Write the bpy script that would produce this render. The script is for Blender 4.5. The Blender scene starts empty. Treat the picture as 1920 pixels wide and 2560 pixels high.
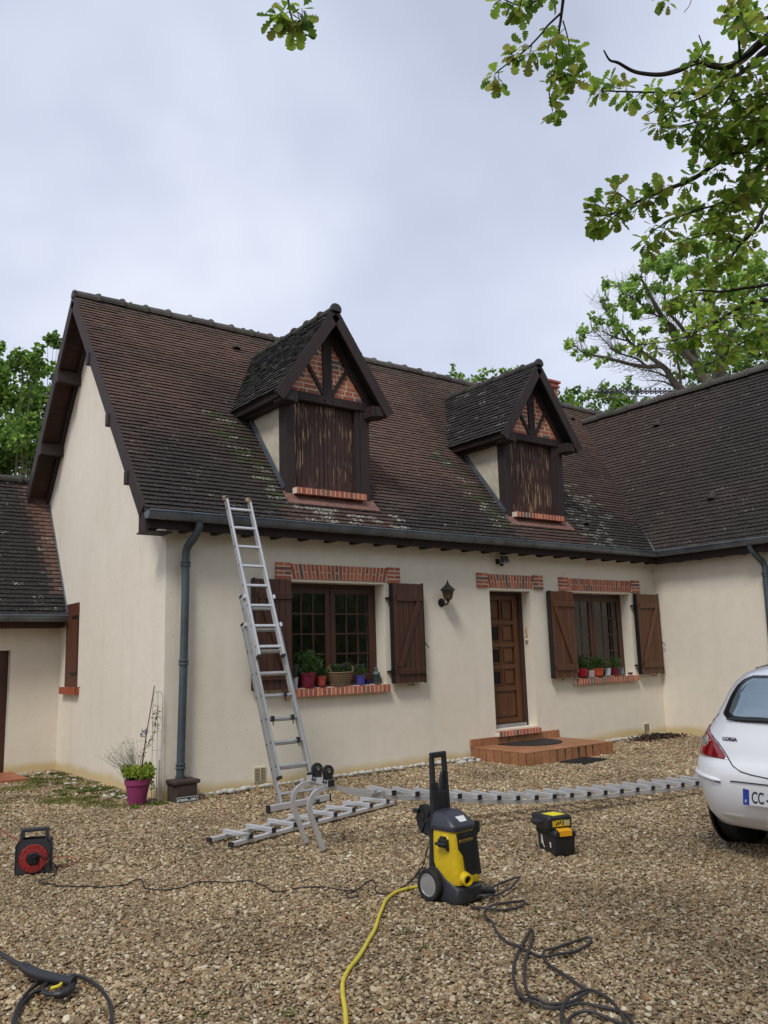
import bpy, bmesh, math, random
import numpy as np
from mathutils import Vector, Matrix, noise
rnd = random.Random(11)
S = bpy.context.scene
COL = S.collection
# ------------------------------------------------------------ camera
cam = bpy.data.cameras.new('camera'); co = bpy.data.objects.new('camera', cam); COL.objects.link(co); S.camera = co
cam.sensor_fit = 'HORIZONTAL'; cam.sensor_width = 36; cam.lens = 2097.0/1920*36
cam.clip_start = .05; cam.clip_end = 600
r_ = Vector((0.79753099, -0.60255492, -0.02952775)); u_ = Vector((-0.07788027, -0.15136994, 0.98540439)); f_ = Vector((0.59822987, 0.78359091, 0.16764936))
co.matrix_world = Matrix(((r_.x, u_.x, -f_.x, -3.7758), (r_.y, u_.y, -f_.y, -9.0634), (r_.z, u_.z, -f_.z, 1.5), (0, 0, 0, 1)))
S.render.resolution_x = 768; S.render.resolution_y = 1024
S.view_settings.view_transform = 'Standard'; S.view_settings.look = 'None'; S.view_settings.gamma = 1
S.view_settings.exposure = 0.44
# ------------------------------------------------------------ sky and sun
SUN_EL = math.radians(52); SUN_AZ = math.radians(236)   # azimuth clockwise from +Y
w = bpy.data.worlds.new("World"); S.world = w; w.use_nodes = True
nt = w.node_tree; N = nt.nodes; L = nt.links; N.clear()
out = N.new('ShaderNodeOutputWorld')
sky = N.new('ShaderNodeTexSky'); sky.sky_type = 'NISHITA'; sky.sun_disc = False; sky.sun_elevation = SUN_EL; sky.sun_rotation = SUN_AZ
b1 = N.new('ShaderNodeBackground'); b1.inputs[1].default_value = .12; L.new(sky.outputs[0], b1.inputs[0])
tc = N.new('ShaderNodeTexCoord'); mp = N.new('ShaderNodeMapping'); mp.inputs['Scale'].default_value = (1.0, 1.0, 1.6); mp.inputs['Location'].default_value = (.35, .1, .42)
L.new(tc.outputs['Generated'], mp.inputs[0])
nz = N.new('ShaderNodeTexNoise'); nz.inputs['Scale'].default_value = 1.6; nz.inputs['Detail'].default_value = 4; nz.inputs['Roughness'].default_value = .5; nz.inputs['Distortion'].default_value = .25
L.new(mp.outputs[0], nz.inputs[0])
cr = N.new('ShaderNodeValToRGB'); e = cr.color_ramp.elements
e[0].position = .36; e[0].color = (.395, .435, .54, 1); e[1].position = .70; e[1].color = (.70, .725, .80, 1)
m_ = cr.color_ramp.elements.new(.53); m_.color = (.52, .56, .675, 1)
L.new(nz.outputs[0], cr.inputs[0])
sx_ = N.new('ShaderNodeSeparateXYZ'); L.new(tc.outputs['Generated'], sx_.inputs[0]); hz = N.new('ShaderNodeMapRange'); hz.inputs[1].default_value = .52; hz.inputs[2].default_value = .12; hz.inputs[3].default_value = 0; hz.inputs[4].default_value = .16; L.new(sx_.outputs['Z'], hz.inputs[0])
ad_ = N.new('ShaderNodeMath'); ad_.operation = 'ADD'; L.new(nz.outputs[0], ad_.inputs[0]); L.new(hz.outputs[0], ad_.inputs[1]); L.new(ad_.outputs[0], cr.inputs[0])
b2 = N.new('ShaderNodeBackground'); L.new(cr.outputs[0], b2.inputs[0]); b2.inputs[1].default_value = 1.0
mx = N.new('ShaderNodeMixShader'); mx.inputs[0].default_value = .93; L.new(b1.outputs[0], mx.inputs[1]); L.new(b2.outputs[0], mx.inputs[2]); L.new(mx.outputs[0], out.inputs[0])
sl = bpy.data.lights.new('sun', 'SUN'); sl.energy = 1.5; sl.angle = math.radians(14); sl.color = (1, .97, .92)
so = bpy.data.objects.new('sun', sl); COL.objects.link(so)
sd = Vector((math.sin(SUN_AZ)*math.cos(SUN_EL), math.cos(SUN_AZ)*math.cos(SUN_EL), math.sin(SUN_EL)))
so.rotation_euler = sd.to_track_quat('Z', 'Y').to_euler(); so.location = (-6, -12, 14)

# ------------------------------------------------------------ helpers
def C3(r, g, b):
    f = lambda c: (c/255/12.92 if c/255 <= .04045 else ((c/255+.055)/1.055)**2.4)
    return (f(r), f(g), f(b), 1)
def mat(name, col, rough=.7, metal=0, noise_=None, bump=None, attr=False, spec=.5, transl=0, coat=0, stretch=(1, 1, 1), bump2=None):
    m = bpy.data.materials.new(name); m.use_nodes = True
    nt = m.node_tree; N = nt.nodes; L = nt.links; p = N['Principled BSDF']; o = N['Material Output']
    p.inputs['Roughness'].default_value = rough; p.inputs['Metallic'].default_value = metal
    p.inputs['Specular IOR Level'].default_value = spec
    if coat: p.inputs['Coat Weight'].default_value = coat; p.inputs['Coat Roughness'].default_value = .05
    tc = N.new('ShaderNodeTexCoord'); mp = N.new('ShaderNodeMapping'); mp.inputs['Scale'].default_value = stretch; L.new(tc.outputs['Object'], mp.inputs[0])
    if attr:
        a = N.new('ShaderNodeAttribute'); a.attribute_name = 'Col'; src = a.outputs['Color']
    else:
        a = N.new('ShaderNodeRGB'); a.outputs[0].default_value = col; src = a.outputs[0]
    for (sc, amt, c2) in (noise_ or []):
        n = N.new('ShaderNodeTexNoise'); n.inputs['Scale'].default_value = sc; n.inputs['Detail'].default_value = 4; L.new(mp.outputs[0], n.inputs[0])
        r = N.new('ShaderNodeMapRange'); r.inputs[1].default_value = .38; r.inputs[2].default_value = .66; r.inputs[3].default_value = 0; r.inputs[4].default_value = amt; L.new(n.outputs[0], r.inputs[0])
        x = N.new('ShaderNodeMix'); x.data_type = 'RGBA'; L.new(r.outputs[0], x.inputs['Factor']); L.new(src, x.inputs['A']); x.inputs['B'].default_value = c2; src = x.outputs['Result']
    L.new(src, p.inputs['Base Color'])
    prev = None
    for bb in (bump, bump2):
        if bb:
            n = N.new('ShaderNodeTexNoise'); n.inputs['Scale'].default_value = bb[0]; n.inputs['Detail'].default_value = 3; L.new(mp.outputs[0], n.inputs[0])
            b = N.new('ShaderNodeBump'); b.inputs['Strength'].default_value = bb[1]; b.inputs['Distance'].default_value = bb[2]; L.new(n.outputs[0], b.inputs['Height'])
            if prev: L.new(prev, b.inputs['Normal'])
            L.new(b.outputs[0], p.inputs['Normal']); prev = b.outputs[0]
    if transl:
        t = N.new('ShaderNodeBsdfTranslucent'); L.new(src, t.inputs[0]); mxs = N.new('ShaderNodeMixShader'); mxs.inputs[0].default_value = transl
        L.new(p.outputs[0], mxs.inputs[1]); L.new(t.outputs[0], mxs.inputs[2]); L.new(mxs.outputs[0], o.inputs[0])
    return m
class MB:
    def __init__(s): s.v = []; s.f = []; s.c = []; s.m = []; s.cm = 0; s.cc = None
    def add(s, vs, fs, col=None, mi=None):
        b = len(s.v); s.v += [tuple(q) for q in vs]
        for f in fs: s.f.append(tuple(b+i for i in f)); s.c.append(col or s.cc or (1, 1, 1, 1)); s.m.append(s.cm if mi is None else mi)
        return s
    def box(s, c, d, rot=None, col=None, mi=None, bev=0):
        hx, hy, hz = d[0]/2, d[1]/2, d[2]/2
        if bev:
            b = bev; vs = []; 
            bm = bmesh.new(); bmesh.ops.create_cube(bm, size=1)
            for q in bm.verts: q.co = Vector((q.co.x*d[0], q.co.y*d[1], q.co.z*d[2]))
            bmesh.ops.bevel(bm, geom=bm.edges[:], offset=b, segments=2, affect='EDGES', profile=.6)
            vs = [q.co.copy() for q in bm.verts]; fs = [[q.index for q in f.verts] for f in bm.faces]; bm.free()
        else:
            vs = [Vector((x, y, z)) for x in (-hx, hx) for y in (-hy, hy) for z in (-hz, hz)]
            fs = [(0, 1, 3, 2), (4, 6, 7, 5), (0, 4, 5, 1), (2, 3, 7, 6), (0, 2, 6, 4), (1, 5, 7, 3)]
        if rot is not None: vs = [rot @ q for q in vs]
        return s.add([q+Vector(c) for q in vs], fs, col, mi)
    def bb(s, x0, x1, y0, y1, z0, z1, col=None, mi=None, bev=0): return s.box(((x0+x1)/2, (y0+y1)/2, (z0+z1)/2), (abs(x1-x0), abs(y1-y0), abs(z1-z0)), None, col, mi, bev)
    def beam(s, a, b, wd, ht, up=(0, 0, 1), col=None, mi=None, bev=0):
        a = Vector(a); b = Vector(b); d = (b-a); ln = d.length; d.normalize(); u = Vector(up); sx = d.cross(u)
        if sx.length < 1e-4: sx = d.cross(Vector((1, 0, 0)))
        sx.normalize(); u = sx.cross(d)
        R = Matrix((d, sx, u)).transposed()
        return s.box((a+b)/2, (ln, wd, ht), R, col, mi, bev)
    def prism(s, poly, d, col=None, mi=None):
        n = len(poly); d = Vector(d); p = [Vector(q) for q in poly]
        return s.add(p+[q+d for q in p], [tuple(range(n))[::-1], tuple(range(n, 2*n))]+[(i, (i+1) % n, n+(i+1) % n, n+i) for i in range(n)], col, mi)
    def tube(s, pts, r, n=8, col=None, mi=None, cap=True, closed=False):
        P = [Vector(q) for q in pts]; k = len(P)
        rr = r if isinstance(r, (list, tuple)) else [r]*k
        if len(rr) == 2 and k != 2: rr = [r[0]+(r[1]-r[0])*i/(k-1) for i in range(k)]
        T = []
        for i in range(k):
            a = P[i-1] if (i > 0 or closed) else P[i]; b = P[(i+1) % k] if (i < k-1 or closed) else P[i]
            t = (b-a); T.append(t.normalized() if t.length > 1e-9 else Vector((0, 0, 1)))
        x = T[0].orthogonal().normalized(); vs = []
        for i in range(k):
            x = (x-T[i]*x.dot(T[i])); x = x.normalized() if x.length > 1e-6 else T[i].orthogonal().normalized(); y = T[i].cross(x)
            for j in range(n): a = 2*math.pi*j/n; vs.append(P[i]+(x*math.cos(a)+y*math.sin(a))*rr[i])
        fs = [(i*n+j, i*n+(j+1) % n, ((i+1) % k)*n+(j+1) % n, ((i+1) % k)*n+j) for i in range(k if closed else k-1) for j in range(n)]
        if cap and not closed: fs += [tuple(range(n))[::-1], tuple((k-1)*n+j for j in range(n))]
        return s.add(vs, fs, col, mi)
    def lathe(s, prof, c=(0, 0, 0), n=20, axis=(0, 0, 1), col=None, mi=None, cap=True):
        ax = Vector(axis).normalized(); x = ax.orthogonal().normalized(); y = ax.cross(x); c = Vector(c); k = len(prof)
        vs = [c+ax*z+(x*math.cos(2*math.pi*j/n)+y*math.sin(2*math.pi*j/n))*r for (r, z) in prof for j in range(n)]
        fs = [(i*n+j, i*n+(j+1) % n, (i+1)*n+(j+1) % n, (i+1)*n+j) for i in range(k-1) for j in range(n)]
        if cap and prof[0] == prof[-1]: cap = False
        if cap and prof[0][0] > 1e-5: fs.append(tuple(range(n))[::-1])
        if cap and prof[-1][0] > 1e-5: fs.append(tuple((k-1)*n+j for j in range(n)))
        return s.add(vs, fs, col, mi)
    def build(s, name, m, parent=None, smooth=False, world=True, loc=None, bevel=0, angle=40):
        me = bpy.data.meshes.new(name); off = Vector((0, 0, 0))
        if world and parent is not None: 
            q = parent
            while q is not None: off += q.location; q = q.parent
        if loc: off = Vector(loc)
        vs = s.v if off.length == 0 else [(a[0]-off.x, a[1]-off.y, a[2]-off.z) for a in s.v]
        me.from_pydata(vs, [], s.f); 
        ms = m if isinstance(m, (list, tuple)) else [m]
        for q in ms: me.materials.append(q)
        if len(ms) > 1: me.polygons.foreach_set('material_index', s.m)
        at = me.attributes.new('Col', 'FLOAT_COLOR', 'FACE')
        at.data.foreach_set('color', np.array(s.c, dtype=np.float32).ravel())
        if smooth:
            me.shade_smooth()
            try: me.set_sharp_from_angle(angle=math.radians(angle))
            except Exception: pass
        me.update()
        o = bpy.data.objects.new(name, me); COL.objects.link(o)
        if parent is not None: o.parent = parent
        elif loc: o.location = loc
        if bevel:
            b = o.modifiers.new('b', 'BEVEL'); b.width = bevel; b.segments = 2; b.limit_method = 'ANGLE'
        return o
def empty(name, loc=(0, 0, 0), rz=0):
    o = bpy.data.objects.new(name, None); COL.objects.link(o); o.location = loc; o.rotation_euler = (0, 0, rz); o.empty_display_size = .1
    return o
def tag(o, label=None, cat=None, group=None, kind=None):
    if label: o['label'] = label
    if cat: o['category'] = cat
    if group: o['group'] = group
    if kind: o['kind'] = kind
    return o
def copy_tree(o, parent=None):
    c = o.copy(); COL.objects.link(c); c.parent = parent
    for ch in list(o.children): copy_tree(ch, c)
    return c
def smooth_path(pts, k=6):
    P = [Vector(p) for p in pts]; P = [2*P[0]-P[1]]+P+[2*P[-1]-P[-2]]; o = []
    for i in range(1, len(P)-2):
        for j in range(k):
            t = j/k; a, b, c, d = P[i-1:i+3]
            o.append(.5*((2*b)+(c-a)*t+(2*a-5*b+4*c-d)*t*t+(3*b-a-3*c+d)*t**3))
    o.append(P[-2]); return o
def vary(c, a, rr=rnd):
    k = 1+rr.uniform(-a, a); return (min(1, c[0]*k), min(1, c[1]*k*(1+rr.uniform(-a, a)*.15)), min(1, c[2]*k), c[3] if len(c) > 3 else 1)
def lich(c, w): return (c[0], c[1], c[2], 1-w)      # alpha carries how much lichen grows on a tile
def mixc(a, b, t): t = max(0, min(1, t)); return tuple(a[i]*(1-t)+b[i]*t for i in range(3))+(1,)
def text_mesh(name, txt, size, m, parent, loc, rot, depth=.0008, bold=False, sx=1, align='LEFT'):
    cu = bpy.data.curves.new(name, 'FONT'); cu.body = txt; cu.size = size; cu.extrude = depth; cu.align_x = align
    if bold: cu.offset = size*.018
    t = bpy.data.objects.new('tmp', cu); COL.objects.link(t)
    me = bpy.data.meshes.new_from_object(t.evaluated_get(bpy.context.evaluated_depsgraph_get())); me.name = name
    bpy.data.objects.remove(t); me.materials.clear(); me.materials.append(m)
    o = bpy.data.objects.new(name, me); COL.objects.link(o); o.parent = parent; o.location = loc
    o.rotation_euler = rot; o.scale = (sx, 1, 1); return o

# ------------------------------------------------------------ materials
STUCCO = C3(232, 223, 206)
def stucco_mat():
    m = mat('stucco', STUCCO, .92, 0, [(.8, .35, C3(218, 208, 188)), (6, .15, C3(206, 196, 174))], (55, .35, .009), bump2=(220, .4, .004), spec=.2)
    nt = m.node_tree; N = nt.nodes; L = nt.links; p = N['Principled BSDF']; src = p.inputs['Base Color'].links[0].from_socket
    g = N.new('ShaderNodeNewGeometry'); sp = N.new('ShaderNodeSeparateXYZ'); L.new(g.outputs['Position'], sp.inputs[0])
    n = N.new('ShaderNodeTexNoise'); n.inputs['Scale'].default_value = 1.3; L.new(g.outputs['Position'], n.inputs[0])
    # ochre plinth paint along the foot of the walls
    ad = N.new('ShaderNodeMath'); ad.operation = 'MULTIPLY_ADD'; L.new(n.outputs[0], ad.inputs[0]); ad.inputs[1].default_value = .18; L.new(sp.outputs['Z'], ad.inputs[2])
    r = N.new('ShaderNodeMapRange'); r.inputs[1].default_value = .25; r.inputs[2].default_value = .16; r.inputs[3].default_value = 0; r.inputs[4].default_value = .75; L.new(ad.outputs[0], r.inputs[0])
    x = N.new('ShaderNodeMix'); x.data_type = 'RGBA'; L.new(r.outputs[0], x.inputs['Factor']); L.new(src, x.inputs['A']); x.inputs['B'].default_value = C3(206, 178, 116)
    # faint vertical rain streaks
    mp = N.new('ShaderNodeMapping'); mp.inputs['Scale'].default_value = (3, 3, .28); L.new(g.outputs['Position'], mp.inputs[0])
    n2 = N.new('ShaderNodeTexNoise'); n2.inputs['Scale'].default_value = 1.6; n2.inputs['Detail'].default_value = 5; L.new(mp.outputs[0], n2.inputs[0])
    r2 = N.new('ShaderNodeMapRange'); r2.inputs[1].default_value = .5; r2.inputs[2].default_value = .75; r2.inputs[3].default_value = 0; r2.inputs[4].default_value = .14; L.new(n2.outputs[0], r2.inputs[0])
    y = N.new('ShaderNodeMix'); y.data_type = 'RGBA'; L.new(r2.outputs[0], y.inputs['Factor']); L.new(x.outputs['Result'], y.inputs['A']); y.inputs['B'].default_value = C3(186, 182, 160)
    # small dark pits
    v = N.new('ShaderNodeTexVoronoi'); v.inputs['Scale'].default_value = 9; L.new(g.outputs['Position'], v.inputs['Vector'])
    r3 = N.new('ShaderNodeMapRange'); r3.inputs[1].default_value = .05; r3.inputs[2].default_value = .09; r3.inputs[3].default_value = .5; r3.inputs[4].default_value = 0; L.new(v.outputs[0], r3.inputs[0])
    z = N.new('ShaderNodeMix'); z.data_type = 'RGBA'; L.new(r3.outputs[0], z.inputs['Factor']); L.new(y.outputs['Result'], z.inputs['A']); z.inputs['B'].default_value = C3(150, 138, 110)
    L.new(z.outputs['Result'], p.inputs['Base Color'])
    return m
M_ST = stucco_mat()
M_CHEEK = mat('cheek_render', C3(200, 192, 172), .92, 0, [(2.5, .5, C3(176, 165, 140)), (9, .25, C3(120, 105, 85))], (90, .4, .006))
M_TILE = mat('roof_tile', None, .9, 0, [(9, .25, (.03, .027, .026, 1)), (45, .35, (.11, .10, .09, 1))], (60, .5, .006), attr=True, spec=.25)
def add_lichen(m, col=C3(176, 176, 160), sc=42):
    nt = m.node_tree; N = nt.nodes; L = nt.links; p = N['Principled BSDF']; src = p.inputs['Base Color'].links[0].from_socket
    a = N.new('ShaderNodeAttribute'); a.attribute_name = 'Col'; g = N.new('ShaderNodeNewGeometry'); n = N.new('ShaderNodeTexNoise'); n.inputs['Scale'].default_value = sc; n.inputs['Detail'].default_value = 3; n.inputs['Roughness'].default_value = .6; L.new(g.outputs['Position'], n.inputs[0])
    s = N.new('ShaderNodeMath'); s.operation = 'SUBTRACT'; s.inputs[0].default_value = 1; L.new(a.outputs['Alpha'], s.inputs[1])
    t = N.new('ShaderNodeMath'); t.operation = 'MULTIPLY_ADD'; L.new(s.outputs[0], t.inputs[0]); t.inputs[1].default_value = .22; L.new(n.outputs[0], t.inputs[2])
    r = N.new('ShaderNodeMapRange'); r.inputs[1].default_value = .70; r.inputs[2].default_value = .76; L.new(t.outputs[0], r.inputs[0])
    x = N.new('ShaderNodeMix'); x.data_type = 'RGBA'; L.new(r.outputs[0], x.inputs['Factor']); L.new(src, x.inputs['A']); x.inputs['B'].default_value = col; L.new(x.outputs['Result'], p.inputs['Base Color'])
add_lichen(M_TILE)
M_SLAB = mat('roof_underlay', (.012, .01, .01, 1), .95)
M_BRICK = mat('brick', None, .85, 0, [(18, .2, C3(168, 104, 80)), (60, .15, C3(130, 98, 84))], (80, .5, .004), attr=True, spec=.3)
M_MORT = mat('mortar', C3(222, 212, 190), .95, 0, [(12, .3, C3(176, 164, 142))], (90, .4, .004))
M_BEAM = mat('dark_timber', C3(46, 34, 33), .75, 0, [(2.0, .6, C3(31, 23, 23)), (14, .3, C3(66, 47, 41))], (14, .35, .006), stretch=(6, 6, .6))
M_BEAMH = mat('dark_timber_soffit', C3(66, 40, 31), .8, 0, [(3, .6, C3(38, 24, 21))], (10, .3, .005))
M_SHUT = mat('stained_board', None, .5, 0, [(2.0, .45, C3(48, 28, 19)), (9, .35, C3(98, 58, 36))], (12, .25, .004), attr=True, stretch=(9, 9, .5))
M_DOOR = mat('varnished_oak', C3(92, 54, 27), .38, 0, [(2.4, .7, C3(56, 31, 18)), (11, .35, C3(116, 72, 36))], (12, .15, .003), stretch=(8, 8, .6))
M_FRAME = mat('window_timber', C3(74, 42, 27), .45, 0, [(3, .5, C3(48, 28, 20))], None, stretch=(6, 6, .8))
def peel_mat():
    m = mat('peeling_paint_board', C3(66, 42, 36), .7, 0, [(2, .5, C3(42, 29, 27))], (20, .5, .006), stretch=(12, 12, .7))
    nt = m.node_tree; N = nt.nodes; L = nt.links; p = N['Principled BSDF']; src = p.inputs['Base Color'].links[0].from_socket
    g = N.new('ShaderNodeNewGeometry'); mp = N.new('ShaderNodeMapping'); mp.inputs['Scale'].default_value = (62, 10, 2.6); L.new(g.outputs['Position'], mp.inputs[0])
    n = N.new('ShaderNodeTexNoise'); n.inputs['Scale'].default_value = 1; n.inputs['Detail'].default_value = 4; n.inputs['Roughness'].default_value = .6; L.new(mp.outputs[0], n.inputs[0])
    n2 = N.new('ShaderNodeTexNoise'); n2.inputs['Scale'].default_value = 2.2; L.new(g.outputs['Position'], n2.inputs[0])
    a = N.new('ShaderNodeMath'); a.operation = 'MULTIPLY_ADD'; L.new(n2.outputs[0], a.inputs[0]); a.inputs[1].default_value = .35; L.new(n.outputs[0], a.inputs[2])
    r = N.new('ShaderNodeMapRange'); r.inputs[1].default_value = .765; r.inputs[2].default_value = .80; L.new(a.outputs[0], r.inputs[0])
    x = N.new('ShaderNodeMix'); x.data_type = 'RGBA'; L.new(r.outputs[0], x.inputs['Factor']); L.new(src, x.inputs['A']); x.inputs['B'].default_value = C3(176, 146, 112); L.new(x.outputs['Result'], p.inputs['Base Color'])
    return m
M_PEEL = peel_mat()
M_ZINC = mat('weathered_zinc', C3(120, 130, 140), .42, .5, [(4, .5, C3(70, 78, 84))], (20, .1, .003))
M_PIPE = mat('zinc_pipe', C3(84, 94, 100), .55, .4, [(3, .6, C3(56, 66, 70))], (20, .1, .003))
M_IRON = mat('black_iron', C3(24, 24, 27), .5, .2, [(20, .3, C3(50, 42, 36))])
M_TERRA = mat('terracotta_tile', None, .55, 0, [(4, .5, C3(140, 90, 60)), (25, .3, C3(90, 64, 48))], (40, .3, .004), attr=True)
M_TERRAFL = mat('terracotta_flashing', C3(122, 80, 68), .85, 0, [(5, .6, C3(84, 56, 49)), (30, .45, C3(150, 128, 116))], (30, .4, .006))
M_ALU = mat('aluminium', (.68, .69, .71, 1), .28, .55, [(8, .3, (.54, .55, .57, 1))], (60, .06, .002))
M_ALUOLD = mat('dull_aluminium', (.44, .44, .43, 1), .42, .5, [(6, .5, (.30, .30, .30, 1))], (60, .1, .002))
M_BLK = mat('black_plastic', C3(30, 31, 35), .45, 0, [(10, .5, C3(44, 44, 47))], (90, .12, .002))
M_GRY = mat('dark_grey_plastic', C3(52, 53, 58), .5, 0, [(7, .4, C3(38, 39, 44))], (90, .1, .002))
M_YEL = mat('yellow_plastic', C3(220, 188, 28), .42, 0, [(6, .35, C3(186, 152, 30)), (30, .15, C3(120, 100, 40))], (60, .08, .002))
M_RED = mat('red_plastic', C3(150, 30, 33), .5, 0, [(9, .5, C3(96, 26, 28)), (40, .3, C3(120, 84, 70))])
M_RUB = mat('rubber', C3(26, 26, 27), .75, 0, [(14, .5, C3(52, 50, 47))], (60, .2, .003))
M_WHT = mat('white_label', C3(225, 225, 220), .6)
M_GREYL = mat('silver_grey', C3(158, 156, 154), .45, .2, [(5, .4, C3(120, 118, 116))])
M_INT = mat('dark_interior', C3(48, 44, 42), .9)
def glass_mat(name, tint, refl):
    m = bpy.data.materials.new(name); m.use_nodes = True; nt = m.node_tree; N = nt.nodes; L = nt.links; N.clear()
    o = N.new('ShaderNodeOutputMaterial'); t = N.new('ShaderNodeBsdfTransparent'); t.inputs[0].default_value = tint
    g = N.new('ShaderNodeBsdfGlossy'); g.inputs[0].default_value = (1, 1, 1, 1); g.inputs['Roughness'].default_value = .015
    nz = N.new('ShaderNodeTexNoise'); nz.inputs['Scale'].default_value = 1.6; tc = N.new('ShaderNodeTexCoord'); L.new(tc.outputs['Object'], nz.inputs[0])
    bp = N.new('ShaderNodeBump'); bp.inputs['Strength'].default_value = .2; bp.inputs['Distance'].default_value = .01; L.new(nz.outputs[0], bp.inputs['Height']); L.new(bp.outputs[0], g.inputs['Normal'])
    fr = N.new('ShaderNodeFresnel'); fr.inputs[0].default_value = 1.5
    mr = N.new('ShaderNodeMath'); mr.operation = 'MULTIPLY_ADD'; L.new(fr.outputs[0], mr.inputs[0]); mr.inputs[1].default_value = 1.3; mr.inputs[2].default_value = refl
    x = N.new('ShaderNodeMixShader'); L.new(mr.outputs[0], x.inputs[0]); L.new(t.outputs[0], x.inputs[1]); L.new(g.outputs[0], x.inputs[2]); L.new(x.outputs[0], o.inputs[0])
    return m
M_GLASS = glass_mat('window_glass', (.72, .75, .75, 1), .0)
M_LAMPG = mat('amber_glass', C3(120, 104, 76), .2, 0, None, None, transl=.5)
M_LEAF = mat('oak_leaf', None, .5, 0, [(30, .2, (.14, .17, .03, 1))], None, attr=True, transl=.6, spec=.3)
M_LEAF2 = mat('tree_leaf', None, .55, 0, None, None, attr=True, transl=.5, spec=.3)
M_PLANT = mat('pot_plant_leaf', None, .55, 0, None, None, attr=True, transl=.3, spec=.3)
M_BARK = mat('bark', C3(74, 62, 54), .95, 0, [(6, .6, C3(44, 36, 33)), (20, .3, C3(100, 96, 80))], (14, .8, .02), stretch=(3, 3, 1))
M_TWIG = mat('dark_twig', C3(44, 35, 34), .9, 0, [(20, .5, C3(74, 66, 56))], (40, .5, .003))
M_BARK2 = mat('grey_bark', C3(104, 98, 84), .95, 0, [(6, .6, C3(78, 70, 66))], (14, .5, .02))
M_PEB = mat('white_pebble', C3(188, 185, 176), .8, 0, [(8, .5, C3(160, 155, 146))], (30, .3, .006))
M_CONC = mat('dark_concrete', C3(70, 56, 50), .9, 0, [(8, .6, C3(40, 34, 32))], (30, .5, .01))
YELLOW=[(-1.761,-6.082,0.012),(-1.678,-5.956,0.012),(-1.601,-5.837,0.012),(-1.515,-5.693,0.012),(-1.425,-5.564,0.012),(-1.322,-5.462,0.012),(-1.177,-5.346,0.012),(-1.03,-5.21,0.012),(-0.868,-5.06,0.012),(-0.729,-4.908,0.012),(-0.6,-4.774,0.012),(-0.486,-4.663,0.012),(-0.361,-4.578,0.012),(-0.257,-4.556,0.012),(-0.143,-4.558,0.012),(-0.061,-4.553,0.012)]
CORD=[(-1.794,-2.367,0.008),(-1.86,-2.524,0.008),(-1.927,-2.577,0.008),(-1.979,-2.596,0.008),(-1.99,-2.653,0.008),(-1.947,-2.739,0.008),(-1.909,-2.841,0.008),(-1.825,-2.952,0.008),(-1.776,-2.982,0.008),(-1.72,-3.095,0.008),(-1.656,-3.105,0.008),(-1.555,-3.136,0.008),(-1.486,-3.07,0.008),(-1.434,-3.074,0.008),(-1.468,-3.219,0.008),(-1.495,-3.322,0.008),(-1.429,-3.439,0.008),(-1.35,-3.48,0.008),(-1.271,-3.463,0.008),(-1.183,-3.427,0.008),(-1.105,-3.457,0.008),(-1.023,-3.574,0.008),(-0.889,-3.654,0.008),(-0.883,-3.835,0.008),(-0.887,-4.027,0.008),(-0.753,-4.035,0.008),(-0.617,-4.11,0.008),(-0.582,-4.195,0.008),(-0.548,-4.301,0.008),(-0.502,-4.345,0.008),(-0.56,-4.458,0.008),(-0.62,-4.448,0.008),(-0.58,-4.38,0.008),(-0.458,-4.325,0.008),(-0.333,-4.238,0.008),(-0.272,-4.231,0.008),(-0.329,-4.34,0.008),(-0.402,-4.428,0.008),(-0.419,-4.503,0.008),(-0.365,-4.554,0.008),(-0.229,-4.499,0.008),(-0.064,-4.396,0.008),(0.108,-4.247,0.008),(0.194,-4.218,0.008)]
RED=[[(-1.768,-0.24,0.008),(-1.744,-0.425,0.008),(-1.731,-0.555,0.008),(-1.739,-0.811,0.008),(-1.737,-1.061,0.008)],[(-1.72,-1.929,0.008),(-1.647,-1.943,0.008),(-1.594,-2.023,0.008),(-1.578,-2.125,0.008),(-1.631,-2.238,0.008),(-1.708,-2.307,0.008),(-1.766,-2.255,0.008),(-1.799,-2.197,0.008)]]
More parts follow.
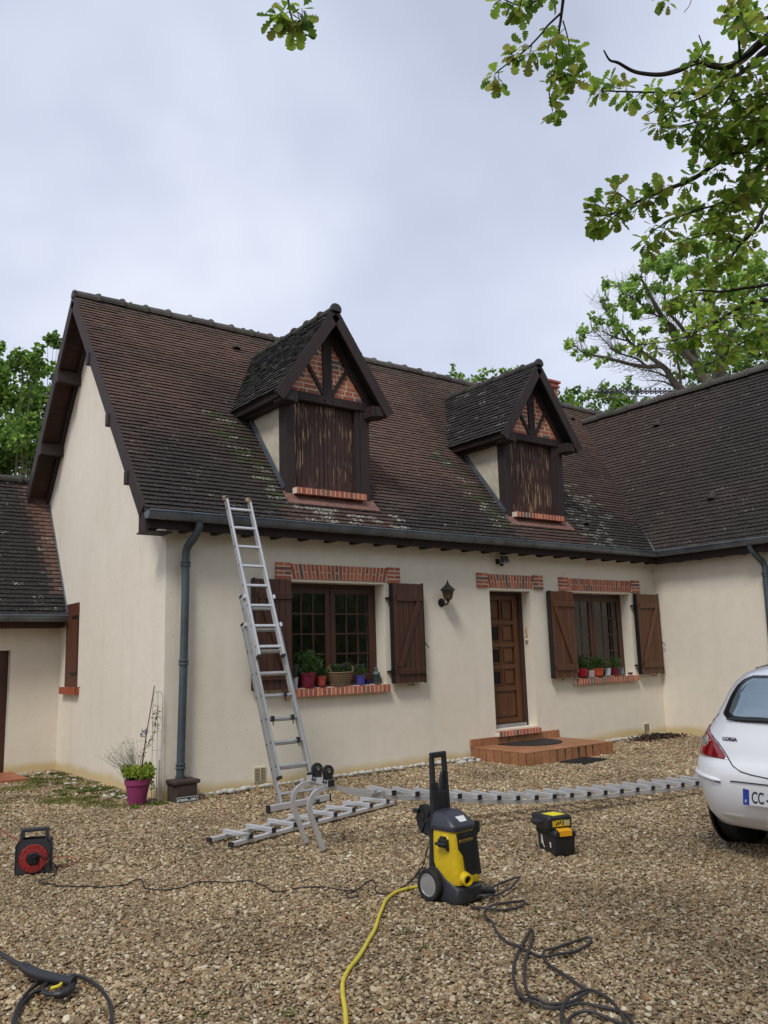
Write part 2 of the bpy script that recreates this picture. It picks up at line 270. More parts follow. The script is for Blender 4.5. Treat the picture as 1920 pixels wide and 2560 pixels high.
BLACKHOSE=[[(-0.098,-5.019,0.03),(-0.044,-5.098,0.03),(0.056,-5.096,0.03),(0.215,-5.039,0.03),(0.386,-4.95,0.03),(0.407,-4.904,0.03),(0.285,-4.918,0.03),(0.097,-4.987,0.03),(-0.099,-5.063,0.03)],[(-0.206,-5.117,0.012),(-0.184,-5.226,0.012),(-0.111,-5.294,0.012),(0.009,-5.318,0.012),(0.082,-5.28,0.012),(0.085,-5.229,0.012),(-0.002,-5.202,0.012),(-0.128,-5.216,0.012),(-0.209,-5.243,0.012),(-0.28,-5.325,0.012),(-0.329,-5.422,0.012),(-0.42,-5.56,0.012),(-0.491,-5.702,0.012),(-0.509,-5.802,0.012),(-0.507,-5.88,0.012),(-0.515,-5.964,0.012),(-0.46,-6.014,0.012),(-0.328,-6.024,0.012),(-0.179,-5.987,0.012),(-0.148,-5.956,0.012),(-0.225,-5.925,0.012),(-0.374,-5.926,0.012),(-0.465,-5.937,0.012),(-0.518,-5.979,0.012),(-0.574,-6.067,0.012),(-0.629,-6.199,0.012),(-0.658,-6.325,0.012),(-0.687,-6.387,0.012),(-0.738,-6.413,0.012),(-0.828,-6.415,0.012),(-0.907,-6.377,0.012),(-0.932,-6.323,0.012),(-0.902,-6.239,0.012),(-0.786,-6.105,0.012),(-0.641,-5.973,0.012),(-0.47,-5.838,0.012),(-0.304,-5.709,0.012),(-0.277,-5.67,0.012),(-0.404,-5.742,0.012),(-0.596,-5.873,0.012),(-0.755,-6.005,0.012),(-0.868,-6.123,0.012),(-0.943,-6.231,0.012),(-0.965,-6.32,0.012),(-0.946,-6.39,0.012),(-0.904,-6.427,0.012),(-0.828,-6.468,0.012),(-0.776,-6.527,0.012),(-0.753,-6.599,0.012),(-0.787,-6.682,0.012),(-0.879,-6.787,0.012),(-1.019,-6.856,0.012),(-1.124,-6.806,0.012),(-1.132,-6.675,0.012),(-1.02,-6.534,0.012),(-0.945,-6.468,0.012),(-0.846,-6.399,0.012),(-0.752,-6.372,0.012),(-0.683,-6.4,0.012),(-0.68,-6.492,0.012),(-0.74,-6.598,0.012),(-0.833,-6.698,0.012),(-0.92,-6.773,0.012),(-1.059,-6.781,0.012),(-1.09,-6.668,0.012),(-1.006,-6.547,0.012),(-0.926,-6.509,0.012),(-0.865,-6.539,0.012),(-0.841,-6.609,0.012),(-0.839,-6.684,0.012),(-0.851,-6.766,0.012)]]
GUNHOSE=[[(-2.742,-5.404,0.02),(-2.77,-5.239,0.02),(-2.745,-5.046,0.02),(-2.716,-4.957,0.02),(-2.663,-4.828,0.02),(-2.58,-4.694,0.02),(-2.486,-4.615,0.02),(-2.397,-4.631,0.02),(-2.349,-4.706,0.02),(-2.33,-4.867,0.02),(-2.348,-5.053,0.02),(-2.383,-5.2,0.02),(-2.429,-5.323,0.02),(-2.507,-5.469,0.02),(-2.586,-5.513,0.02)],[(-2.76,-5.158,0.015),(-2.72,-4.987,0.015),(-2.655,-4.837,0.015),(-2.588,-4.746,0.015),(-2.536,-4.725,0.015)]]
GUN={'lance':[(-2.861,-2.18,0.05),(-2.671,-3.63,0.05),(-2.597,-4.166,0.05),(-2.574,-4.343,0.05),(-2.556,-4.45,0.05)],'body':[(-2.559,-4.437,0.05),(-2.537,-4.588,0.05),(-2.498,-4.697,0.05),(-2.462,-4.77,0.05),(-2.429,-4.83,0.05)],'grip':[(-2.417,-4.774,0.035),(-2.455,-4.861,0.035),(-2.499,-4.898,0.035),(-2.528,-4.882,0.035)],'guard':[(-2.544,-4.773,0.03),(-2.526,-4.856,0.03)],'trig':[(-2.456,-4.767,0.045),(-2.492,-4.815,0.045),(-2.53,-4.821,0.045)],'g2':[(-2.528,-4.882,0.035),(-2.558,-4.836,0.035),(-2.548,-4.768,0.035),(-2.524,-4.73,0.035),(-2.483,-4.685,0.035)]}
OAK=[{'p':[(0.834,-7.568,5.038),(0.685,-7.258,4.96),(0.574,-7.067,4.873),(0.489,-6.939,4.775),(0.396,-6.883,4.73),(0.253,-6.811,4.735),(0.162,-6.755,4.681),(0.058,-6.699,4.64),(-0.079,-6.638,4.633),(-0.209,-6.622,4.645),(-0.292,-6.627,4.62),(-0.383,-6.652,4.617)],'r':(0.035,0.004),'leaf':(0.22,0.5)},{'p':[(0.043,-6.919,4.572),(0.041,-6.967,4.608),(-0.003,-6.981,4.67)],'r':(0.005,0.003),'leaf':(0.0,0.3)},{'p':[(0.74,-7.236,5.002),(0.523,-7.103,4.95),(0.36,-7.066,4.875),(0.234,-7.067,4.777),(0.092,-7.147,4.745)],'r':(0.015,0.004),'leaf':(0.3,1)},{'p':[(0.355,-7.006,4.672),(0.191,-7.091,4.76),(0.101,-7.151,4.737)],'r':(0.008,0.004),'leaf':(0.7,1)},{'p':[(0.376,-7.001,4.642),(0.324,-6.987,4.521),(0.258,-6.964,4.413),(0.173,-6.912,4.305),(0.054,-6.868,4.248),(-0.072,-6.821,4.195)],'r':(0.01,0.003),'leaf':(0.45,1)},{'p':[(0.386,-6.982,4.615),(0.212,-6.866,4.495),(-0.033,-6.756,4.459),(-0.27,-6.67,4.416),(-0.443,-6.665,4.352)],'r':(0.012,0.003),'leaf':(0.2,1)},{'p':[(0.11,-6.92,4.399),(0.003,-6.828,4.348),(-0.096,-6.786,4.322),(-0.183,-6.735,4.271)],'r':(0.006,0.003),'leaf':(0.1,0.8)},{'p':[(-0.034,-6.819,4.328),(-0.081,-6.782,4.269),(-0.122,-6.762,4.214)],'r':(0.004,0.002),'leaf':(0,1)},{'p':[(0.702,-7.06,4.594),(0.537,-6.99,4.535),(0.387,-6.945,4.467),(0.264,-6.97,4.407)],'r':(0.008,0.003),'leaf':(0,0.8)},{'p':[(0.339,-6.931,4.461),(0.344,-6.972,4.391),(0.335,-6.976,4.312)],'r':(0.004,0.002),'leaf':(2,2)},{'p':[(0.788,-7.074,4.666),(0.65,-6.988,4.528),(0.485,-6.88,4.405),(0.34,-6.875,4.324),(0.192,-6.885,4.256)],'r':(0.012,0.003),'leaf':(0,1)},{'p':[(1.026,-7.35,4.663),(0.867,-7.068,4.524),(0.736,-6.927,4.409),(0.606,-6.821,4.308),(0.466,-6.733,4.228),(0.335,-6.64,4.121),(0.165,-6.519,4.037),(0.027,-6.461,3.957),(-0.103,-6.423,3.88),(-0.225,-6.419,3.823)],'r':(0.03,0.004),'leaf':(0.2,1)},{'p':[(0.348,-6.799,4.151),(0.238,-6.807,4.191),(0.135,-6.824,4.226),(0.068,-6.89,4.246)],'r':(0.006,0.003),'leaf':(0,1)},{'p':[(0.811,-7.246,4.549),(0.707,-6.926,4.257),(0.613,-6.859,4.106),(0.497,-6.797,3.99),(0.4,-6.792,3.888),(0.319,-6.797,3.767)],'r':(0.02,0.004),'leaf':(0.2,1)},{'p':[(0.459,-6.797,3.968),(0.327,-6.68,3.917),(0.207,-6.587,3.859),(0.113,-6.533,3.792),(0.049,-6.513,3.709)],'r':(0.007,0.003),'leaf':(0,1)},{'p':[(-0.183,-6.481,3.829),(-0.227,-6.448,3.86),(-0.251,-6.434,3.88)],'r':(0.004,0.003),'leaf':(0,1)},{'p':[(-0.154,-6.528,3.836),(-0.183,-6.442,3.785),(-0.196,-6.402,3.758)],'r':(0.004,0.003),'leaf':(0,1)},{'p':[(-0.135,-6.571,3.852),(-0.184,-6.545,3.899),(-0.204,-6.528,3.911)],'r':(0.004,0.003),'leaf':(0,1)},{'p':[(1.452,-6.939,4.52),(1.292,-6.612,4.291),(1.209,-6.571,4.139),(1.096,-6.505,4.016),(0.996,-6.467,3.886),(0.852,-6.391,3.796),(0.74,-6.395,3.731)],'r':(0.02,0.003),'leaf':(0.2,1)},{'p':[(0.894,-6.611,3.912),(0.718,-6.549,3.944),(0.579,-6.493,3.905),(0.463,-6.471,3.858)],'r':(0.007,0.003),'leaf':(0,1)},{'p':[(2.537,-6.366,4.263),(2.269,-6.07,4.203),(2.095,-6.002,4.155),(1.899,-5.909,4.116),(1.674,-5.801,4.11),(1.528,-5.773,4.026),(1.388,-5.766,3.955)],'r':(0.02,0.003),'leaf':(0.2,1)},{'p':[(2.558,-6.348,4.195),(2.293,-6.044,4.092),(2.104,-5.963,4.035),(1.928,-5.872,3.926),(1.741,-5.769,3.811),(1.57,-5.725,3.73),(1.392,-5.694,3.679),(1.173,-5.612,3.636)],'r':(0.022,0.003),'leaf':(0.2,1)},{'p':[(2.603,-6.31,4.048),(2.374,-5.977,3.878),(2.218,-5.893,3.801),(2.068,-5.816,3.705),(1.937,-5.783,3.619),(1.799,-5.758,3.56)],'r':(0.014,0.003),'leaf':(0.2,1)},{'p':[(1.502,-5.768,3.701),(1.498,-5.736,3.663),(1.5,-5.708,3.614)],'r':(0.004,0.002),'leaf':(0,1)},{'p':[(-0.86,-6.861,4.913),(-0.774,-6.738,4.722),(-0.745,-6.681,4.621),(-0.733,-6.648,4.551),(-0.69,-6.626,4.457),(-0.692,-6.606,4.41)],'r':(0.012,0.003),'leaf':(0.45,1)},{'p':[(-0.734,-6.625,4.468),(-0.726,-6.607,4.404),(-0.725,-6.577,4.335),(-0.725,-6.561,4.277),(-0.698,-6.553,4.195)],'r':(0.005,0.003),'leaf':(0.3,1)},{'p':[(-0.705,-6.594,4.412),(-0.705,-6.624,4.354),(-0.69,-6.685,4.303)],'r':(0.004,0.003),'leaf':(0.1,1)},{'p':[(-0.769,-6.709,4.57),(-0.762,-6.719,4.49),(-0.749,-6.722,4.398)],'r':(0.004,0.003),'leaf':(0.1,1)},{'p':[(-0.791,-6.714,4.595),(-0.833,-6.662,4.543),(-0.861,-6.638,4.497),(-0.904,-6.581,4.438),(-0.951,-6.541,4.395),(-0.998,-6.499,4.348),(-1.03,-6.487,4.313)],'r':(0.006,0.003),'leaf':(2,2)},{'p':[(-0.862,-6.58,4.477),(-0.886,-6.58,4.418)],'r':(0.003,0.002),'leaf':(0,1)},{'p':[(-0.891,-6.523,4.458),(-0.932,-6.542,4.432)],'r':(0.003,0.002),'leaf':(0,1)},{'p':[(-0.993,-6.483,4.356),(-1.032,-6.482,4.31)],'r':(0.003,0.002),'leaf':(0,1)},{'p':[(-0.728,-6.824,4.771),(-0.801,-6.717,4.724),(-0.856,-6.649,4.686),(-0.935,-6.581,4.666),(-1.023,-6.549,4.679)],'r':(0.008,0.003),'leaf':(0.3,1)},{'p':[(-0.956,-6.614,4.671),(-0.939,-6.577,4.628)],'r':(0.003,0.002),'leaf':(0.3,1)},{'p':[(-2.216,-6.464,4.406),(-2.166,-6.396,4.279),(-2.144,-6.378,4.211),(-2.13,-6.376,4.162),(-2.11,-6.378,4.112)],'r':(0.008,0.003),'leaf':(0.55,1)},{'p':[(-2.15,-6.38,4.217),(-2.169,-6.364,4.173),(-2.188,-6.364,4.146)],'r':(0.003,0.002),'leaf':(0.2,1)},{'p':[(-2.132,-6.372,4.198),(-2.111,-6.4,4.174),(-2.1,-6.421,4.149)],'r':(0.003,0.002),'leaf':(0.2,1)},{'p':[(-0.357,-7.172,4.621),(-0.336,-7.14,4.578),(-0.336,-7.104,4.555)],'r':(0.002,0.0015),'leaf':(2,2)},{'p':[(-0.372,-7.154,4.626),(-0.395,-7.091,4.612),(-0.416,-7.057,4.612)],'r':(0.003,0.002),'leaf':(0.6,1)}]
OAKFILL=[(0.76,-7.054,4.713),(-0.004,-6.905,4.572),(0.011,-7.163,4.36),(0.005,-6.913,4.395),(-0.056,-7.261,4.49),(0.181,-7.293,4.539),(0.157,-7.081,4.42),(0.814,-7.027,4.729),(0.304,-7.246,4.58),(0.208,-7.159,4.572),(0.285,-7.2,4.505),(0.044,-7.101,4.345),(0.536,-7.209,4.865),(0.517,-7.138,4.908),(-0.049,-7.086,4.38),(0.57,-7.172,4.809),(0.403,-6.652,4.75),(0.631,-7.095,4.982),(0.163,-7.101,4.604),(0.536,-6.609,4.869),(0.409,-7.242,4.506),(0.441,-6.733,4.807),(-0.018,-7.132,4.444),(0.347,-7.255,4.736),(0.501,-7.134,4.839),(0.681,-7.095,4.664),(-0.075,-6.943,4.534),(0.35,-7.197,4.636),(0.447,-7.224,4.577),(0.239,-7.168,4.506),(0.484,-7.188,4.522),(0.521,-6.704,4.749),(0.495,-6.782,4.688),(0.581,-6.973,4.678),(0.153,-6.97,4.473),(0.627,-6.971,4.914),(0.045,-7.208,4.342),(0.385,-6.995,4.81),(0.436,-6.812,4.727),(0.618,-7.061,4.818),(1.19,-6.712,4.316),(0.778,-6.991,4.194),(0.876,-6.218,4.302),(0.798,-6.569,4.252),(0.796,-6.836,4.605),(0.578,-6.777,4.1),(0.814,-6.679,4.125),(0.697,-6.814,4.534),(0.606,-6.692,4.416),(0.86,-6.679,4.656),(0.525,-6.883,4.54),(0.9,-6.396,4.482),(0.941,-6.814,4.437),(0.28,-7.005,4.134),(1.015,-6.572,4.45),(0.65,-7.049,4.039),(0.61,-6.837,4.559),(0.626,-7.024,4.247),(1.12,-6.862,4.516),(0.547,-7.057,4.01),(0.68,-7.055,4.145),(0.422,-6.911,4.174),(0.342,-7.038,3.758),(0.872,-6.619,4.66),(0.405,-7.058,4.258),(0.483,-6.592,4.213),(0.865,-6.688,4.3),(0.303,-6.534,4.042),(0.358,-6.884,4.258),(0.448,-6.822,4.212),(0.288,-7.058,3.925),(0.722,-6.886,4.311),(0.673,-6.835,4.134),(0.602,-7.05,4.216),(0.441,-7.097,4.292),(0.85,-6.902,4.689),(0.442,-6.958,4.165),(0.478,-6.963,3.765),(0.567,-6.709,4.237),(0.315,-6.907,3.824),(0.781,-6.339,4.232),(0.856,-6.301,4.45),(0.366,-7.035,4.351),(0.721,-7.022,4.488),(0.993,-6.546,4.278),(0.503,-6.6,4.223),(0.315,-7.201,4.037),(0.65,-6.883,4.539),(0.731,-6.609,4.004),(0.586,-6.842,4.434),(0.542,-6.51,4.14),(0.305,-6.749,3.96),(0.336,-7.005,3.914),(0.196,-7.09,4.287),(0.84,-6.693,4.64),(0.749,-6.634,4.556),(0.05,-6.619,3.949),(0.231,-7.071,4.202),(0.691,-6.962,4.52),(0.398,-6.675,4.136),(1.01,-6.769,4.267),(0.651,-6.596,4.04),(0.83,-6.664,4.329),(0.203,-6.891,3.838),(0.766,-6.561,4.057),(0.188,-6.883,4.084),(0.789,-6.511,4.577),(1.077,-6.843,4.52),(0.668,-6.817,4.103),(0.771,-7.024,4.536),(0.715,-6.449,4.3),(0.548,-7.121,4.176),(0.428,-6.968,3.91),(0.866,-6.313,4.42),(1.01,-6.632,4.549),(0.259,-7.112,4.035),(0.74,-6.634,3.922),(0.297,-6.832,3.748),(0.182,-6.86,4.039),(0.788,-6.609,4.012),(0.209,-7.207,4.123),(0.637,-6.728,4.309),(0.737,-6.519,4.32),(0.628,-7.046,4.297),(0.285,-7.149,4.178),(0.602,-6.903,3.91),(0.341,-6.789,4.092),(0.053,-6.646,3.958),(0.682,-6.619,4.548),(0.835,-6.598,4.055),(0.642,-6.896,4.144),(1.138,-6.694,4.34),(0.514,-6.924,3.975),(0.337,-7.101,4.093),(0.331,-6.648,4.071),(0.988,-6.335,4.259),(0.47,-6.898,4.387),(0.051,-6.919,4.128),(0.891,-6.6,4.138),(0.433,-6.505,4.145),(0.662,-7.017,4.189),(0.989,-6.424,4.311),(0.795,-6.592,3.976),(0.678,-7.098,4.531),(0.573,-6.678,3.95),(0.356,-6.707,3.984),(0.653,-6.957,4.078),(0.502,-6.904,3.809),(0.79,-6.878,4.436),(1.012,-6.797,4.277),(0.326,-6.862,4.041),(0.07,-6.93,4.14),(0.426,-6.661,4.363),(1.031,-6.675,4.565),(0.985,-6.74,4.01),(2.259,-5.925,4.034),(2.034,-5.79,3.981),(1.442,-6.265,3.913),(2.186,-5.871,3.845),(1.677,-5.92,3.583),(2.128,-6.071,4.343),(2.44,-5.792,3.752),(2.265,-5.909,3.782),(1.888,-6.101,4.152),(2.453,-6.037,4.299),(1.397,-6.296,3.807),(1.93,-5.906,4.266),(2.226,-6.09,3.655),(1.948,-5.9,4.332),(1.828,-6.046,3.745),(1.775,-6.362,4.016),(2.214,-5.603,4.062),(2.047,-5.612,4.012),(2.358,-5.76,3.856),(1.883,-6.175,3.953),(1.781,-6.037,3.587),(2.284,-5.576,4.102),(1.854,-5.689,4.002),(2.145,-5.915,3.917),(2.405,-5.665,3.893),(2.033,-5.731,3.781),(2.184,-6.192,4.177),(1.607,-6.39,3.76),(2.103,-6.002,4.336),(2.344,-5.909,3.817),(2.511,-5.794,3.794),(1.624,-6.188,3.46),(1.713,-5.864,4.062),(1.586,-6.266,3.597),(1.742,-5.991,3.884),(1.641,-5.815,3.879),(2.419,-5.857,4.132),(1.822,-6.204,3.686),(1.598,-5.85,3.953),(1.936,-6.112,3.583),(2.003,-5.755,4.067),(1.805,-6.246,3.782),(1.915,-5.814,3.732),(1.408,-6.043,3.693),(1.696,-5.949,4.255),(1.954,-6.318,3.818),(1.409,-6.12,3.556),(1.477,-6.413,3.807),(1.674,-5.915,3.965),(1.529,-6.233,4.128),(2.018,-6.288,3.923),(2.096,-6.215,3.769),(2.072,-6.116,4.006),(2.2,-6.128,3.857),(2.345,-5.973,4.144),(1.962,-6.165,3.574),(2.517,-6.039,3.862),(1.734,-5.77,3.764),(1.546,-5.966,3.945),(1.999,-5.924,4.185),(1.67,-6.111,4.2),(1.794,-6.304,3.519),(1.703,-6.417,3.681),(1.531,-5.948,3.941),(2.232,-6.021,4.133),(2.218,-5.508,4.19),(1.496,-6.38,4.029),(1.789,-6.164,3.968),(2.359,-5.707,4.095),(1.576,-5.955,3.838),(1.588,-6.168,3.639),(1.437,-6.205,3.613),(1.977,-6.159,3.98),(1.543,-6.234,3.56),(1.682,-6.14,4.22)]
MAPLE=[{'p':[(14.659,1.764,6.689),(14.445,1.634,7.631),(14.181,1.746,8.186),(13.858,1.966,8.669),(13.618,2.078,9.072),(13.346,2.16,9.554),(13.082,2.212,10.026),(12.894,2.263,10.321)],'r':(0.22,0.02)},{'p':[(14.614,1.836,6.7),(14.295,2.044,7.337),(14.155,2.133,7.592),(13.921,2.288,7.978),(13.742,2.381,8.294),(13.518,2.688,8.344),(13.177,3.088,8.497),(12.798,3.505,8.666),(12.515,3.771,8.841),(12.349,3.9,8.98)],'r':(0.15,0.015)},{'p':[(13.742,2.381,8.294),(13.453,2.613,8.631),(13.135,2.862,8.971),(12.891,2.982,9.317),(12.633,3.089,9.688),(12.469,3.126,9.958)],'r':(0.07,0.012)},{'p':[(14.589,1.992,8.338),(14.407,2.002,8.794),(14.15,2.101,9.262),(13.857,2.25,9.706),(13.711,2.14,10.157),(13.515,2.105,10.585)],'r':(0.1,0.015)},{'p':[(15.59,2.107,6.903),(15.383,1.864,8.022),(15.251,1.761,8.559),(15.038,1.741,9.136),(14.804,1.587,9.888),(14.576,1.407,10.587),(14.409,1.327,11.004)],'r':(0.2,0.03)},{'p':[(13.858,1.966,8.669),(13.653,1.993,9.115),(13.475,2.131,9.316),(13.208,2.344,9.588),(12.897,2.6,9.867),(12.671,2.697,10.173)],'r':(0.05,0.01)},{'p':[(13.518,2.688,8.344),(13.331,2.823,8.576),(13.057,3.128,8.714),(12.881,3.283,8.858),(12.514,3.492,9.309)],'r':(0.04,0.01)},{'p':[(13.921,2.288,7.978),(13.688,2.536,8.169),(13.443,2.82,8.304)],'r':(0.05,0.01)},{'p':[(14.067,2.201,7.724),(13.957,2.075,8.243),(13.78,2.129,8.609),(13.53,2.442,8.722)],'r':(0.05,0.01)},{'p':[(13.135,2.862,8.971),(12.863,3.172,9.08),(12.664,3.347,9.227)],'r':(0.03,0.01)},{'p':[(14.155,2.133,7.592),(13.856,2.427,7.91),(13.622,2.721,8.017)],'r':(0.05,0.01)},{'p':[(14.003,1.756,8.632),(13.94,1.491,9.166),(13.723,1.428,9.729),(13.463,1.404,10.29),(13.196,1.529,10.652)],'r':(0.06,0.01)},{'p':[(14.804,1.587,9.888),(14.898,1.134,10.235),(14.875,0.739,10.724)],'r':(0.06,0.01)},{'p':[(15.216,1.724,8.706),(15.255,1.286,9.228),(15.392,0.66,9.689)],'r':(0.06,0.01)}]
MAPLEC=[((12.108,3.775,8.989),0.2),((11.638,3.588,8.798),0.13),((12.193,3.437,9.156),0.15),((12.462,3.733,8.785),0.13),((12.814,3.747,8.96),0.13),((13.424,3.745,8.881),0.12),((12.629,3.464,8.49),0.1),((12.511,3.429,9.55),0.15),((12.806,3.501,9.643),0.1),((13.053,3.452,10.186),0.2),((12.988,3.33,10.53),0.15),((13.238,3.096,10.537),0.16),((12.546,2.48,9.897),0.16),((12.493,2.317,9.664),0.2),((13.431,2.38,10.873),0.23),((12.479,1.542,10.333),0.2),((12.78,2.249,10.35),0.23),((13.437,1.78,10.823),0.26),((13.079,2.361,9.952),0.26),((12.895,2.481,9.564),0.23),((13.692,2.442,10.267),0.23),((12.655,2.815,9.175),0.13),((12.946,3.107,9.241),0.13),((13.426,3.38,9.034),0.16),((12.794,2.244,9.012),0.13),((12.604,2.863,9.439),0.16),((13.236,2.293,9.576),0.23),((13.395,2.771,8.833),0.13),((13.111,1.977,9.022),0.16),((13.029,2.767,9.144),0.1),((12.793,1.328,9.926),0.3),((13.011,1.343,9.584),0.3),((13.012,1.611,10.285),0.2),((12.916,1.035,10.368),0.3),((14.045,1.364,11.048),0.3),((13.323,1.001,10.091),0.33),((13.483,0.599,10.281),0.33),((14.195,0.653,10.819),0.33),((14.449,0.364,10.451),0.3),((14.003,-0.14,9.966),0.2),((14.213,1.791,9.625),0.3),((14.08,1.178,9.818),0.33),((14.021,0.687,9.525),0.33),((14.123,2.012,8.577),0.1),((13.898,0.289,9.651),0.39),((14.182,0.02,9.406),0.33),((14.738,0.342,10.426),0.2),((13.513,1.757,9.481),0.2),((14.994,0.241,10.072),0.3)]
DARKC=[((18.326,4.261,9.54),0.5),((18.205,3.93,10.0),0.42),((18.298,3.649,9.354),0.46),((20.116,4.239,10.275),0.54),((19.935,3.779,9.697),0.5),((18.595,2.625,9.667),0.54),((18.855,2.626,9.268),0.54),((20.458,3.745,10.885),0.5),((19.376,3.766,10.582),0.42),((20.881,3.344,10.76),0.5),((18.888,2.401,9.469),0.5),((19.454,4.897,9.529),0.38),((18.534,3.825,9.064),0.33),((19.66,5.335,9.564),0.21)]
BUSHA=[((14.052,5.844,8.332),0.25),((14.135,5.676,8.483),0.22),((13.732,5.057,8.108),0.29),((14.96,5.782,8.463),0.22),((13.699,4.68,8.21),0.09),((13.42,5.029,7.875),0.22),((14.072,5.986,8.483),0.22)]
BUSHB=[((14.675,4.882,8.575),0.17),((14.644,4.967,8.305),0.3),((15.384,5.17,8.666),0.22),((15.797,5.377,8.455),0.34),((16.252,5.369,8.945),0.22),((16.116,5.125,8.59),0.3),((15.151,4.467,7.933),0.3),((15.754,5.492,8.29),0.22),((16.52,5.096,8.384),0.22),((15.206,4.289,8.502),0.13),((16.477,4.801,8.451),0.15),((14.894,5.351,8.192),0.15),((14.991,5.068,8.791),0.07)]
BUSHC=[((12.299,8.325,9.524),0.16),((13.156,9.382,10.23),0.08),((13.074,8.98,9.756),0.13),((13.807,9.333,9.92),0.16),((13.398,8.581,9.632),0.16),((13.05,8.034,9.576),0.13),((13.211,8.122,9.434),0.2),((13.444,7.996,9.505),0.2),((14.206,8.968,10.148),0.08),((13.482,7.764,9.544),0.2),((13.409,7.469,9.575),0.16),((13.926,7.662,9.728),0.13),((13.345,7.644,9.289),0.2),((14.183,7.553,9.843),0.08),((14.365,8.0,9.774),0.2)]
LEFTC=[((0.978,12.566,9.217),0.4),((1.028,11.143,8.828),0.35),((1.245,11.005,8.737),0.3),((1.016,12.252,8.604),0.55),((1.717,12.639,8.846),0.5),((1.206,12.239,8.066),0.65),((1.823,12.445,8.224),0.5),((1.4,13.732,7.901),0.65),((1.387,11.478,7.206),0.65),((1.2,12.01,6.847),0.65),((1.097,12.79,6.678),0.65),((1.632,12.826,6.56),0.6),((1.527,14.015,6.492),0.6),((1.891,12.48,7.858),0.3),((1.953,12.963,7.304),0.45),((0.481,12.119,8.652),0.55),((0.773,13.372,8.202),0.65),((0.894,13.75,7.34),0.65),((0.649,12.372,6.173),0.6)]
TIPC=[((1.844,11.732,9.562),0.2),((1.936,11.735,9.486),0.15),((1.722,11.769,9.548),0.08),((1.989,11.752,9.406),0.13)]
ANT=[(8.768,0.681,6.321),(10.953,-0.008,6.505),(9.874,0.521,6.095),(9.78,0.477,6.45),(9.207,0.648,6.269),(10.433,0.297,6.378),(8.918,0.544,6.545)]
# ------------------------------------------------------------ roof tile, brick builders
def tiles(mb, O, U, V, Nn, ulen, vlen, colf, keep=None, w=.168, e=.0745, jit=1.0):
    O = Vector(O); U = Vector(U).normalized(); V = Vector(V).normalized(); Nn = Vector(Nn).normalized(); rr = random.Random(int(ulen*100))
    for j in range(int(vlen/e)):
        wob = rr.uniform(-.003, .003)
        for i in range(-1, int(ulen/w)+1):
            u0 = i*w+(w/2 if j % 2 else 0); u1 = min(u0+w-.004, ulen); u0 = max(u0, 0)
            if u1-u0 < .02: continue
            s0 = j*e+wob+rr.uniform(-.004, .004)*jit; s1 = min(j*e+e*1.35, vlen+.01)
            P = O+U*((u0+u1)/2)+V*(s0+e*.5)
            if keep and not keep(P): continue
            h = .0265+rr.uniform(-.002, .004)*jit; tl = rr.uniform(-.002, .002)*jit
            a = O+U*u0+V*s0; b = O+U*u1+V*s0; c = O+U*u1+V*s1; d = O+U*u0+V*s1
            mb.add([a+Nn*(h+tl), b+Nn*(h-tl), c+Nn*.004, d+Nn*.004, a+Nn*(h+tl-.014), b+Nn*(h-tl-.014)], [(0, 1, 2, 3), (4, 5, 1, 0), (4, 0, 3), (5, 2, 1), (4, 3, 2, 5)], colf(P, rr))
RED_ = (.148, .082, .060); BRN = (.05, .035, .031); DRK = (.026, .0205, .0195); ORG = (.20, .098, .072); MOSS = (.045, .062, .018); LICH = (.30, .30, .26)
def nz3(p, s, o=0): return noise.noise(Vector((p[0]*s+o, p[1]*s, p[2]*s)))
def zroof(y): return 3.407+1.243*y
def roof_col(P, rr):
    h = (P.z-3.15)/3.6                                  # higher up the tiles are redder, algae darkens the lower courses
    t = h*1.25-.18+nz3(P, .55)*.55+nz3(P, 2.2)*.22
    if P.x > 3.1 and P.x < 5.4: t += .28
    if P.x < -.05: t += .05
    c = mixc(DRK, RED_, t)
    q = nz3(P, 1.1, 7)
    for (xc, zz) in ((1.15, 4.3), (5.05, 4.25)):           # moss tongues below the dormer eaves
        d = abs(P.x-xc-(4.6-P.z)*.38)
        if P.z < 4.85 and P.z > 3.35 and d < .34:
            k = (1-d/.34)
            if rr.random() < k*.55: c = mixc(c, MOSS, .8)
            if rr.random() < k*.45: c = lich(c, .72)
    if 7.0 < P.x < 8.6 and P.z < 4.5 and rr.random() < .75*(1-abs(P.x-7.6)/1.2): c = lich(c, .7)
    if 1.5 < P.x < 3.2 and P.z < 3.42: c = mixc(c, ORG, .3)
    if 5.6 < P.x < 7.3 and P.z < 3.42: c = mixc(c, ORG, .25)
    if 1.6 < P.x < 3.4 and P.z < 3.42 and rr.random() < .6: c = lich(c, .85)
    if rr.random() < .16+.12*(P.z < 4.6): c = lich(c, rr.uniform(.1, .44))
    if P.z > 6.55: c = mixc(c, (.08, .08, .06), .4)
    return vary(c, .12, rr)
def wing_col(P, rr):
    t = (P.y+1.2)/3.4*.55+nz3(P, .5, 3)*.5+nz3(P, 2, 1)*.18+.12
    c = mixc((.026, .0215, .021), (.092, .058, .045), t)
    if rr.random() < .2: c = lich(c, rr.uniform(.1, .42))
    return vary(c, .12, rr)
def ann_col(P, rr):
    t = nz3(P, .6, 5)*.5+.15; c = mixc((.017, .0155, .017), RED_, t*.5)
    k = (P.x+.50-(4.35-P.z)*.17)/.22
    if P.z > 2.7: c = mixc(c, ORG, k*.8*(.8+.4*rr.random()))
    if P.z > 2.5 and P.x > -.14: c = mixc(c, RED_, .6)
    if rr.random() < .12: c = lich(c, rr.uniform(.3, .62))
    return vary(c, .12, rr)
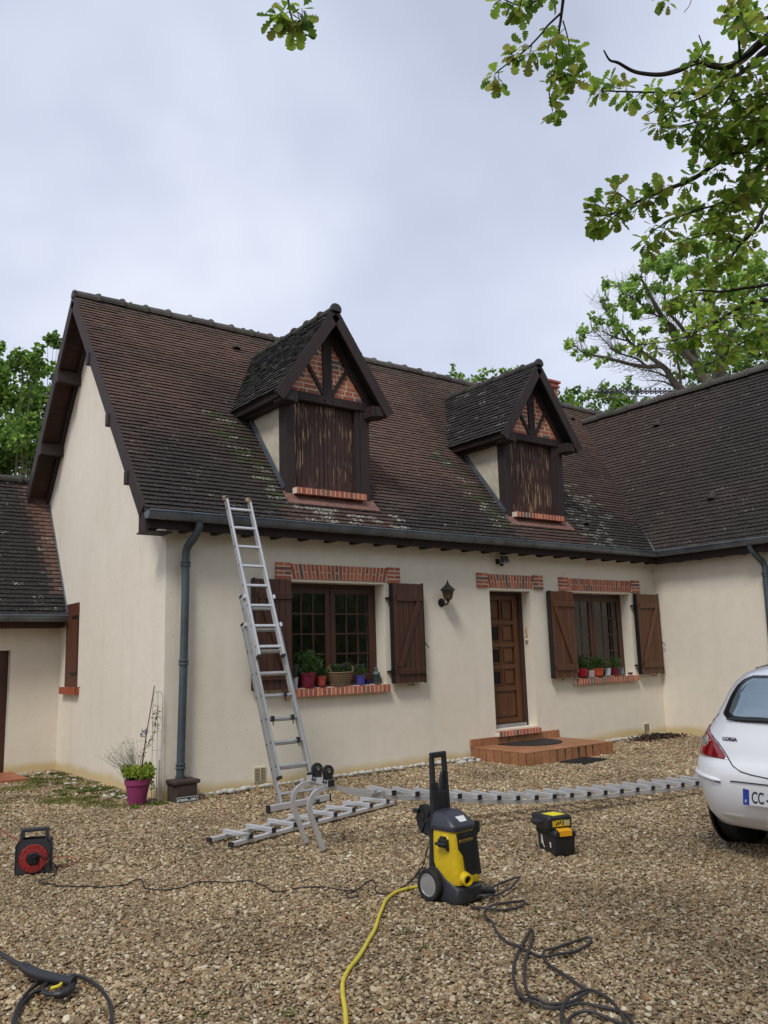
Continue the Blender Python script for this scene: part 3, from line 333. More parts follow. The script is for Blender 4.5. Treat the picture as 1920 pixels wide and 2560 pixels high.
def dor_col(P, rr):
    t = nz3(P, .9, 2)*.5+.1; c = mixc((.018, .017, .018), (.055, .046, .042), t)
    if rr.random() < .12: c = mixc(c, MOSS, .5)
    if rr.random() < .35: c = lich(c, rr.uniform(.2, .55))
    return vary(c, .2, rr)
def dor_col2(P, rr):
    t = nz3(P, .9, 4)*.5+.1; c = mixc((.018, .016, .017), (.045, .034, .031), t)
    if rr.random() < .15: c = lich(c, rr.uniform(.3, .7))
    return vary(c, .14, rr)
def ridge_caps(mb, a, b, colf, r=.085, ln=.36):
    a = Vector(a); b = Vector(b); d = (b-a); n = max(1, int(d.length/ln)); d.normalize(); st = (b-a).length/n; rr = random.Random(3)
    sx = d.cross(Vector((0, 0, 1))).normalized(); up = sx.cross(d)
    for i in range(n):
        p = a+d*(i*st); q = a+d*((i+1)*st+.03); vs = []
        hj = rr.uniform(-.006, .01)
        for (c, r1, h) in ((p, r*.92, 0), (q-d*.07, r, 0), (q-d*.05, r+.02, .0), (q-d*.02, r+.026, 0), (q, r+.014, 0)):
            for k in range(9):
                t = math.pi*(-.12+1.24*k/8); vs.append(c+sx*math.cos(t)*r1*1.05+up*(math.sin(t)*r1+hj-.035))
        mb.add(vs, [(m*9+k, m*9+k+1, (m+1)*9+k+1, (m+1)*9+k) for m in range(4) for k in range(8)]+[tuple(range(9)), tuple(range(36, 45))[::-1]], vary(mixc(colf, MOSS, rr.random()*.5 if rr.random() < .5 else 0), .3, rr))
        if rr.random() < .7:   # lichen and mortar lumps
            for _ in range(2):
                t = rr.uniform(.2, 2.9); c = p+d*rr.uniform(0, st)+sx*math.cos(t)*r+up*(math.sin(t)*r-.03)
                s = rr.uniform(.01, .022); mb.box(c, (s*2, s*2, s), Matrix.Rotation(rr.random()*3, 3, 'Z'), vary(mixc(LICH, MOSS, rr.random()), .3, rr))
BRK = [C3(180, 104, 80), C3(192, 118, 88), C3(164, 94, 75), C3(186, 110, 84), C3(166, 88, 70), C3(140, 92, 78), C3(110, 96, 92), C3(208, 128, 90)]
def bcol(rr=rnd): return vary(rr.choice(BRK if rr.random() < .55 else BRK[:5]), .12, rr)
def soldier_lintel(mb, mo, x0, x1, z0, z1, y, sidew=.21, th=.055):
    """two coursed side blocks with a fanned row of soldier bricks between"""
    mo.bb(x0+.003, x1-.003, y-.012, y+.05, z0+.003, z1-.004)
    for (a, b) in ((x0, x0+sidew), (x1-sidew, x1)):
        mo.bb(a+.003, b-.003, y-.027, y+.04, z0-.014, z1+.014)
        n = 4; hh = (z1+.018-z0+.018)/n
        for r in range(n):
            cut = .62 if r % 2 else (1.0 if r == 2 else .45)
            xs = [a, a+(b-a)*(.55 if r % 2 else .98), b] if r % 2 else [a, b]
            for k in range(len(xs)-1):
                if xs[k+1]-xs[k] < .02: continue
                zz = z0-.018+r*hh; mb.bb(xs[k]+(.0 if k == 0 else .006), xs[k+1]-(.006 if k < len(xs)-2 else 0), y-.030, y+.04, zz+.007, zz+hh-.007, bcol())
    a = x0+sidew+.01; b = x1-sidew-.01; n = int((b-a)/(th+.004)); st = (b-a)/n; xc = (a+b)/2
    for i in range(n):
        x = a+(i+.5)*st; sh = (x-xc)/((b-a)/2)*.045; segs = [(z0, z1)] if i % 2 == 0 else ([(z0, z0+(z1-z0)*.45), (z0+(z1-z0)*.45+.011, z1)])
        for (s, t) in segs:
            f = lambda z: x+sh*((z-z0)/(z1-z0)-.5)
            w2 = (st-.015)/2; c = bcol(); yy = y-.015-rnd.uniform(0, .003)
            mb.prism([(f(s)-w2, yy, s), (f(s)+w2, yy, s), (f(t)+w2, yy, t), (f(t)-w2, yy, t)], (0, .045, 0), c)
def brick_sill(mb, mo, x0, x1, y0, y1, z0, z1, pitch=.066):
    mo.bb(x0+.004, x1-.004, y0+.003, y1, z0+.004, z1-.008)
    n = int((x1-x0)/pitch); st = (x1-x0)/n
    for i in range(n):
        c = bcol(); a = x0+i*st+.007; b = x0+(i+1)*st-.007
        mb.prism([(a, y0+rnd.uniform(-.002, .002), z0), (b, y0, z0), (b, y0, z1-.008), (b, y1, z1+.012), (a, y1, z1+.012), (a, y0, z1-.008)][:0] or [(a, y0, z0), (a, y1, z0), (a, y1, z1+.006), (a, y0, z1-.004)], (b-a, 0, 0), c)

# ------------------------------------------------------------ the house
W = 9.187
house = tag(empty('house', (0, 0, 0)), 'cream rendered house with steep brown tiled roof, two dormers and a side wing', 'house')
OPEN = [(1.60, 3.10, 1.12, 2.44), (5.08, 5.955, .37, 2.405), (6.84, 8.445, 1.035, 2.41)]
wl = MB()
xs = sorted({0, W}.union(*[{o[0], o[1]} for o in OPEN])); zs = sorted({-.3, 3.12}.union(*[{o[2], o[3]} for o in OPEN]))
xs = [x for x in xs]; 
for i in range(len(xs)-1):
    for j in range(len(zs)-1):
        a, b, c, d = xs[i], xs[i+1], zs[j], zs[j+1]; mx_, mz = (a+b)/2, (c+d)/2
        if any(o[0] < mx_ < o[1] and o[2] < mz < o[3] for o in OPEN): continue
        wl.add([(a, 0, c), (b, 0, c), (b, 0, d), (a, 0, d)], [(0, 1, 2, 3)])
for (a, b, c, d) in OPEN:
    t = .34
    wl.add([(a, 0, c), (a, t, c), (a, t, d), (a, 0, d)], [(0, 1, 2, 3)]); wl.add([(b, 0, c), (b, 0, d), (b, t, d), (b, t, c)], [(0, 1, 2, 3)])
    wl.add([(a, 0, d), (a, t, d), (b, t, d), (b, 0, d)], [(0, 1, 2, 3)]); wl.add([(a, 0, c), (b, 0, c), (b, t, c), (a, t, c)], [(0, 1, 2, 3)])
# gable wall facing left, back wall, far right walls
YR, ZR = 2.71, 6.776
wl.add([(0, 0, -.3), (0, 0, zroof(0)-.15), (0, YR, ZR-.15), (0, 2*YR, zroof(0)-.15), (0, 2*YR, -.3)], [(0, 1, 2, 3, 4)])
wl.add([(0, 5.42, -.3), (0, 5.42, 3.2), (13, 5.42, 3.2), (13, 5.42, -.3)], [(0, 1, 2, 3)])
wl.build('wall', M_ST, house)
ww = MB(); ww.add([(W, 0, -.3), (W, 0, 3.12), (W, -4.6, 3.12), (W, -4.6, -.3)], [(0, 1, 2, 3)])
ww.add([(W, -4.6, -.3), (W, -4.6, 3.12), (10.4, -4.6, 6.2), (11.6, -4.6, 3.1), (11.6, -4.6, -.3)], [(0, 1, 2, 3, 4)]); ww.add([(11.6, -4.6, -.3), (11.6, 5.4, -.3), (11.6, 5.4, 3.12), (11.6, -4.6, 3.12)], [(0, 1, 2, 3)])
ww.build('wing_wall', M_ST, house)
# roof slabs (underlay) + tiles
XL = -.335
rf = MB(); t = .10
def slab(mb, a, b, c, d, n, th):
    n = Vector(n).normalized()*(-th); mb.prism([a, b, c, d], n)
sN = Vector((0, -1.243, 1)).normalized(); rN = Vector((0, 1.243, 1)).normalized()
y0 = -.235
rf.cm = 1
slab(rf, (XL, y0, zroof(y0)), (12.4, y0, zroof(y0)), (12.4, YR, ZR), (XL, YR, ZR), sN, .05)
slab(rf, (XL, YR, ZR), (12.4, YR, ZR), (12.4, 5.6, 3.19), (XL, 5.6, 3.19), rN, .05)
rf.cm = 0
slope_len = math.hypot(YR-y0, ZR-zroof(y0)); Vs = Vector((0, 1, 1.243)).normalized()
def keep_main(P):
    if P.x > 8.95+ (P.z-3.14)/2.2+.12 and P.z < 6.25: return False
    for xc in (2.32, 6.35):
        if abs(P.x-xc) < .6 and .2 < P.y < 1.1: return False
    return True
tiles(rf, (XL, y0, zroof(y0)), (1, 0, 0), Vs, sN, 12.4-XL, slope_len, roof_col, keep_main)
tiles(rf, (.3, 5.6, 3.19), (-1, 0, 0), Vector((0, -1, 1.243)), rN, .63, 4.55, roof_col)
ridge_caps(rf, (XL-.01, YR, ZR+.03), (11.9, YR, ZR+.03), (.10, .088, .078))
main_roof = rf.build('roof', [M_TILE, M_SLAB], house)
# wing roof
wr = MB(); wS = 2.2; wx0 = 8.95; wz0 = 3.14; WX, WZ = 10.40, 6.33; wN = Vector((-wS, 0, 1)).normalized()
wr.cm = 1; slab(wr, (wx0, 2.6, wz0), (wx0, -4.9, wz0), (WX, -4.9, WZ), (WX, 2.6, WZ), wN, .05); slab(wr, (WX, 2.4, WZ), (WX, -4.9, WZ), (11.85, -4.9, 3.14), (11.85, 2.4, 3.14), Vector((wS, 0, 1)), .05)
wr.cm = 0
def keep_wing(P): return P.z > zroof(P.y)-.10
tiles(wr, (wx0, 2.6, wz0), (0, -1, 0), Vector((1, 0, wS)), wN, 7.5, math.hypot(WX-wx0, WZ-wz0), wing_col, keep_wing)
ridge_caps(wr, (WX, 2.25, WZ+.02), (WX, -4.9, WZ+.02), (.085, .078, .07), r=.095)
wroof = tag(wr.build('wing_roof', [M_TILE, M_SLAB], house), 'steep dark tiled roof slope of the side wing')
# lead valley strip
vb = MB(); vb.tube([(8.93, -.25, 3.15), (9.27, .32, 3.83), (9.6, .93, 4.58), (10.0, 1.62, 5.45), (10.33, 2.2, 6.2)], .012, 5, (.05, .045, .045, 1)); vb.build('valley_strip', M_ZINC, wroof)
# roof vents (small dark hooded tiles)
def vent(par, P, n, u, nm='roof_vent'):
    m = MB(); P = Vector(P)+Vector(n)*.02; n = Vector(n).normalized(); u = Vector(u).normalized(); v = n.cross(u); vs = []
    for (k, rr_, dd_) in ((0, .075, 0), (1, .07, .09), (2, .02, .18)):
        for i in range(7):
            t = math.pi*i/6; vs.append(P+u*math.cos(t)*rr_+n*math.sin(t)*rr_*.75+v*dd_)
    m.add(vs, [(k*7+i, k*7+i+1, (k+1)*7+i+1, (k+1)*7+i) for k in range(2) for i in range(6)], (.04, .035, .033, 1)); m.add([vs[i]+v*.03 for i in range(7)], [tuple(range(7))], (.003, .003, .003, 1))
    return m.build(nm, M_TILE, par)
for (x, y) in ((2.07, 2.32), (6.65, 2.33), (10.12, 2.37), (7.55, .13)): vent(main_roof, (x, y, zroof(y)), sN, (1, 0, 0))
for (y, z) in ((.28, 5.72), (-1.2, 3.95)): vent(wroof, (wx0+(z-wz0)/wS, y, z), wN, (0, -1, 0))
# gable rake: soffit boards, purlin ends, barge boards
sf = MB()
for (sgn, y1, zz) in ((1, -.2, zroof(-.2)), (-1, 5.55, zroof(5.42-5.55))):
    a = Vector((XL+.02, y1, zz-.075)); b = Vector((XL+.02, YR, ZR-.075)); nb = 22
    ln = (b-a).length; d = (b-a)/ln
    k = int(ln/.105)
    for i in range(k):
        p = a+d*(i*.105+.05); sf.box(p+Vector((.155, 0, 0)), (.33, .10, .018), Matrix.Rotation(math.atan2(d.z, d.y), 3, 'X'))
sf.build('soffit', M_BEAMH, house)
pu = []
for (y, nz_) in ((1.9, 1), (1.05, 1), (.35, 1)):
    m = MB(); m.box((XL/2-.02, y, zroof(y)-.22), (.36, .10, .16)); m.build('purlin_end', M_BEAM, house, bevel=.008)
for y in (3.36, 4.12):
    m = MB(); m.box((XL/2-.01, y, zroof(5.42-y)-.24), (.34, .12, .18)); m.build('purlin_end', M_BEAM, house, bevel=.008)
bg = MB(); bg.beam((XL+.005, -.12, zroof(-.12)-.10), (XL+.005, YR, ZR-.10), .03, .17, up=(0, 0, 1)); bg.build('barge_board', M_BEAM, house)
bg = MB(); bg.beam((XL+.005, 5.5, zroof(-.08)-.10), (XL+.005, YR, ZR-.10), .03, .17, up=(0, 0, 1)); bg.beam((-.03, 5.5, zroof(-.08)-.14), (-.03, YR, ZR-.14), .06, .1); bg.build('barge_board', M_BEAM, house)
# boxed eave end and soffit along the eaves
ev = MB(); ev.prism([(XL, -.215, 2.925), (XL, -.215, zroof(-.215)-.03), (XL, -.02, zroof(-.02)-.05), (XL, -.02, 2.925)], (.03, 0, 0)); ev.bb(XL+.03, W-.2, -.215, -.195, 2.955, zroof(-.215)-.06)
ev.bb(XL+.03, W-.2, -.195, .0, 3.02, 3.035)
for i in range(24): ev.bb(-.25+i*.40, -.18+i*.40, -.195, 0, 2.95, 3.02)
ev.bb(W-.215, W-.195, -4.9, -.2, 2.925, 3.09); ev.bb(W-.195, W, -4.9, -.0, 3.02, 3.035)
for i in range(11): ev.bb(W-.195, W, -.6-i*.40, -.53-i*.40, 2.935, 3.02)
ev.bb(XL+.03, -.001, -.195, .12, 2.925, 2.94)
ev.build('eave_board', M_BEAM, house)
# gutters
def gutter(pts, name, par, r=.082):
    m = MB(); P = [Vector(p) for p in pts]; vs = []; n = 13
    for i, p in enumerate(P):
        if i == 0: d = (P[1]-P[0]).normalized()
        elif i == len(P)-1: d = (P[-1]-P[-2]).normalized()
        else: d = ((P[i]-P[i-1]).normalized()+(P[i+1]-P[i]).normalized()).normalized()
        sx = Vector((d.y, -d.x, 0)).normalized(); k = 1.0
        if 0 < i < len(P)-1: k = 1/max(.5, sx.dot(Vector(((P[1]-P[0]).normalized().y, -(P[1]-P[0]).normalized().x, 0))))
        prof = [(-r, .0)]+[(-math.cos(math.pi*j/10)*r, -math.sin(math.pi*j/10)*r) for j in range(1, 10)]+[(r, .0), (r+.006, .012), (r+.016, .004)]
        for (a, z) in prof: vs.append(p+sx*a*k+Vector((0, 0, z)))
    m.add(vs, [(i*n+j, i*n+j+1, (i+1)*n+j+1, (i+1)*n+j) for i in range(len(P)-1) for j in range(n-1)]+[tuple(range(n))])
    # rolled lip and seams
    for i in range(len(P)-1):
        d = (P[i+1]-P[i]); L_ = d.length; d.normalize(); sx = Vector((d.y, -d.x, 0))
        m.tube([P[i]+sx*(r+.006)+Vector((0, 0, .008)), P[i+1]+sx*(r+.006)+Vector((0, 0, .008))], .009, 6)
        q = .5
        while q < L_:
            c = P[i]+d*q; m.tube([c+sx*(-math.cos(math.pi*j/8)*(r+.003))+Vector((0, 0, -math.sin(math.pi*j/8)*(r+.003))) for j in range(9)], .0045, 5); q += .62
    o = m.build(name, M_ZINC, par, smooth=True); return o
gutter([(-.345, -.285, 3.13), (W-.285, -.285, 3.125), (W-.285, -4.9, 3.13)], 'gutter', house)
def downpipe(pts, collars, par, r=.045, shoe=None):
    m = MB(); m.tube(smooth_path(pts, 5), r, 14)
    for z, (x, y) in collars:
        m.lathe([(r+.004, -.03), (r+.012, -.025), (r+.012, -.015), (r+.004, -.008), (r+.004, .008), (r+.014, .015), (r+.014, .025), (r, .03)], (x, y, z), 14)
        m.bb(x-.012, x+.012, y, 0 if par is house and y > -.2 else y, z-.01, z+.01)
    return m.build('downpipe', M_PIPE, par, smooth=True)
downpipe([(.275, -.285, 3.06), (.275, -.27, 2.98), (.25, -.20, 2.88), (.215, -.10, 2.78), (.205, -.08, 2.66), (.205, -.08, 2.3), (.19, -.08, 1.4), (.165, -.08, .2)], [(2.59, (.205, -.08)), (1.48, (.191, -.08)), (.36, (.169, -.08))], house)
downpipe([(W-.285, -2.02, 3.06), (W-.26, -2.03, 2.97), (W-.16, -2.08, 2.84), (W-.08, -2.12, 2.72), (W-.08, -2.12, 2.5), (W-.08, -2.1, 1.2), (W-.08, -2.1, 0)], [(2.58, (W-.08, -2.12)), (1.4, (W-.08, -2.1))], house)
# chimney behind the ridge
ch = MB(); mo = MB(); mo.bb(10.610, 10.870, 3.36, 3.66, 5.6, 7.50)
for k in range(25):
    z = 5.75+k*.07
    for (a, b, c, d) in ((10.600, 10.735, 3.35, 3.5), (10.745, 10.880, 3.35, 3.5), (10.600, 10.735, 3.51, 3.67), (10.745, 10.880, 3.51, 3.67)): ch.bb(a, b, c, d, z, z+.06, bcol())
ch.bb(10.560, 10.920, 3.31, 3.71, 7.48, 7.53, bcol()); ch.bb(10.580, 10.900, 3.33, 3.69, 7.535, 7.58, bcol()); ch.bb(10.540, 10.940, 3.29, 3.73, 7.585, 7.64, C3(160, 84, 66))
ch.build('chimney', M_BRICK, main_roof); mo.build('chimney_core', M_MORT, main_roof)

# ---- dormers
def dormer(xc, px0, px1, dcol, lab):
    d = tag(empty('dormer', (xc, .1, 3.5)), lab); d.parent = house
    yf = .10
    for (a, b) in ((px0, px0+.145), (px1-.145, px1)):
        m = MB(); m.bb(a, b, yf, yf+.16, 3.48, 4.862); m.build('post', M_BEAM, d, bevel=.006)
    m = MB(); m.bb(px0-.05, px1+.05, yf-.012, yf+.14, 4.865, 4.985)
    for x in (px0+.07, px1-.07, xc-.06, xc+.06): m.bb(x-.008, x+.008, yf-.03, yf-.012, 4.91, 4.926)
    m.build('lintel_beam', M_BEAM, d, bevel=.005)
    zr = 6.17; sl_ = 1.43; zt = lambda x: zr-sl_*abs(x-xc)
    m = MB(); m.bb(xc-.07, xc+.07, yf-.004, yf+.1, 4.987, 5.98)
    for s in (-1, 1):
        m.beam((xc+s*.07, yf+.045, 5.01), (xc+s*.33, yf+.045, 5.42), .10, .05, up=(0, 0, 1))
    m.build('king_post_frame', M_BEAM, d)
    m = MB()
    for s in (-1, 1): m.beam((xc+s*.76, yf+.045, zt(xc+.76)-.205), (xc+s*.0, yf+.045, zr-.205), .106, .115, up=(0, 0, 1))
    m.build('rafter', M_BEAM, d)
    # brick infill
    m = MB(); mo = MB(); mo.prism([(xc-.62, yf+.024, 4.985), (xc+.62, yf+.024, 4.985), (xc, yf+.024, 5.80)], (0, .05, 0)); rr = random.Random(int(xc*7))
    z = 4.99; row = 0
    while z < 5.78:
        hw = (5.82-z)/(5.82-4.985)*.64; x = xc-hw+(rr.uniform(0, .1) if row % 2 else 0)-.02
        while x < xc+hw:
            bl = rr.choice((.17, .15, .19, .12)); m.bb(max(x, xc-hw), min(x+bl, xc+hw+.01), yf+.02, yf+.05, z, z+.052, bcol(rr)); x += bl+.016
        z += .069; row += 1
    m.build('brick_infill', M_BRICK, d); mo.build('mortar_panel', M_MORT, d)
    # shutter leaves
    m = MB(); x0, x1 = px0+.145, px1-.145; sx0, sx1 = x0+.01, x1-.08
    for k in range(14):
        a = sx0+(sx1-sx0)*k/14; b = sx0+(sx1-sx0)*(k+1)/14
        if k == 7: a += .012
        m.bb(a+.003, b-.003, yf+.085+(k % 2)*.002, yf+.115, 3.67, 4.86)
    m.bb(sx0, sx1, yf+.1, yf+.12, 3.66, 4.86)
    m.build('shutter', M_PEEL, d)
    m = MB(); m.bb(x0-.1, x1+.1, yf+.12, yf+.15, 3.5, 4.9); m.bb(sx1+.003, x1, yf+.02, yf+.118, 3.66, 4.86); m.build('window_recess', M_BEAM, d)
    m = MB(); mo = MB(); brick_sill(m, mo, px0+.10, px1-.145+.0, -.01, yf+.08, 3.575, 3.662, .07); m.build('sill', M_BRICK, d); mo.build('sill_mortar', M_MORT, d)
    # terracotta apron at the foot
    m = MB(); yb = -.03
    m.prism([(px0-.03, yf+.02, zroof(yf)+.085), (px1+.03, yf+.02, zroof(yf)+.085), (px1+.07, yb+.01, zroof(yb)+.072), (px0-.02, yb+.01, zroof(yb)+.072)], (0, .01, -.02))
    m.prism([(px0-.02, yf-.005, 3.50), (px1+.02, yf-.005, 3.50), (px1+.02, yf-.005, 3.59), (px0-.02, yf-.005, 3.59)], (0, .03, 0)); m.build('apron', M_TERRAFL, d)
    # cheeks
    for s, x in ((1, px0+.02), (-1, px1-.02)):
        m = MB(); m.prism([(x, yf+.16, zroof(yf+.16)), (x, 1.32, zroof(1.32)), (x, 1.32, 4.95), (x, yf+.16, 4.95)], (s*.03, 0, 0)); m.build('cheek', M_CHEEK, d)
        m = MB(); m.beam((x-s*.016, yf+.05, zroof(yf+.05)+.055), (x-s*.016, 1.27, zroof(1.27)+.055), .024, .10); m.build('flashing', M_ZINC, d)
    # roof: two slopes + ridge
    he = .90; ze = zt(xc+he); yo = -.13; rt = MB()
    yv = lambda z: (z-3.407)/1.243
    for s in (-1, 1):
        n = Vector((s*sl_, 0, 1)).normalized(); rt.cm = 1
        slab(rt, (xc+s*he, yo+.01, ze), (xc, yo+.01, zr), (xc, yv(zr)+.25, zr), (xc+s*he, yv(ze)+.25, ze), n, .035)
        rt.cm = 0; V = Vector((-s, 0, sl_)); O = (xc+s*he, yo, ze) if s > 0 else (xc+s*he, yv(zr)+.25, ze); U = (0, 1, 0) if s > 0 else (0, -1, 0)
        tiles(rt, O, U, V, n, yv(zr)+.25-yo, math.hypot(he, zr-ze), dcol, lambda P: P.z > zroof(P.y)-.12, e=.078, jit=1.6)
    ridge_caps(rt, (xc, yv(zr)+.1, zr+.015), (xc, yo+.0, zr+.015), (.05, .046, .043), r=.062, ln=.33)
    rt.build('dormer_roof', [M_TILE, M_SLAB], d)
    m = MB()
    for s in (-1, 1):
        m.beam((xc+s*(he-.01), yo+.012, ze-.09), (xc, yo+.012, zr-.09), .03, .15, up=(0, 0, 1))
    m.build('barge_board', M_BEAM, d)
    for s in (-1, 1):
        m = MB(); a = xc+s*(he-.03); b = xc+s*.66
        m.prism([(a, yo+.03, ze-.08), (b, yo+.03, ze-.085), (b, yo+.03, ze-.0), (a, yo+.03, ze-.0)], (0, yv(ze)-yo, 0))
        m.bb(min(xc+s*.60, xc+s*.84), max(xc+s*.60, xc+s*.84), yo+.034, yo+.24, ze-.125, ze+.02); m.beam((xc+s*.72, yo+.02, ze-.05), (xc+s*.72, yv(ze), ze-.05), .12, .13); m.build('eave_beam', M_BEAM, d)
    m = MB(); m.box((xc, yo+.13, zr-.2), (.07, .24, .10)); m.build('ridge_beam', M_BEAMH, d)
dormer(2.32, 1.64, 3.00, dor_col, 'left dormer, lichen flecked tile roof, peeling brown shutters')
dormer(6.35, 5.66, 7.04, dor_col2, 'right dormer with chimney behind it, cracked peeling shutters')

# ---- window lintels, sills, shutters, casements, door
def lintel(x0, x1, z0, z1):
    m = MB(); mo = MB(); soldier_lintel(m, mo, x0, x1, z0, z1, 0); o = m.build('brick_lintel', M_BRICK, house); mo.build('lintel_mortar', M_MORT, o)
lintel(1.42, 3.365, 2.475, 2.66); lintel(4.825, 6.24, 2.45, 2.645); lintel(6.625, 8.715, 2.445, 2.635)
def sill(x0, x1, z0, z1, y0=-.075, y1=.22):
    m = MB(); mo = MB(); brick_sill(m, mo, x0, x1, y0, y1, z0, z1); o = m.build('brick_sill', M_BRICK, house); mo.build('sill_mortar', M_MORT, o)
sill(1.50, 3.115, 1.02, 1.115); sill(6.82, 8.45, .94, 1.03); sill(5.06, 5.95, .275, .35, -.085, .20)
def window(x0, x1, z0, z1, cols, lab, curtain=False):
    y = .20; r = tag(empty('window', ((x0+x1)/2, y, z0)), lab); r.parent = house
    m = MB(); f = .055
    m.bb(x0, x1, y, y+.07, z0, z0+f); m.bb(x0, x1, y, y+.07, z1-f, z1); m.bb(x0, x0+f, y, y+.07, z0+f, z1-f); m.bb(x1-f, x1, y, y+.07, z0+f, z1-f); m.build('frame', M_FRAME, r, bevel=.004)
    xc = (x0+x1)/2
    for k, (a, b) in enumerate(((x0+f, xc-.005), (xc+.005, x1-f))):
        m = MB(); s = .075; c, d = z0+f, z1-f; yy = y-.012
        m.bb(a, b, yy, yy+.05, c, c+s+.02); m.bb(a, b, yy, yy+.05, d-s, d); m.bb(a, a+s, yy, yy+.05, c+s+.02, d-s); m.bb(b-s, b, yy, yy+.05, c+s+.02, d-s); m.build('casement', M_FRAME, r, bevel=.005)
        ga, gb, gc, gd = a+s, b-s, c+s+.02, d-s; mm = MB()
        for i in range(1, cols): x = ga+(gb-ga)*i/cols; mm.bb(x-.010, x+.010, yy+.012, yy+.034, gc, gd)
        for i in range(1, 4): z = gc+(gd-gc)*i/4; mm.bb(ga, gb, yy+.010, yy+.036, z-.009, z+.009)
        mm.build('glazing_bar', M_FRAME, r)
        g = MB(); g.bb(ga, gb, yy+.020, yy+.024, gc, gd); g.build('pane', M_GLASS, r)
    if curtain:
        for (a, b) in ((x0+.05, xc-.15), (xc+.08, x1-.35), (x1-.30, x1-.08)):
            vs = []; n = 40
            for i in range(n+1):
                x = a+(b-a)*i/n; yy = y+.16+.018*math.sin(i*1.3)+.01*math.sin(i*.61)
                vs += [(x, yy, z0), (x, yy, z1)]
            m = MB(); m.add(vs, [(2*i, 2*i+2, 2*i+3, 2*i+1) for i in range(n)]); m.build('curtain', mat('net_curtain', C3(200, 200, 196), .9, transl=.3), r, smooth=True)
window(*OPEN[0], 3, 'wide window behind flower pots, dark panes reflecting trees')
window(*OPEN[2], 3, 'window right of the door with pale net curtains', True)
def shutter(x0, x1, z0, z1, hinge, lab, base):
    y0 = -.115; y1 = -.078; r = tag(empty('shutter', ((x0+x1)/2, y0, z0)), lab); r.parent = house
    m = MB(); n = 6
    for i in range(n):
        a = x0+(x1-x0)*i/n; b = x0+(x1-x0)*(i+1)/n; m.bb(a+.003, b-.003, y0, y1, z0, z1-.002*(i % 2), vary(base, .25))
    m.bb(x0+.005, x1-.005, y0+.012, y1-.003, z0+.003, z1-.005, vary(base, .1)); m.build('board', M_SHUT, r)
    m = MB(); zb0, zb1 = z0+.155, z1-.20; c = vary(base, .15)
    for z in (zb0, zb1): m.bb(x0+.05, x1-.01, y0-.024, y0, z-.042, z+.042, c) if hinge < 0 else m.bb(x0+.05, x1-.01, y0-.024, y0, z-.042, z+.042, c)
    a, b = ((x0+.09, zb1-.05), (x1-.09, zb0+.05)) if hinge < 0 else ((x1-.09, zb1-.05), (x0+.09, zb0+.05))
    m.beam((a[0], y0-.012, a[1]), (b[0], y0-.012, b[1]), .023, .075, up=(0, -1, 0) if False else (0, 0, 1), col=c); m.build('batten', M_SHUT, r, bevel=.004)
    m = MB()
    for z in (zb0, zb1):
        for i in range(4): m.lathe([(.008, 0), (.006, .004), (0, .006)], (x0+.1+i*.11, y0-.024, z), 6, (0, -1, 0))
    ex = x1 if hinge > 0 else x0; hx = x0 if hinge > 0 else x1
    for z in (zb0, zb1): m.bb(hx-.03, hx+.02, y0+.01, y1+.02, z-.028, z+.028); m.bb(hx-.05 if hinge > 0 else hx, hx if hinge > 0 else hx+.05, -.07, 0, z-.012, z+.012)
    m.bb(ex-.006, ex+.008, y0-.004, y1+.004, z0-.01, z1+.01); m.bb(x0-.010, x0-.001, y0-.002, -.04, z0, z1)  # last strip: dark band standing in for the shaded side and wall gap
    m.beam((ex, y0-.01, (z0+z1)/2-.14), (ex+.03*hinge, y0-.05, (z0+z1)/2-.21), .01, .012); m.tube([(ex-.2*hinge, y0+.02, z0-.005), (ex-.2*hinge, y0+.01, z0-.03), (ex-.25*hinge, -.03, z0-.035)], .007, 6)
    m.build('hinge_iron_and_strip', M_IRON, r)
D1, D2 = C3(66, 38, 27), C3(92, 56, 34)
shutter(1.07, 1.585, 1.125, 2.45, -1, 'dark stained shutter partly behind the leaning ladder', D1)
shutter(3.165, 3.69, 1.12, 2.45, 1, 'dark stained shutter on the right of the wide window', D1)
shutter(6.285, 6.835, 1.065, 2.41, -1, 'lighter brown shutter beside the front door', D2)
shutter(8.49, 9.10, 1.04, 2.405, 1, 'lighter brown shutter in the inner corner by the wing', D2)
# gable shutter
r = tag(empty('shutter', (0, 3.3, 1.18)), 'closed narrow shutter on the gable wall'); r.parent = house
m = MB()
for i in range(5): m.bb(-.012, .04, 3.045+i*.112, 3.045+(i+1)*.112-.003, 1.185, 2.36, vary(C3(92, 52, 36), .15))
m.build('board', M_SHUT, r)
m = MB()
for z in (1.36, 2.16): m.bb(-.02, -.012, 3.045, 3.32, z-.02, z+.02)
m.bb(-.018, -.013, 3.045, 3.06, 1.38, 2.14); m.build('hinge_iron_and_strip', M_IRON, r)
m = MB(); m.tube([(-.0, 2.93, 1.18), (-.06, 2.93, 1.18), (-.06, 2.93, 1.10)], .006, 6); m.build('shutter_catch', M_IRON, r)
m = MB(); mo = MB(); 
for i in range(9): m.bb(-.07, .02, 2.965+i*.078, 2.965+i*.078+.07, 1.08, 1.178, vary(C3(160, 80, 50), .12))
mo.bb(-.064, .02, 2.967, 3.66, 1.084, 1.174); o = m.build('brick_sill', M_BRICK, house); mo.build('sill_mortar', M_MORT, o)
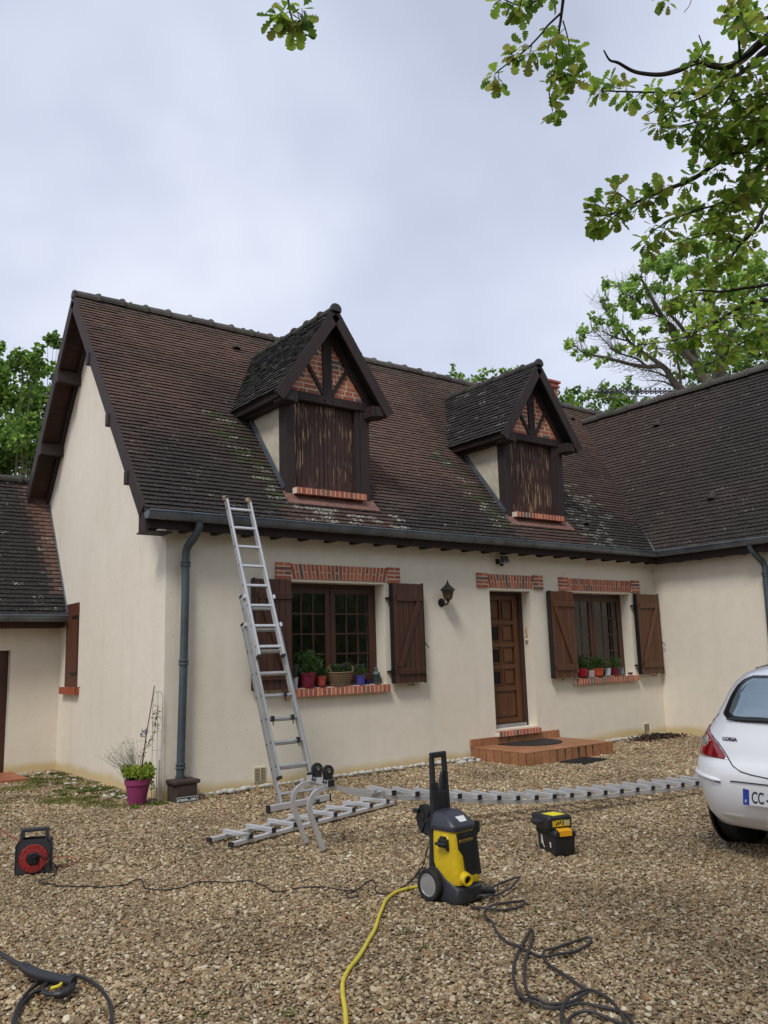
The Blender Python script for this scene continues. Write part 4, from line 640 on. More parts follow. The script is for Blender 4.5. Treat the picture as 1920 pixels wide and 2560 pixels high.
# front door
a, b, c, d_ = OPEN[1]; y = .21; r = tag(empty('door', (5.48, y, c)), 'varnished oak front door with small glazed squares'); r.parent = house
m = MB(); m.bb(b-.075, b, y-.03, y+.06, c, d_); m.bb(a, b-.075, y-.03, y+.06, d_-.05, d_); m.bb(a, a+.03, y-.03, y+.06, c, d_-.05); m.build('door_frame', M_BEAMH, r, bevel=.004)
m = MB(); lx0, lx1, lz0, lz1 = a+.03, b-.08, c+.06, d_-.05; pw = (lx1-lx0-.28)/2
cols_ = [(lx0+.12, lx0+.12+pw), (lx0+.16+pw, lx0+.16+2*pw)]
rows_ = [(1.965, 2.28), (1.63, 1.90), (1.30, 1.56), (.98, 1.23)]
top = lz1
m.bb(lx0, lx0+.115, y, y+.045, lz0, lz1); m.bb(lx1-.115, lx1, y, y+.045, lz0, lz1); m.bb(cols_[0][1]+.004, cols_[1][0]-.004, y, y+.045, .98, lz1)
zz = [lz1]+[q for rw in rows_ for q in (rw[1], rw[0])]+[.94]
for i in range(0, 9, 2):
    if i < 8: m.bb(lx0+.115, lx1-.115, y+.001, y+.044, zz[i+1], zz[i])
m.bb(lx0+.115, lx1-.115, y+.001, y+.044, .90, .98); m.bb(lx0+.115, lx1-.115, y+.001, y+.044, lz0, .50); m.bb(lx0, lx1, y+.03, y+.05, lz0, lz1)
m.build('door_leaf', M_DOOR, r, bevel=.006)
for j, (p, q) in enumerate(rows_):
    for i, (s, t) in enumerate(cols_):
        if i == 0 and j in (1, 2, 3) and j < 4 and not (j == 3):
            pass
        g = (i == 0 and j in (1, 2)) or (i == 0 and j == 3)
        m = MB(); m.bb(s+.03, t-.03, y+.010 if not g else y+.018, y+.030, p+.03, q-.03)
        if g:
            m.build('door_glass', mat('door_glass', C3(16, 16, 18), .3, spec=.2), r)
            m = MB(); m.bb(s+.008, s+.03, y+.004, y+.03, p+.008, q-.008); m.bb(t-.03, t-.008, y+.004, y+.03, p+.008, q-.008); m.bb(s+.03, t-.03, y+.004, y+.03, p+.008, p+.03); m.bb(s+.03, t-.03, y+.004, y+.03, q-.03, q-.008); m.build('door_panel', M_DOOR, r, bevel=.004)
        else: m.build('door_panel', M_DOOR, r, bevel=.010)
m = MB(); m.bb(lx0+.14, lx1-.14, y+.012, y+.03, .53, .87); m.build('door_panel', M_DOOR, r, bevel=.012)
m = MB(); m.bb(a+.02, b-.06, y-.05, y+.02, c-.005, c+.05); m.build('threshold', M_GREYL, r, bevel=.004)
m = MB(); m.bb(b-.016, b-.001, .09, .13, 1.72, 1.86); m.bb(b-.03, b-.016, .10, .12, 1.80, 1.85, mi=1); m.lathe([(0, -.028), (.02, -.02), (.028, 0), (.02, .02), (0, .028)], (b-.02, .11, 1.66), 10); m.build('door_bell', mat('cream_plastic', C3(200, 176, 140), .5), house)
# vents near the ground
for (x0, x1, z0, z1) in ((1.11, 1.27, .075, .245), (8.55, 8.69, .085, .215)):
    m = MB(); m.bb(x0, x1, -.012, .0, z0, z1); 
    for i in range(9): z = z0+.014+i*(z1-z0-.02)/9; m.bb(x0+.01, x1-.01, -.017, -.013, z, z+.006, mi=1)
    m.bb((x0+x1)/2-.004, (x0+x1)/2+.004, -.02, -.017, z0+.01, z1-.01); m.build('air_vent', [mat('vent_cream', C3(214, 204, 174), .7), mat('vent_slot', C3(120, 108, 84), .8)], house)
# ---- stone step
st = tag(empty('door_step', (5.45, -.5, 0)), 'terracotta tiled door step with dark water stains under the front door', 'step')
def terra_col(): return vary(C3(174, 122, 84), .14)
m = MB(); mo = MB(); X0, X1, Y0 = 4.56, 6.36, -1.07
mo.bb(X0+.006, X1-.006, Y0+.006, -.001, -.05, .164); 
nx = 12
for i in range(nx):
    x = X0+(X1-X0)*i/nx; w_ = (X1-X0)/nx
    m.bb(x+.006, x+w_-.006, Y0, Y0+.012, -.02, .156, terra_col())
for i in range(7):
    yy = Y0+(-.01-Y0)*i/7; h_ = (-.01-Y0)/7; m.bb(X0, X0+.012, yy+.006+(.012 if i == 0 else 0), yy+h_-.006, -.02, .156, terra_col())
    m.bb(X1-.012, X1, yy+.003+(.012 if i == 0 else 0), yy+h_-.003, -.02, .158, terra_col())
    for k in range(nx): x = X0+(X1-X0)*k/nx; m.bb(x+.004, x+(X1-X0)/nx-.004, yy+.004, yy+h_-.004, .159, .172, terra_col())
m.build('step_tile', M_TERRA, st); mo.build('step_core', mat('dark_joint', C3(64, 48, 40), .9), st)
m = MB()
for i in range(10): x = 4.54+i*.185; m.bb(x+.006, x+.179, -.045, -.002, .172, .28, terra_col())
m.build('riser_tile', M_TERRA, st)
rr = random.Random(4); M_ALG = mat('algae_stain', C3(48, 36, 30), .9, 0, [(20, .5, C3(80, 55, 40))])
for x in (4.72, 4.86, 5.0, 5.15, 5.32, 5.46, 5.6, 5.75, 5.9):
    if x < 5.1: continue
    w_ = rr.uniform(.008, .03); h_ = rr.uniform(.03, .11)
    m = MB(); m.prism([(x-w_, Y0-.0015, .158), (x+w_, Y0-.0015, .158), (x+w_*.5, Y0-.0015, .158-h_), (x+w_*.3, Y0-.0015, .01), (x-w_*.3, Y0-.0015, .02), (x-w_*.6, Y0-.0015, .158-h_*.8)], (0, .001, 0)); m.build('water_stain', M_ALG, st)
# annex
an = tag(empty('annex', (-2, 3.93, 0)), 'low cream outbuilding with dark tiled roof at the left edge', 'outbuilding')
m = MB(); YA = 3.93
for q in ([(-.68, YA, -.3), (-.001, YA, -.3), (-.001, YA, 2.3), (-.68, YA, 2.3)], [(-3.0, YA, 1.72), (-.68, YA, 1.72), (-.68, YA, 2.3), (-3.0, YA, 2.3)], [(-6, YA, -.3), (-3, YA, -.3), (-3, YA, 2.3), (-6, YA, 2.3)],
          [(-.68, YA, -.3), (-.68, YA, 1.72), (-.68, YA+.2, 1.72), (-.68, YA+.2, -.3)], [(-6, YA, -.3), (-6, YA, 2.3), (-6, 6.5, 2.3), (-6, 6.5, -.3)], [(-3, YA, 1.72), (-.68, YA, 1.72), (-.68, YA+.2, 1.72), (-3, YA+.2, 1.72)]): m.add(q, [(0, 1, 2, 3)])
m.build('wall', M_ST, an)
m = MB()
for i in range(20): m.bb(-2.98+i*.115, -2.98+(i+1)*.115-.004, YA+.12, YA+.16, 0, 1.72, vary(C3(70, 40, 32), .2))
m.build('garage_door', M_SHUT, an)
rfm = MB(); y0a, z0a = 3.60, 2.20; sla = 1.60; y1a = 5.0; z1a = z0a+sla*(y1a-y0a); aN = Vector((0, -sla, 1)).normalized()
rfm.cm = 1; slab(rfm, (-6.3, y0a, z0a), (-.03, y0a, z0a), (-.03, y1a, z1a), (-6.3, y1a, z1a), aN, .05); slab(rfm, (-6.3, y1a, z1a), (-.03, y1a, z1a), (-.03, 6.4, z0a), (-6.3, 6.4, z0a), Vector((0, sla, 1)), .05)
rfm.cm = 0; tiles(rfm, (-4.5, y0a, z0a), (1, 0, 0), Vector((0, 1, sla)), aN, 4.49, math.hypot(y1a-y0a, z1a-z0a), ann_col, e=.0745)
ridge_caps(rfm, (-4.5, y1a, z1a+.02), (-.03, y1a, z1a+.02), (.05, .046, .042)); rfm.build('roof', [M_TILE, M_SLAB], an)
gutter([(-6.3, 3.54, 2.19), (-.03, 3.54, 2.19)], 'gutter', an)
m = MB(); m.bb(-6.3, -.03, 3.63, YA-.001, 2.03, 2.06); m.bb(-6.3, -.03, 3.62, 3.64, 2.03, 2.16); m.build('eave_board', M_BEAMH, an)
m = MB(); m.beam((-.012, 3.58, 2.2+.03), (-.012, 4.9, z0a+sla*1.3+.03), .014, .05); m.build('flashing', M_ZINC, an)
ps = MB()
for i in range(4):
    for j in range(5): ps.bb(-1.85+i*.31, -1.85+i*.31+.303, 2.98+j*.18, 2.98+j*.18+.174, -.02, .035, vary(C3(170, 102, 70), .12))
tag(ps.build('porch_slab', M_TERRA, None, loc=(-1.2, 3.4, 0), bevel=.004), 'low terracotta tiled slab before the outbuilding door at the left', 'step')
# ------------------------------------------------------------ ground
GEXT = 260
gm = MB(); gm.add([(-GEXT, -GEXT, -.012), (GEXT, -GEXT, -.012), (GEXT, GEXT, -.012), (-GEXT, GEXT, -.012)], [(0, 1, 2, 3)])
M_GR = mat('gravel_bed', C3(136, 118, 92), .95, 0, [(60, .8, C3(84, 68, 50)), (1.2, .3, C3(110, 96, 74))], (70, .9, .02))
g_ = gm.build('ground', M_GR); tag(g_, kind='structure')
rs = np.random.RandomState(7)
def in_area(x, y):
    fx, fy = .607, .795; dx = x+3.7758; dy = y+9.0634; f = dx*fx+dy*fy; s = dx*fy-dy*fx
    ok = (f > 2.1) & (np.abs(s) < f*.70+.6)
    house_ = (y > -.03) & (x > 0); wing = (x > W-.03); ann = (y > 3.9); stp = (x > 4.56) & (x < 6.36) & (y > -1.07)
    return ok & ~house_ & ~wing & ~ann & ~stp, f
pts = []
n = 1700000; x = rs.uniform(-8, 9.3, n); y = rs.uniform(-9, 4, n); ok, f = in_area(x, y)
dens = np.where(f < 6.5, 6200, np.where(f < 9.5, 3600, 2200)); base_d = n/(17.3*13)
keep = ok & (rs.uniform(0, 1, n) < dens/base_d)
x = x[keep]; y = y[keep]; f = f[keep]; n = len(x); print('gravel stones', n)
big = np.where(f < 6.5, 1.0, np.where(f < 9.5, 1.22, 1.45))
sc = (.0088*np.exp(rs.normal(0, .28, n)))*big
z = -.008+rs.uniform(-.002, .006, n)+sc*.25
gme = bpy.data.meshes.new('gravel_points'); gme.vertices.add(n); gme.vertices.foreach_set('co', np.stack([x, y, z], 1).astype(np.float32).ravel())
for nm, arr in (('rx', rs.uniform(-.5, .5, n)), ('ry', rs.uniform(-.5, .5, n)), ('rz', rs.uniform(0, 6.28, n)), ('sc', sc)):
    gme.attributes.new(nm, 'FLOAT', 'POINT').data.foreach_set('value', arr.astype(np.float32))
gme.attributes.new('ix', 'INT', 'POINT').data.foreach_set('value', rs.randint(0, 6, n).astype(np.int32))
gravel = bpy.data.objects.new('gravel', gme); COL.objects.link(gravel); tag(gravel, kind='stuff')
gravel['label'] = 'tan and brown gravel covering the whole yard'
# colour per stone follows soft patches on the ground plus its own random tone
M_STONE = bpy.data.materials.new('gravel_stone'); M_STONE.use_nodes = True; nt = M_STONE.node_tree; N = nt.nodes; L = nt.links; p = N['Principled BSDF']; p.inputs['Roughness'].default_value = .85; p.inputs['Specular IOR Level'].default_value = .25
oi = N.new('ShaderNodeObjectInfo'); cr = N.new('ShaderNodeValToRGB'); cr.color_ramp.interpolation = 'CONSTANT'; e = cr.color_ramp.elements
cols_g = [(0, C3(172, 150, 116)), (.12, C3(146, 126, 97)), (.26, C3(186, 168, 135)), (.38, C3(128, 107, 78)), (.50, C3(162, 138, 106)), (.60, C3(140, 125, 103)), (.70, C3(196, 180, 149)), (.79, C3(156, 126, 92)), (.88, C3(112, 96, 76)), (.955, C3(212, 202, 178)), (.985, C3(160, 116, 84))]
e[0].color = cols_g[0][1]; e[1].position = cols_g[1][0]; e[1].color = cols_g[1][1]
for q, c in cols_g[2:]: k = e.new(q); k.color = c
L.new(oi.outputs['Random'], cr.inputs[0])
nz = N.new('ShaderNodeTexNoise'); nz.inputs['Scale'].default_value = .9; g = N.new('ShaderNodeNewGeometry'); L.new(g.outputs['Position'], nz.inputs[0]); nz.inputs['Detail'].default_value = 3
mr = N.new('ShaderNodeMapRange'); mr.inputs[1].default_value = .35; mr.inputs[2].default_value = .65; mr.inputs[3].default_value = .72; mr.inputs[4].default_value = 1.06; L.new(nz.outputs[0], mr.inputs[0])
x_ = N.new('ShaderNodeMix'); x_.data_type = 'RGBA'; x_.blend_type = 'MULTIPLY'; x_.inputs['Factor'].default_value = 1; L.new(cr.outputs[0], x_.inputs['A']); L.new(mr.outputs[0], x_.inputs['B']); L.new(x_.outputs['Result'], p.inputs['Base Color'])
def stone_mesh(seed, flat):
    bm = bmesh.new(); bmesh.ops.create_icosphere(bm, subdivisions=1, radius=1)
    rr = random.Random(seed); bmesh.ops.subdivide_edges(bm, edges=bm.edges[:], cuts=0)
    for v in bm.verts:
        d = 1+rr.uniform(-.28, .22); v.co = Vector((v.co.x*d*1.15, v.co.y*d*(.75+seed*.03), v.co.z*d*flat))
    me = bpy.data.meshes.new('stone'); bm.to_mesh(me); bm.free(); me.materials.append(M_STONE); return me
ng = bpy.data.node_groups.new('scatter', 'GeometryNodeTree'); ng.interface.new_socket('Geometry', in_out='INPUT', socket_type='NodeSocketGeometry'); ng.interface.new_socket('Geometry', in_out='OUTPUT', socket_type='NodeSocketGeometry')
N = ng.nodes; L = ng.links; gi = N.new('NodeGroupInput'); go = N.new('NodeGroupOutput'); ip = N.new('GeometryNodeInstanceOnPoints'); L.new(gi.outputs[0], ip.inputs['Points'])
gj = N.new('GeometryNodeGeometryToInstance')
for k in range(6):
    so_ = bpy.data.objects.new('gravel_stone', stone_mesh(k, .42+.05*(k % 3))); oi = N.new('GeometryNodeObjectInfo'); oi.inputs[0].default_value = so_; L.new(oi.outputs['Geometry'], gj.inputs[0])
L.new(gj.outputs[0], ip.inputs['Instance']); ip.inputs['Pick Instance'].default_value = True
def att(nm, ty='FLOAT'):
    a = N.new('GeometryNodeInputNamedAttribute'); a.data_type = ty; a.inputs[0].default_value = nm; return a.outputs[0]
L.new(att('ix', 'INT'), ip.inputs['Instance Index']); cx = N.new('ShaderNodeCombineXYZ'); L.new(att('rx'), cx.inputs[0]); L.new(att('ry'), cx.inputs[1]); L.new(att('rz'), cx.inputs[2]); L.new(cx.outputs[0], ip.inputs['Rotation']); L.new(att('sc'), ip.inputs['Scale'])
L.new(ip.outputs[0], go.inputs[0]); md = gravel.modifiers.new('scatter', 'NODES'); md.node_group = ng

# white pebbles along the foot of the wall
def pebble(seed):
    bm = bmesh.new(); bmesh.ops.create_icosphere(bm, subdivisions=2, radius=1); rr = random.Random(seed)
    for v in bm.verts: d = 1+.22*noise.noise(v.co*1.3+Vector((seed*9, 0, 0))); v.co = Vector((v.co.x*d*.052, v.co.y*d*.034, v.co.z*d*.026))
    me = bpy.data.meshes.new('white_pebble'); bm.to_mesh(me); bm.free(); me.materials.append(M_PEB); me.shade_smooth(); return me
pm = [pebble(k) for k in range(5)]; rr = random.Random(8)
def put_peb(x, y, z=.018, s=1):
    o = bpy.data.objects.new('white_pebble', rr.choice(pm)); COL.objects.link(o); o.location = (x, y, z); o.rotation_euler = (rr.uniform(-.3, .3), rr.uniform(-.3, .3), rr.uniform(-.6, .6)); s *= rr.uniform(.62, 1.2); o.scale = (s, s, s)
    tag(o, 'rounded white pebble lying in the row at the foot of the house wall', 'pebble', 'white pebbles along the foot of the wall')
x = .42
while x < 4.52: put_peb(x, -.075+rr.uniform(-.02, .02)-(.03 if x < .9 else 0), .035); x += rr.uniform(.055, .10)
x = 6.42
while x < 9.05:
    put_peb(x, -.075+rr.uniform(-.025, .025), .02); x += rr.uniform(.055, .11)
for _ in range(10): put_peb(4.1+rr.uniform(0, .42), -.17+rr.uniform(-.07, .04), .02)
for _ in range(26):
    t = rr.random(); put_peb(-.13-rr.random()*.25, .6+t*3.0, .01, .62)
for _ in range(12): put_peb(-.75+rr.random()*.6, 3.55+rr.random()*.3, .01, .6)

# ------------------------------------------------------------ leaf / plant helper
def leaf_quad(mb, p, d, ln, wd, col, rr, seg=1):
    d = Vector(d).normalized(); s = d.orthogonal().normalized(); s = (Matrix.Rotation(rr.uniform(0, 6.28), 3, d) @ s); p = Vector(p); u = d.cross(s)
    mb.add([p, p+d*ln*.35+s*wd/2, p+d*ln*.75+s*wd*.36+u*wd*.1, p+d*ln, p+d*ln*.75-s*wd*.36+u*wd*.1, p+d*ln*.35-s*wd/2], [(0, 1, 5), (1, 2, 4, 5), (2, 3, 4)], col)
def bush(mb, c, r, n, ls, cols, rr, up=.3, squash=1):
    for _ in range(n):
        v = Vector((rr.gauss(0, 1), rr.gauss(0, 1), rr.gauss(0, 1))).normalized()*(rr.random()**.45)*r; v.z *= squash
        leaf_quad(mb, Vector(c)+v, (v.normalized() if v.length > 0 else Vector((0, 0, 1)))+Vector((rr.uniform(-.6, .6), rr.uniform(-.6, .6), up+rr.uniform(-.5, .5))), ls*rr.uniform(.6, 1.2), ls*.55, vary(rr.choice(cols), .25, rr), rr)
G1 = [(.05, .105, .025), (.07, .13, .03), (.035, .075, .02)]
GY = [(.20, .28, .04), (.13, .22, .03), (.28, .33, .06)]
def pot(name, label, c, rt_, rb, h, m, plant=None, saucer=None, rim=True, leaves=None, cat='flower pot', group='flower pots on the window sills'):
    x, y, z = c; r = tag(empty(name, c), label, cat, group); b = MB(); z0 = z+(.012 if saucer else 0)
    prof = [(rb, 0), (rt_*.97, h*.8), (rt_*.97, h*.8)] if rim else [(rb, 0), (rt_, h)]
    if rim: prof += [(rt_*1.06, h*.8), (rt_*1.08, h), (rt_*.95, h), (rt_*.9, h*.9), (0, h*.88)]
    else: prof += [(rt_*.93, h), (rt_*.9, h*.88), (0, h*.86)]
    b.lathe(prof, (x, y, z0), 22); b.build('pot', m, r, smooth=True)
    if saucer: s = MB(); s.lathe([(rb*1.1, 0), (rb*1.35, .018), (rb*1.3, .018), (rb*1.05, .006), (0, .006)], (x, y, z), 22); s.build('saucer', saucer, r, smooth=True)
    if plant:
        p = MB(); rr = random.Random(int(x*100)); k, hh, n, ls, cols = plant
        bush(p, (x, y, z0+h+hh*.45), hh*.6*k, n, ls, cols, rr, squash=.85/k)
        for _ in range(8): p.tube([(x, y, z0+h*.85), (x+rr.uniform(-.03, .03), y+rr.uniform(-.03, .03), z0+h+hh*.6)], .0018, 4, (.06, .08, .02, 1))
        if leaves:
            for _ in range(leaves[0]): 
                a = rr.uniform(0, 6.28); q = Vector((x+math.cos(a)*hh*.45*k, y+math.sin(a)*hh*.35*k, z0+h+hh*rr.uniform(.55, .95))); bush(p, q, .012, 9, .012, [leaves[1]], rr)
        p.build('plant', M_PLANT, r)
    return r
PM = lambda n, c, r=.45: mat(n, c, r, 0, [(10, .3, tuple(v*.7 for v in c[:3])+(1,))])
ZS = 1.123
pot('flower_pot', 'small white ribbed pot with a bluish succulent beside the ladder', (1.70, .04, ZS), .05, .04, .135, PM('white_ceramic', C3(190, 196, 196)), (1, .16, 60, .05, [(.12, .16, .17), (.16, .19, .2)]), rim=False)
pot('flower_pot', 'large dark red pot with a tall green bushy plant on the left sill', (1.90, .05, ZS), .105, .078, .175, PM('burgundy', C3(122, 32, 56)), (1.1, .28, 700, .035, G1), PM('rose_saucer', C3(140, 60, 82)))
pot('flower_pot', 'small terracotta pot with pale rim next to the wicker basket', (2.09, .03, ZS), .062, .05, .12, PM('clay', C3(170, 72, 58)), (1, .14, 220, .025, G1), PM('red_saucer', C3(130, 40, 40)))
pot('flower_pot', 'violet blue pot with small purple flowers right of the basket', (2.70, .04, ZS), .068, .058, .12, PM('violet_blue', C3(66, 66, 140)), (1, .16, 300, .022, G1), leaves=(5, (.18, .05, .22)))
pot('flower_pot', 'low round dark blue glazed bowl between pot and lantern', (2.83, .05, ZS), .058, .035, .065, PM('cobalt', C3(26, 30, 92), .15), rim=False)
pot('flower_pot', 'small dark pot in the corner behind the garden lantern', (3.04, .11, ZS), .045, .04, .10, PM('dark_moss_pot', C3(60, 56, 40)), rim=False)
# wicker basket
bk = tag(empty('wicker_basket', (2.38, .03, ZS)), 'brown wicker basket with arched handles and purple pansies on the sill', 'basket'); m = MB()
def oval(rx, ry, z, n=48): return [(2.38+math.cos(2*math.pi*i/n)*rx, .03+math.sin(2*math.pi*i/n)*ry, z) for i in range(n)]
for k in range(13):
    z = ZS+.012+k*.0115; q = k/12; P = [Vector(v)+Vector((math.cos(2*math.pi*i/48), math.sin(2*math.pi*i/48), 0))*(.004 if (i+k) % 2 else -.004) for i, v in enumerate(oval(.135+.035*q, .085+.02*q, z))]; m.tube(P, .0062, 5, vary(C3(136, 112, 86) if k % 2 else C3(84, 66, 50), .2), closed=True)
for i in range(24): a = 2*math.pi*i/24; m.tube([(2.38+math.cos(a)*.13, .03+math.sin(a)*.08, ZS), (2.38+math.cos(a)*.166, .03+math.sin(a)*.102, ZS+.165)], .005, 5, C3(96, 78, 60))
m.tube(oval(.172, .107, ZS+.168), .009, 6, C3(128, 104, 80), closed=True); m.build('weave', mat('wicker', None, .8, attr=True), bk)
m = MB()
for s in (-1, 1): m.tube([(2.38+s*(.165+.02*math.sin(math.pi*i/10)), .03+.05*math.cos(math.pi*i/10), ZS+.16+.085*math.sin(math.pi*i/10)) for i in range(11)], .006, 6, C3(132, 110, 84))
m.build('handle', mat('wicker_handle', None, .8, attr=True), bk)
m = MB(); rr = random.Random(3)
for i in range(7): bush(m, (2.26+i*.04, .03, ZS+.22), .06, 110, .024, G1, rr)
for i in range(9): bush(m, (2.25+rr.random()*.27, .0+rr.uniform(-.05, .03), ZS+.24+rr.random()*.05), .012, 12, .014, [(.15, .03, .14), (.10, .03, .16)], rr)
m.build('plant', M_PLANT, bk)
# sill lantern
ln_ = tag(empty('garden_lantern', (2.95, .02, ZS)), 'small grey green metal lantern standing at the right end of the sill', 'lantern'); m = MB()
m.lathe([(.052, 0), (.052, .008), (.045, .012)], (2.95, .02, ZS), 20); m.lathe([(.056, .125), (.052, .14), (.03, .165), (.022, .17), (.022, .19), (.03, .194), (.02, .21), (0, .216)], (2.95, .02, ZS), 20)
for i in range(4): a = math.pi/4+i*math.pi/2; m.tube([(2.95+math.cos(a)*.047, .02+math.sin(a)*.047, ZS+.008), (2.95+math.cos(a)*.047, .02+math.sin(a)*.047, ZS+.13)], .003, 5)
m.tube([(2.95+.018*math.cos(t), .02, ZS+.214+.02*math.sin(t)) for t in [math.pi*i/8 for i in range(9)]], .0022, 5); m.build('frame', mat('verdigris', C3(86, 98, 94), .6, .4), ln_, smooth=True)
m = MB(); m.lathe([(.043, .012), (.043, .125)], (2.95, .02, ZS), 20); m.build('glass', mat('smoked_glass', C3(52, 60, 60), .15), ln_, smooth=True)
ZT = 1.04
pot('flower_pot', 'cream urn shaped pot beside the shutter on the right sill', (6.93, .02, ZT), .045, .03, .125, PM('cream_pot', C3(206, 190, 150)), rim=True)
pot('flower_pot', 'crimson pot with dark green plant, leftmost red pot on the right sill', (7.10, .03, ZT), .088, .072, .135, PM('crimson', C3(140, 16, 36), .3), (1, .18, 330, .034, G1), PM('black_saucer', C3(28, 26, 28)), rim=False)
pot('flower_pot', 'pale mauve stone pot between crimson and orange pots', (7.28, .0, ZT), .066, .055, .115, PM('mauve', C3(172, 150, 150)), (1, .09, 90, .025, G1), rim=False)
pot('flower_pot', 'orange clay pot with leafy plant in the middle of the right sill', (7.51, .04, ZT), .09, .078, .125, PM('orange_clay', C3(176, 70, 42)), (1.1, .20, 420, .034, G1), PM('dark_red_saucer', C3(74, 26, 26)))
pot('flower_pot', 'light grey tapered pot with reddish sprigs on the right sill', (7.71, .0, ZT), .058, .044, .12, PM('light_grey', C3(176, 184, 192)), (1, .12, 130, .025, [(.16, .07, .05), (.06, .09, .03)]), PM('white_saucer', C3(190, 188, 180)), rim=False)
pot('flower_pot', 'dark wine red pot with green plant near the right reveal', (7.93, .03, ZT), .083, .07, .115, PM('wine', C3(98, 18, 40), .3), (1, .19, 340, .034, G1+[(.10, .16, .03)]), PM('tan_saucer', C3(150, 120, 90)), rim=False)
pot('flower_pot', 'empty grey zinc pot at the right end of the sill', (8.10, .03, ZT), .05, .058, .115, PM('zinc_pot', C3(110, 118, 122), .35), None, PM('grey_saucer', C3(140, 142, 144)), rim=True)
m = MB(); m.lathe([(.0, -.022), (.03, -.02), (.05, 0), (.035, .018), (0, .022)], (8.29, -.01, ZT+.024), 14); tag(m.build('stone', mat('dark_stone', C3(66, 42, 42), .5), None, loc=(8.29, -.01, ZT), smooth=True), 'smooth dark red stone lying at the right end of the sill', 'stone')

# wall lantern
wl_ = tag(empty('wall_lantern', (4.13, 0, 2.2)), 'black wrought iron lantern on a round bracket left of the front door', 'lantern')
m = MB(); m.lathe([(.062, 0), (.06, .012), (.035, .022), (0, .026)], (4.12, 0, 2.205), 20, (0, -1, 0)); m.tube(smooth_path([(4.12, -.02, 2.2), (4.12, -.08, 2.175), (4.12, -.13, 2.18), (4.12, -.15, 2.21), (4.12, -.15, 2.25)], 5), .011, 8)
m.tube([(4.12, -.05+.022*math.cos(t), 2.185+.022*math.sin(t)) for t in [i*.6 for i in range(9)]], .005, 6); m.lathe([(.018, 0), (.03, .012), (.022, .03)], (4.12, -.15, 2.215), 12); m.build('bracket', M_IRON, wl_, smooth=True)
def hexr(r, z, o=math.pi/6): return [(4.12+r*math.cos(o+i*math.pi/3), -.15+r*math.sin(o+i*math.pi/3), z) for i in range(6)]
m = MB(); a, b = hexr(.05, 2.245), hexr(.088, 2.375)
for i in range(6): m.tube([a[i], b[i]], .0045, 5); m.tube([a[i], a[(i+1) % 6]], .005, 5); m.tube([b[i], b[(i+1) % 6]], .006, 5)
c, d = hexr(.118, 2.37), hexr(.02, 2.46); m.add(c+d, [(i, (i+1) % 6, 6+(i+1) % 6, 6+i) for i in range(6)]); m.add(hexr(.118, 2.37)+hexr(.09, 2.378), [(i, (i+1) % 6, 6+(i+1) % 6, 6+i) for i in range(6)])
m.lathe([(.022, 2.455), (.026, 2.47), (.01, 2.478), (.014, 2.49), (.004, 2.5), (.006, 2.508), (0, 2.53)], (4.12, -.15, 0), 10); m.add(hexr(.05, 2.245), [tuple(range(6))]); m.build('frame', M_IRON, wl_)
m = MB(); a, b = hexr(.048, 2.247), hexr(.085, 2.373); m.add(a+b, [(i, (i+1) % 6, 6+(i+1) % 6, 6+i) for i in range(6)]); m.build('glass', M_LAMPG, wl_)
# spotlight under the eave
sp = tag(empty('spotlight', (5.30, 0, 2.88)), 'small dark sensor floodlight under the gutter above the door', 'floodlight')
m = MB(); m.bb(5.24, 5.30, -.035, 0, 2.80, 2.88); m.tube([(5.27, -.03, 2.84), (5.27, -.08, 2.83)], .012, 8); m.lathe([(.0, 0), (.028, .004), (.03, .03), (.02, .045), (0, .048)], (5.27, -.10, 2.76), 12, (0, 0, 1)); m.build('sensor', M_BLK, sp)
m = MB(); m.box((5.325, -.115, 2.865), (.13, .05, .10), Matrix.Rotation(-.35, 3, 'X')); m.build('lamp_head', M_GRY, sp, bevel=.006)
m = MB(); m.box((5.325, -.142, 2.853), (.105, .003, .075), Matrix.Rotation(-.35, 3, 'X')); m.build('lamp_glass', M_GREYL, sp)
# downpipe pedestal and the dog sign
m = MB(); m.prism([(.045, -.01, 0), (.06, -.235, 0), (.30, -.235, 0), (.315, -.01, 0)], (0, 0, .19)); m.box((.18, -.125, .205), (.30, .25, .042)); m.bb(.13, .22, -.12, -.02, .2, .26)
tag(m.build('drain_block', M_CONC, None, loc=(.18, -.15, 0), bevel=.012), 'dark concrete drain block under the grey downpipe', 'drain')
sg = tag(empty('dog_sign', (.16, -.285, 0)), 'small dark sign with white French warning lettering leaning on the drain block', 'sign'); sg.rotation_euler = (math.radians(-12), 0, 0)
m = MB(); m.bb(-.115, .115, -.003, .003, .0, .062); m.build('plate', mat('sign_black', C3(26, 28, 34), .35), sg, world=False)
m = MB()
for (a, b, c, d) in ((-.115, .115, .058, .062), (-.115, .115, 0, .004), (-.115, -.111, .004, .058), (.111, .115, .004, .058)): m.bb(a, b, -.0045, -.0031, c, d)
m.build('border', M_WHT, sg, world=False)
text_mesh('lettering', 'ATTENTION', .036, M_WHT, sg, (-.107, -.004, .018), (math.pi/2, 0, 0), bold=True, sx=.56)
text_mesh('lettering', 'au', .024, M_WHT, sg, (.016, -.004, .018), (math.pi/2, 0, 0), bold=True, sx=.6)
text_mesh('lettering', 'CHIEN', .036, M_WHT, sg, (.038, -.004, .018), (math.pi/2, 0, 0), bold=True, sx=.56)

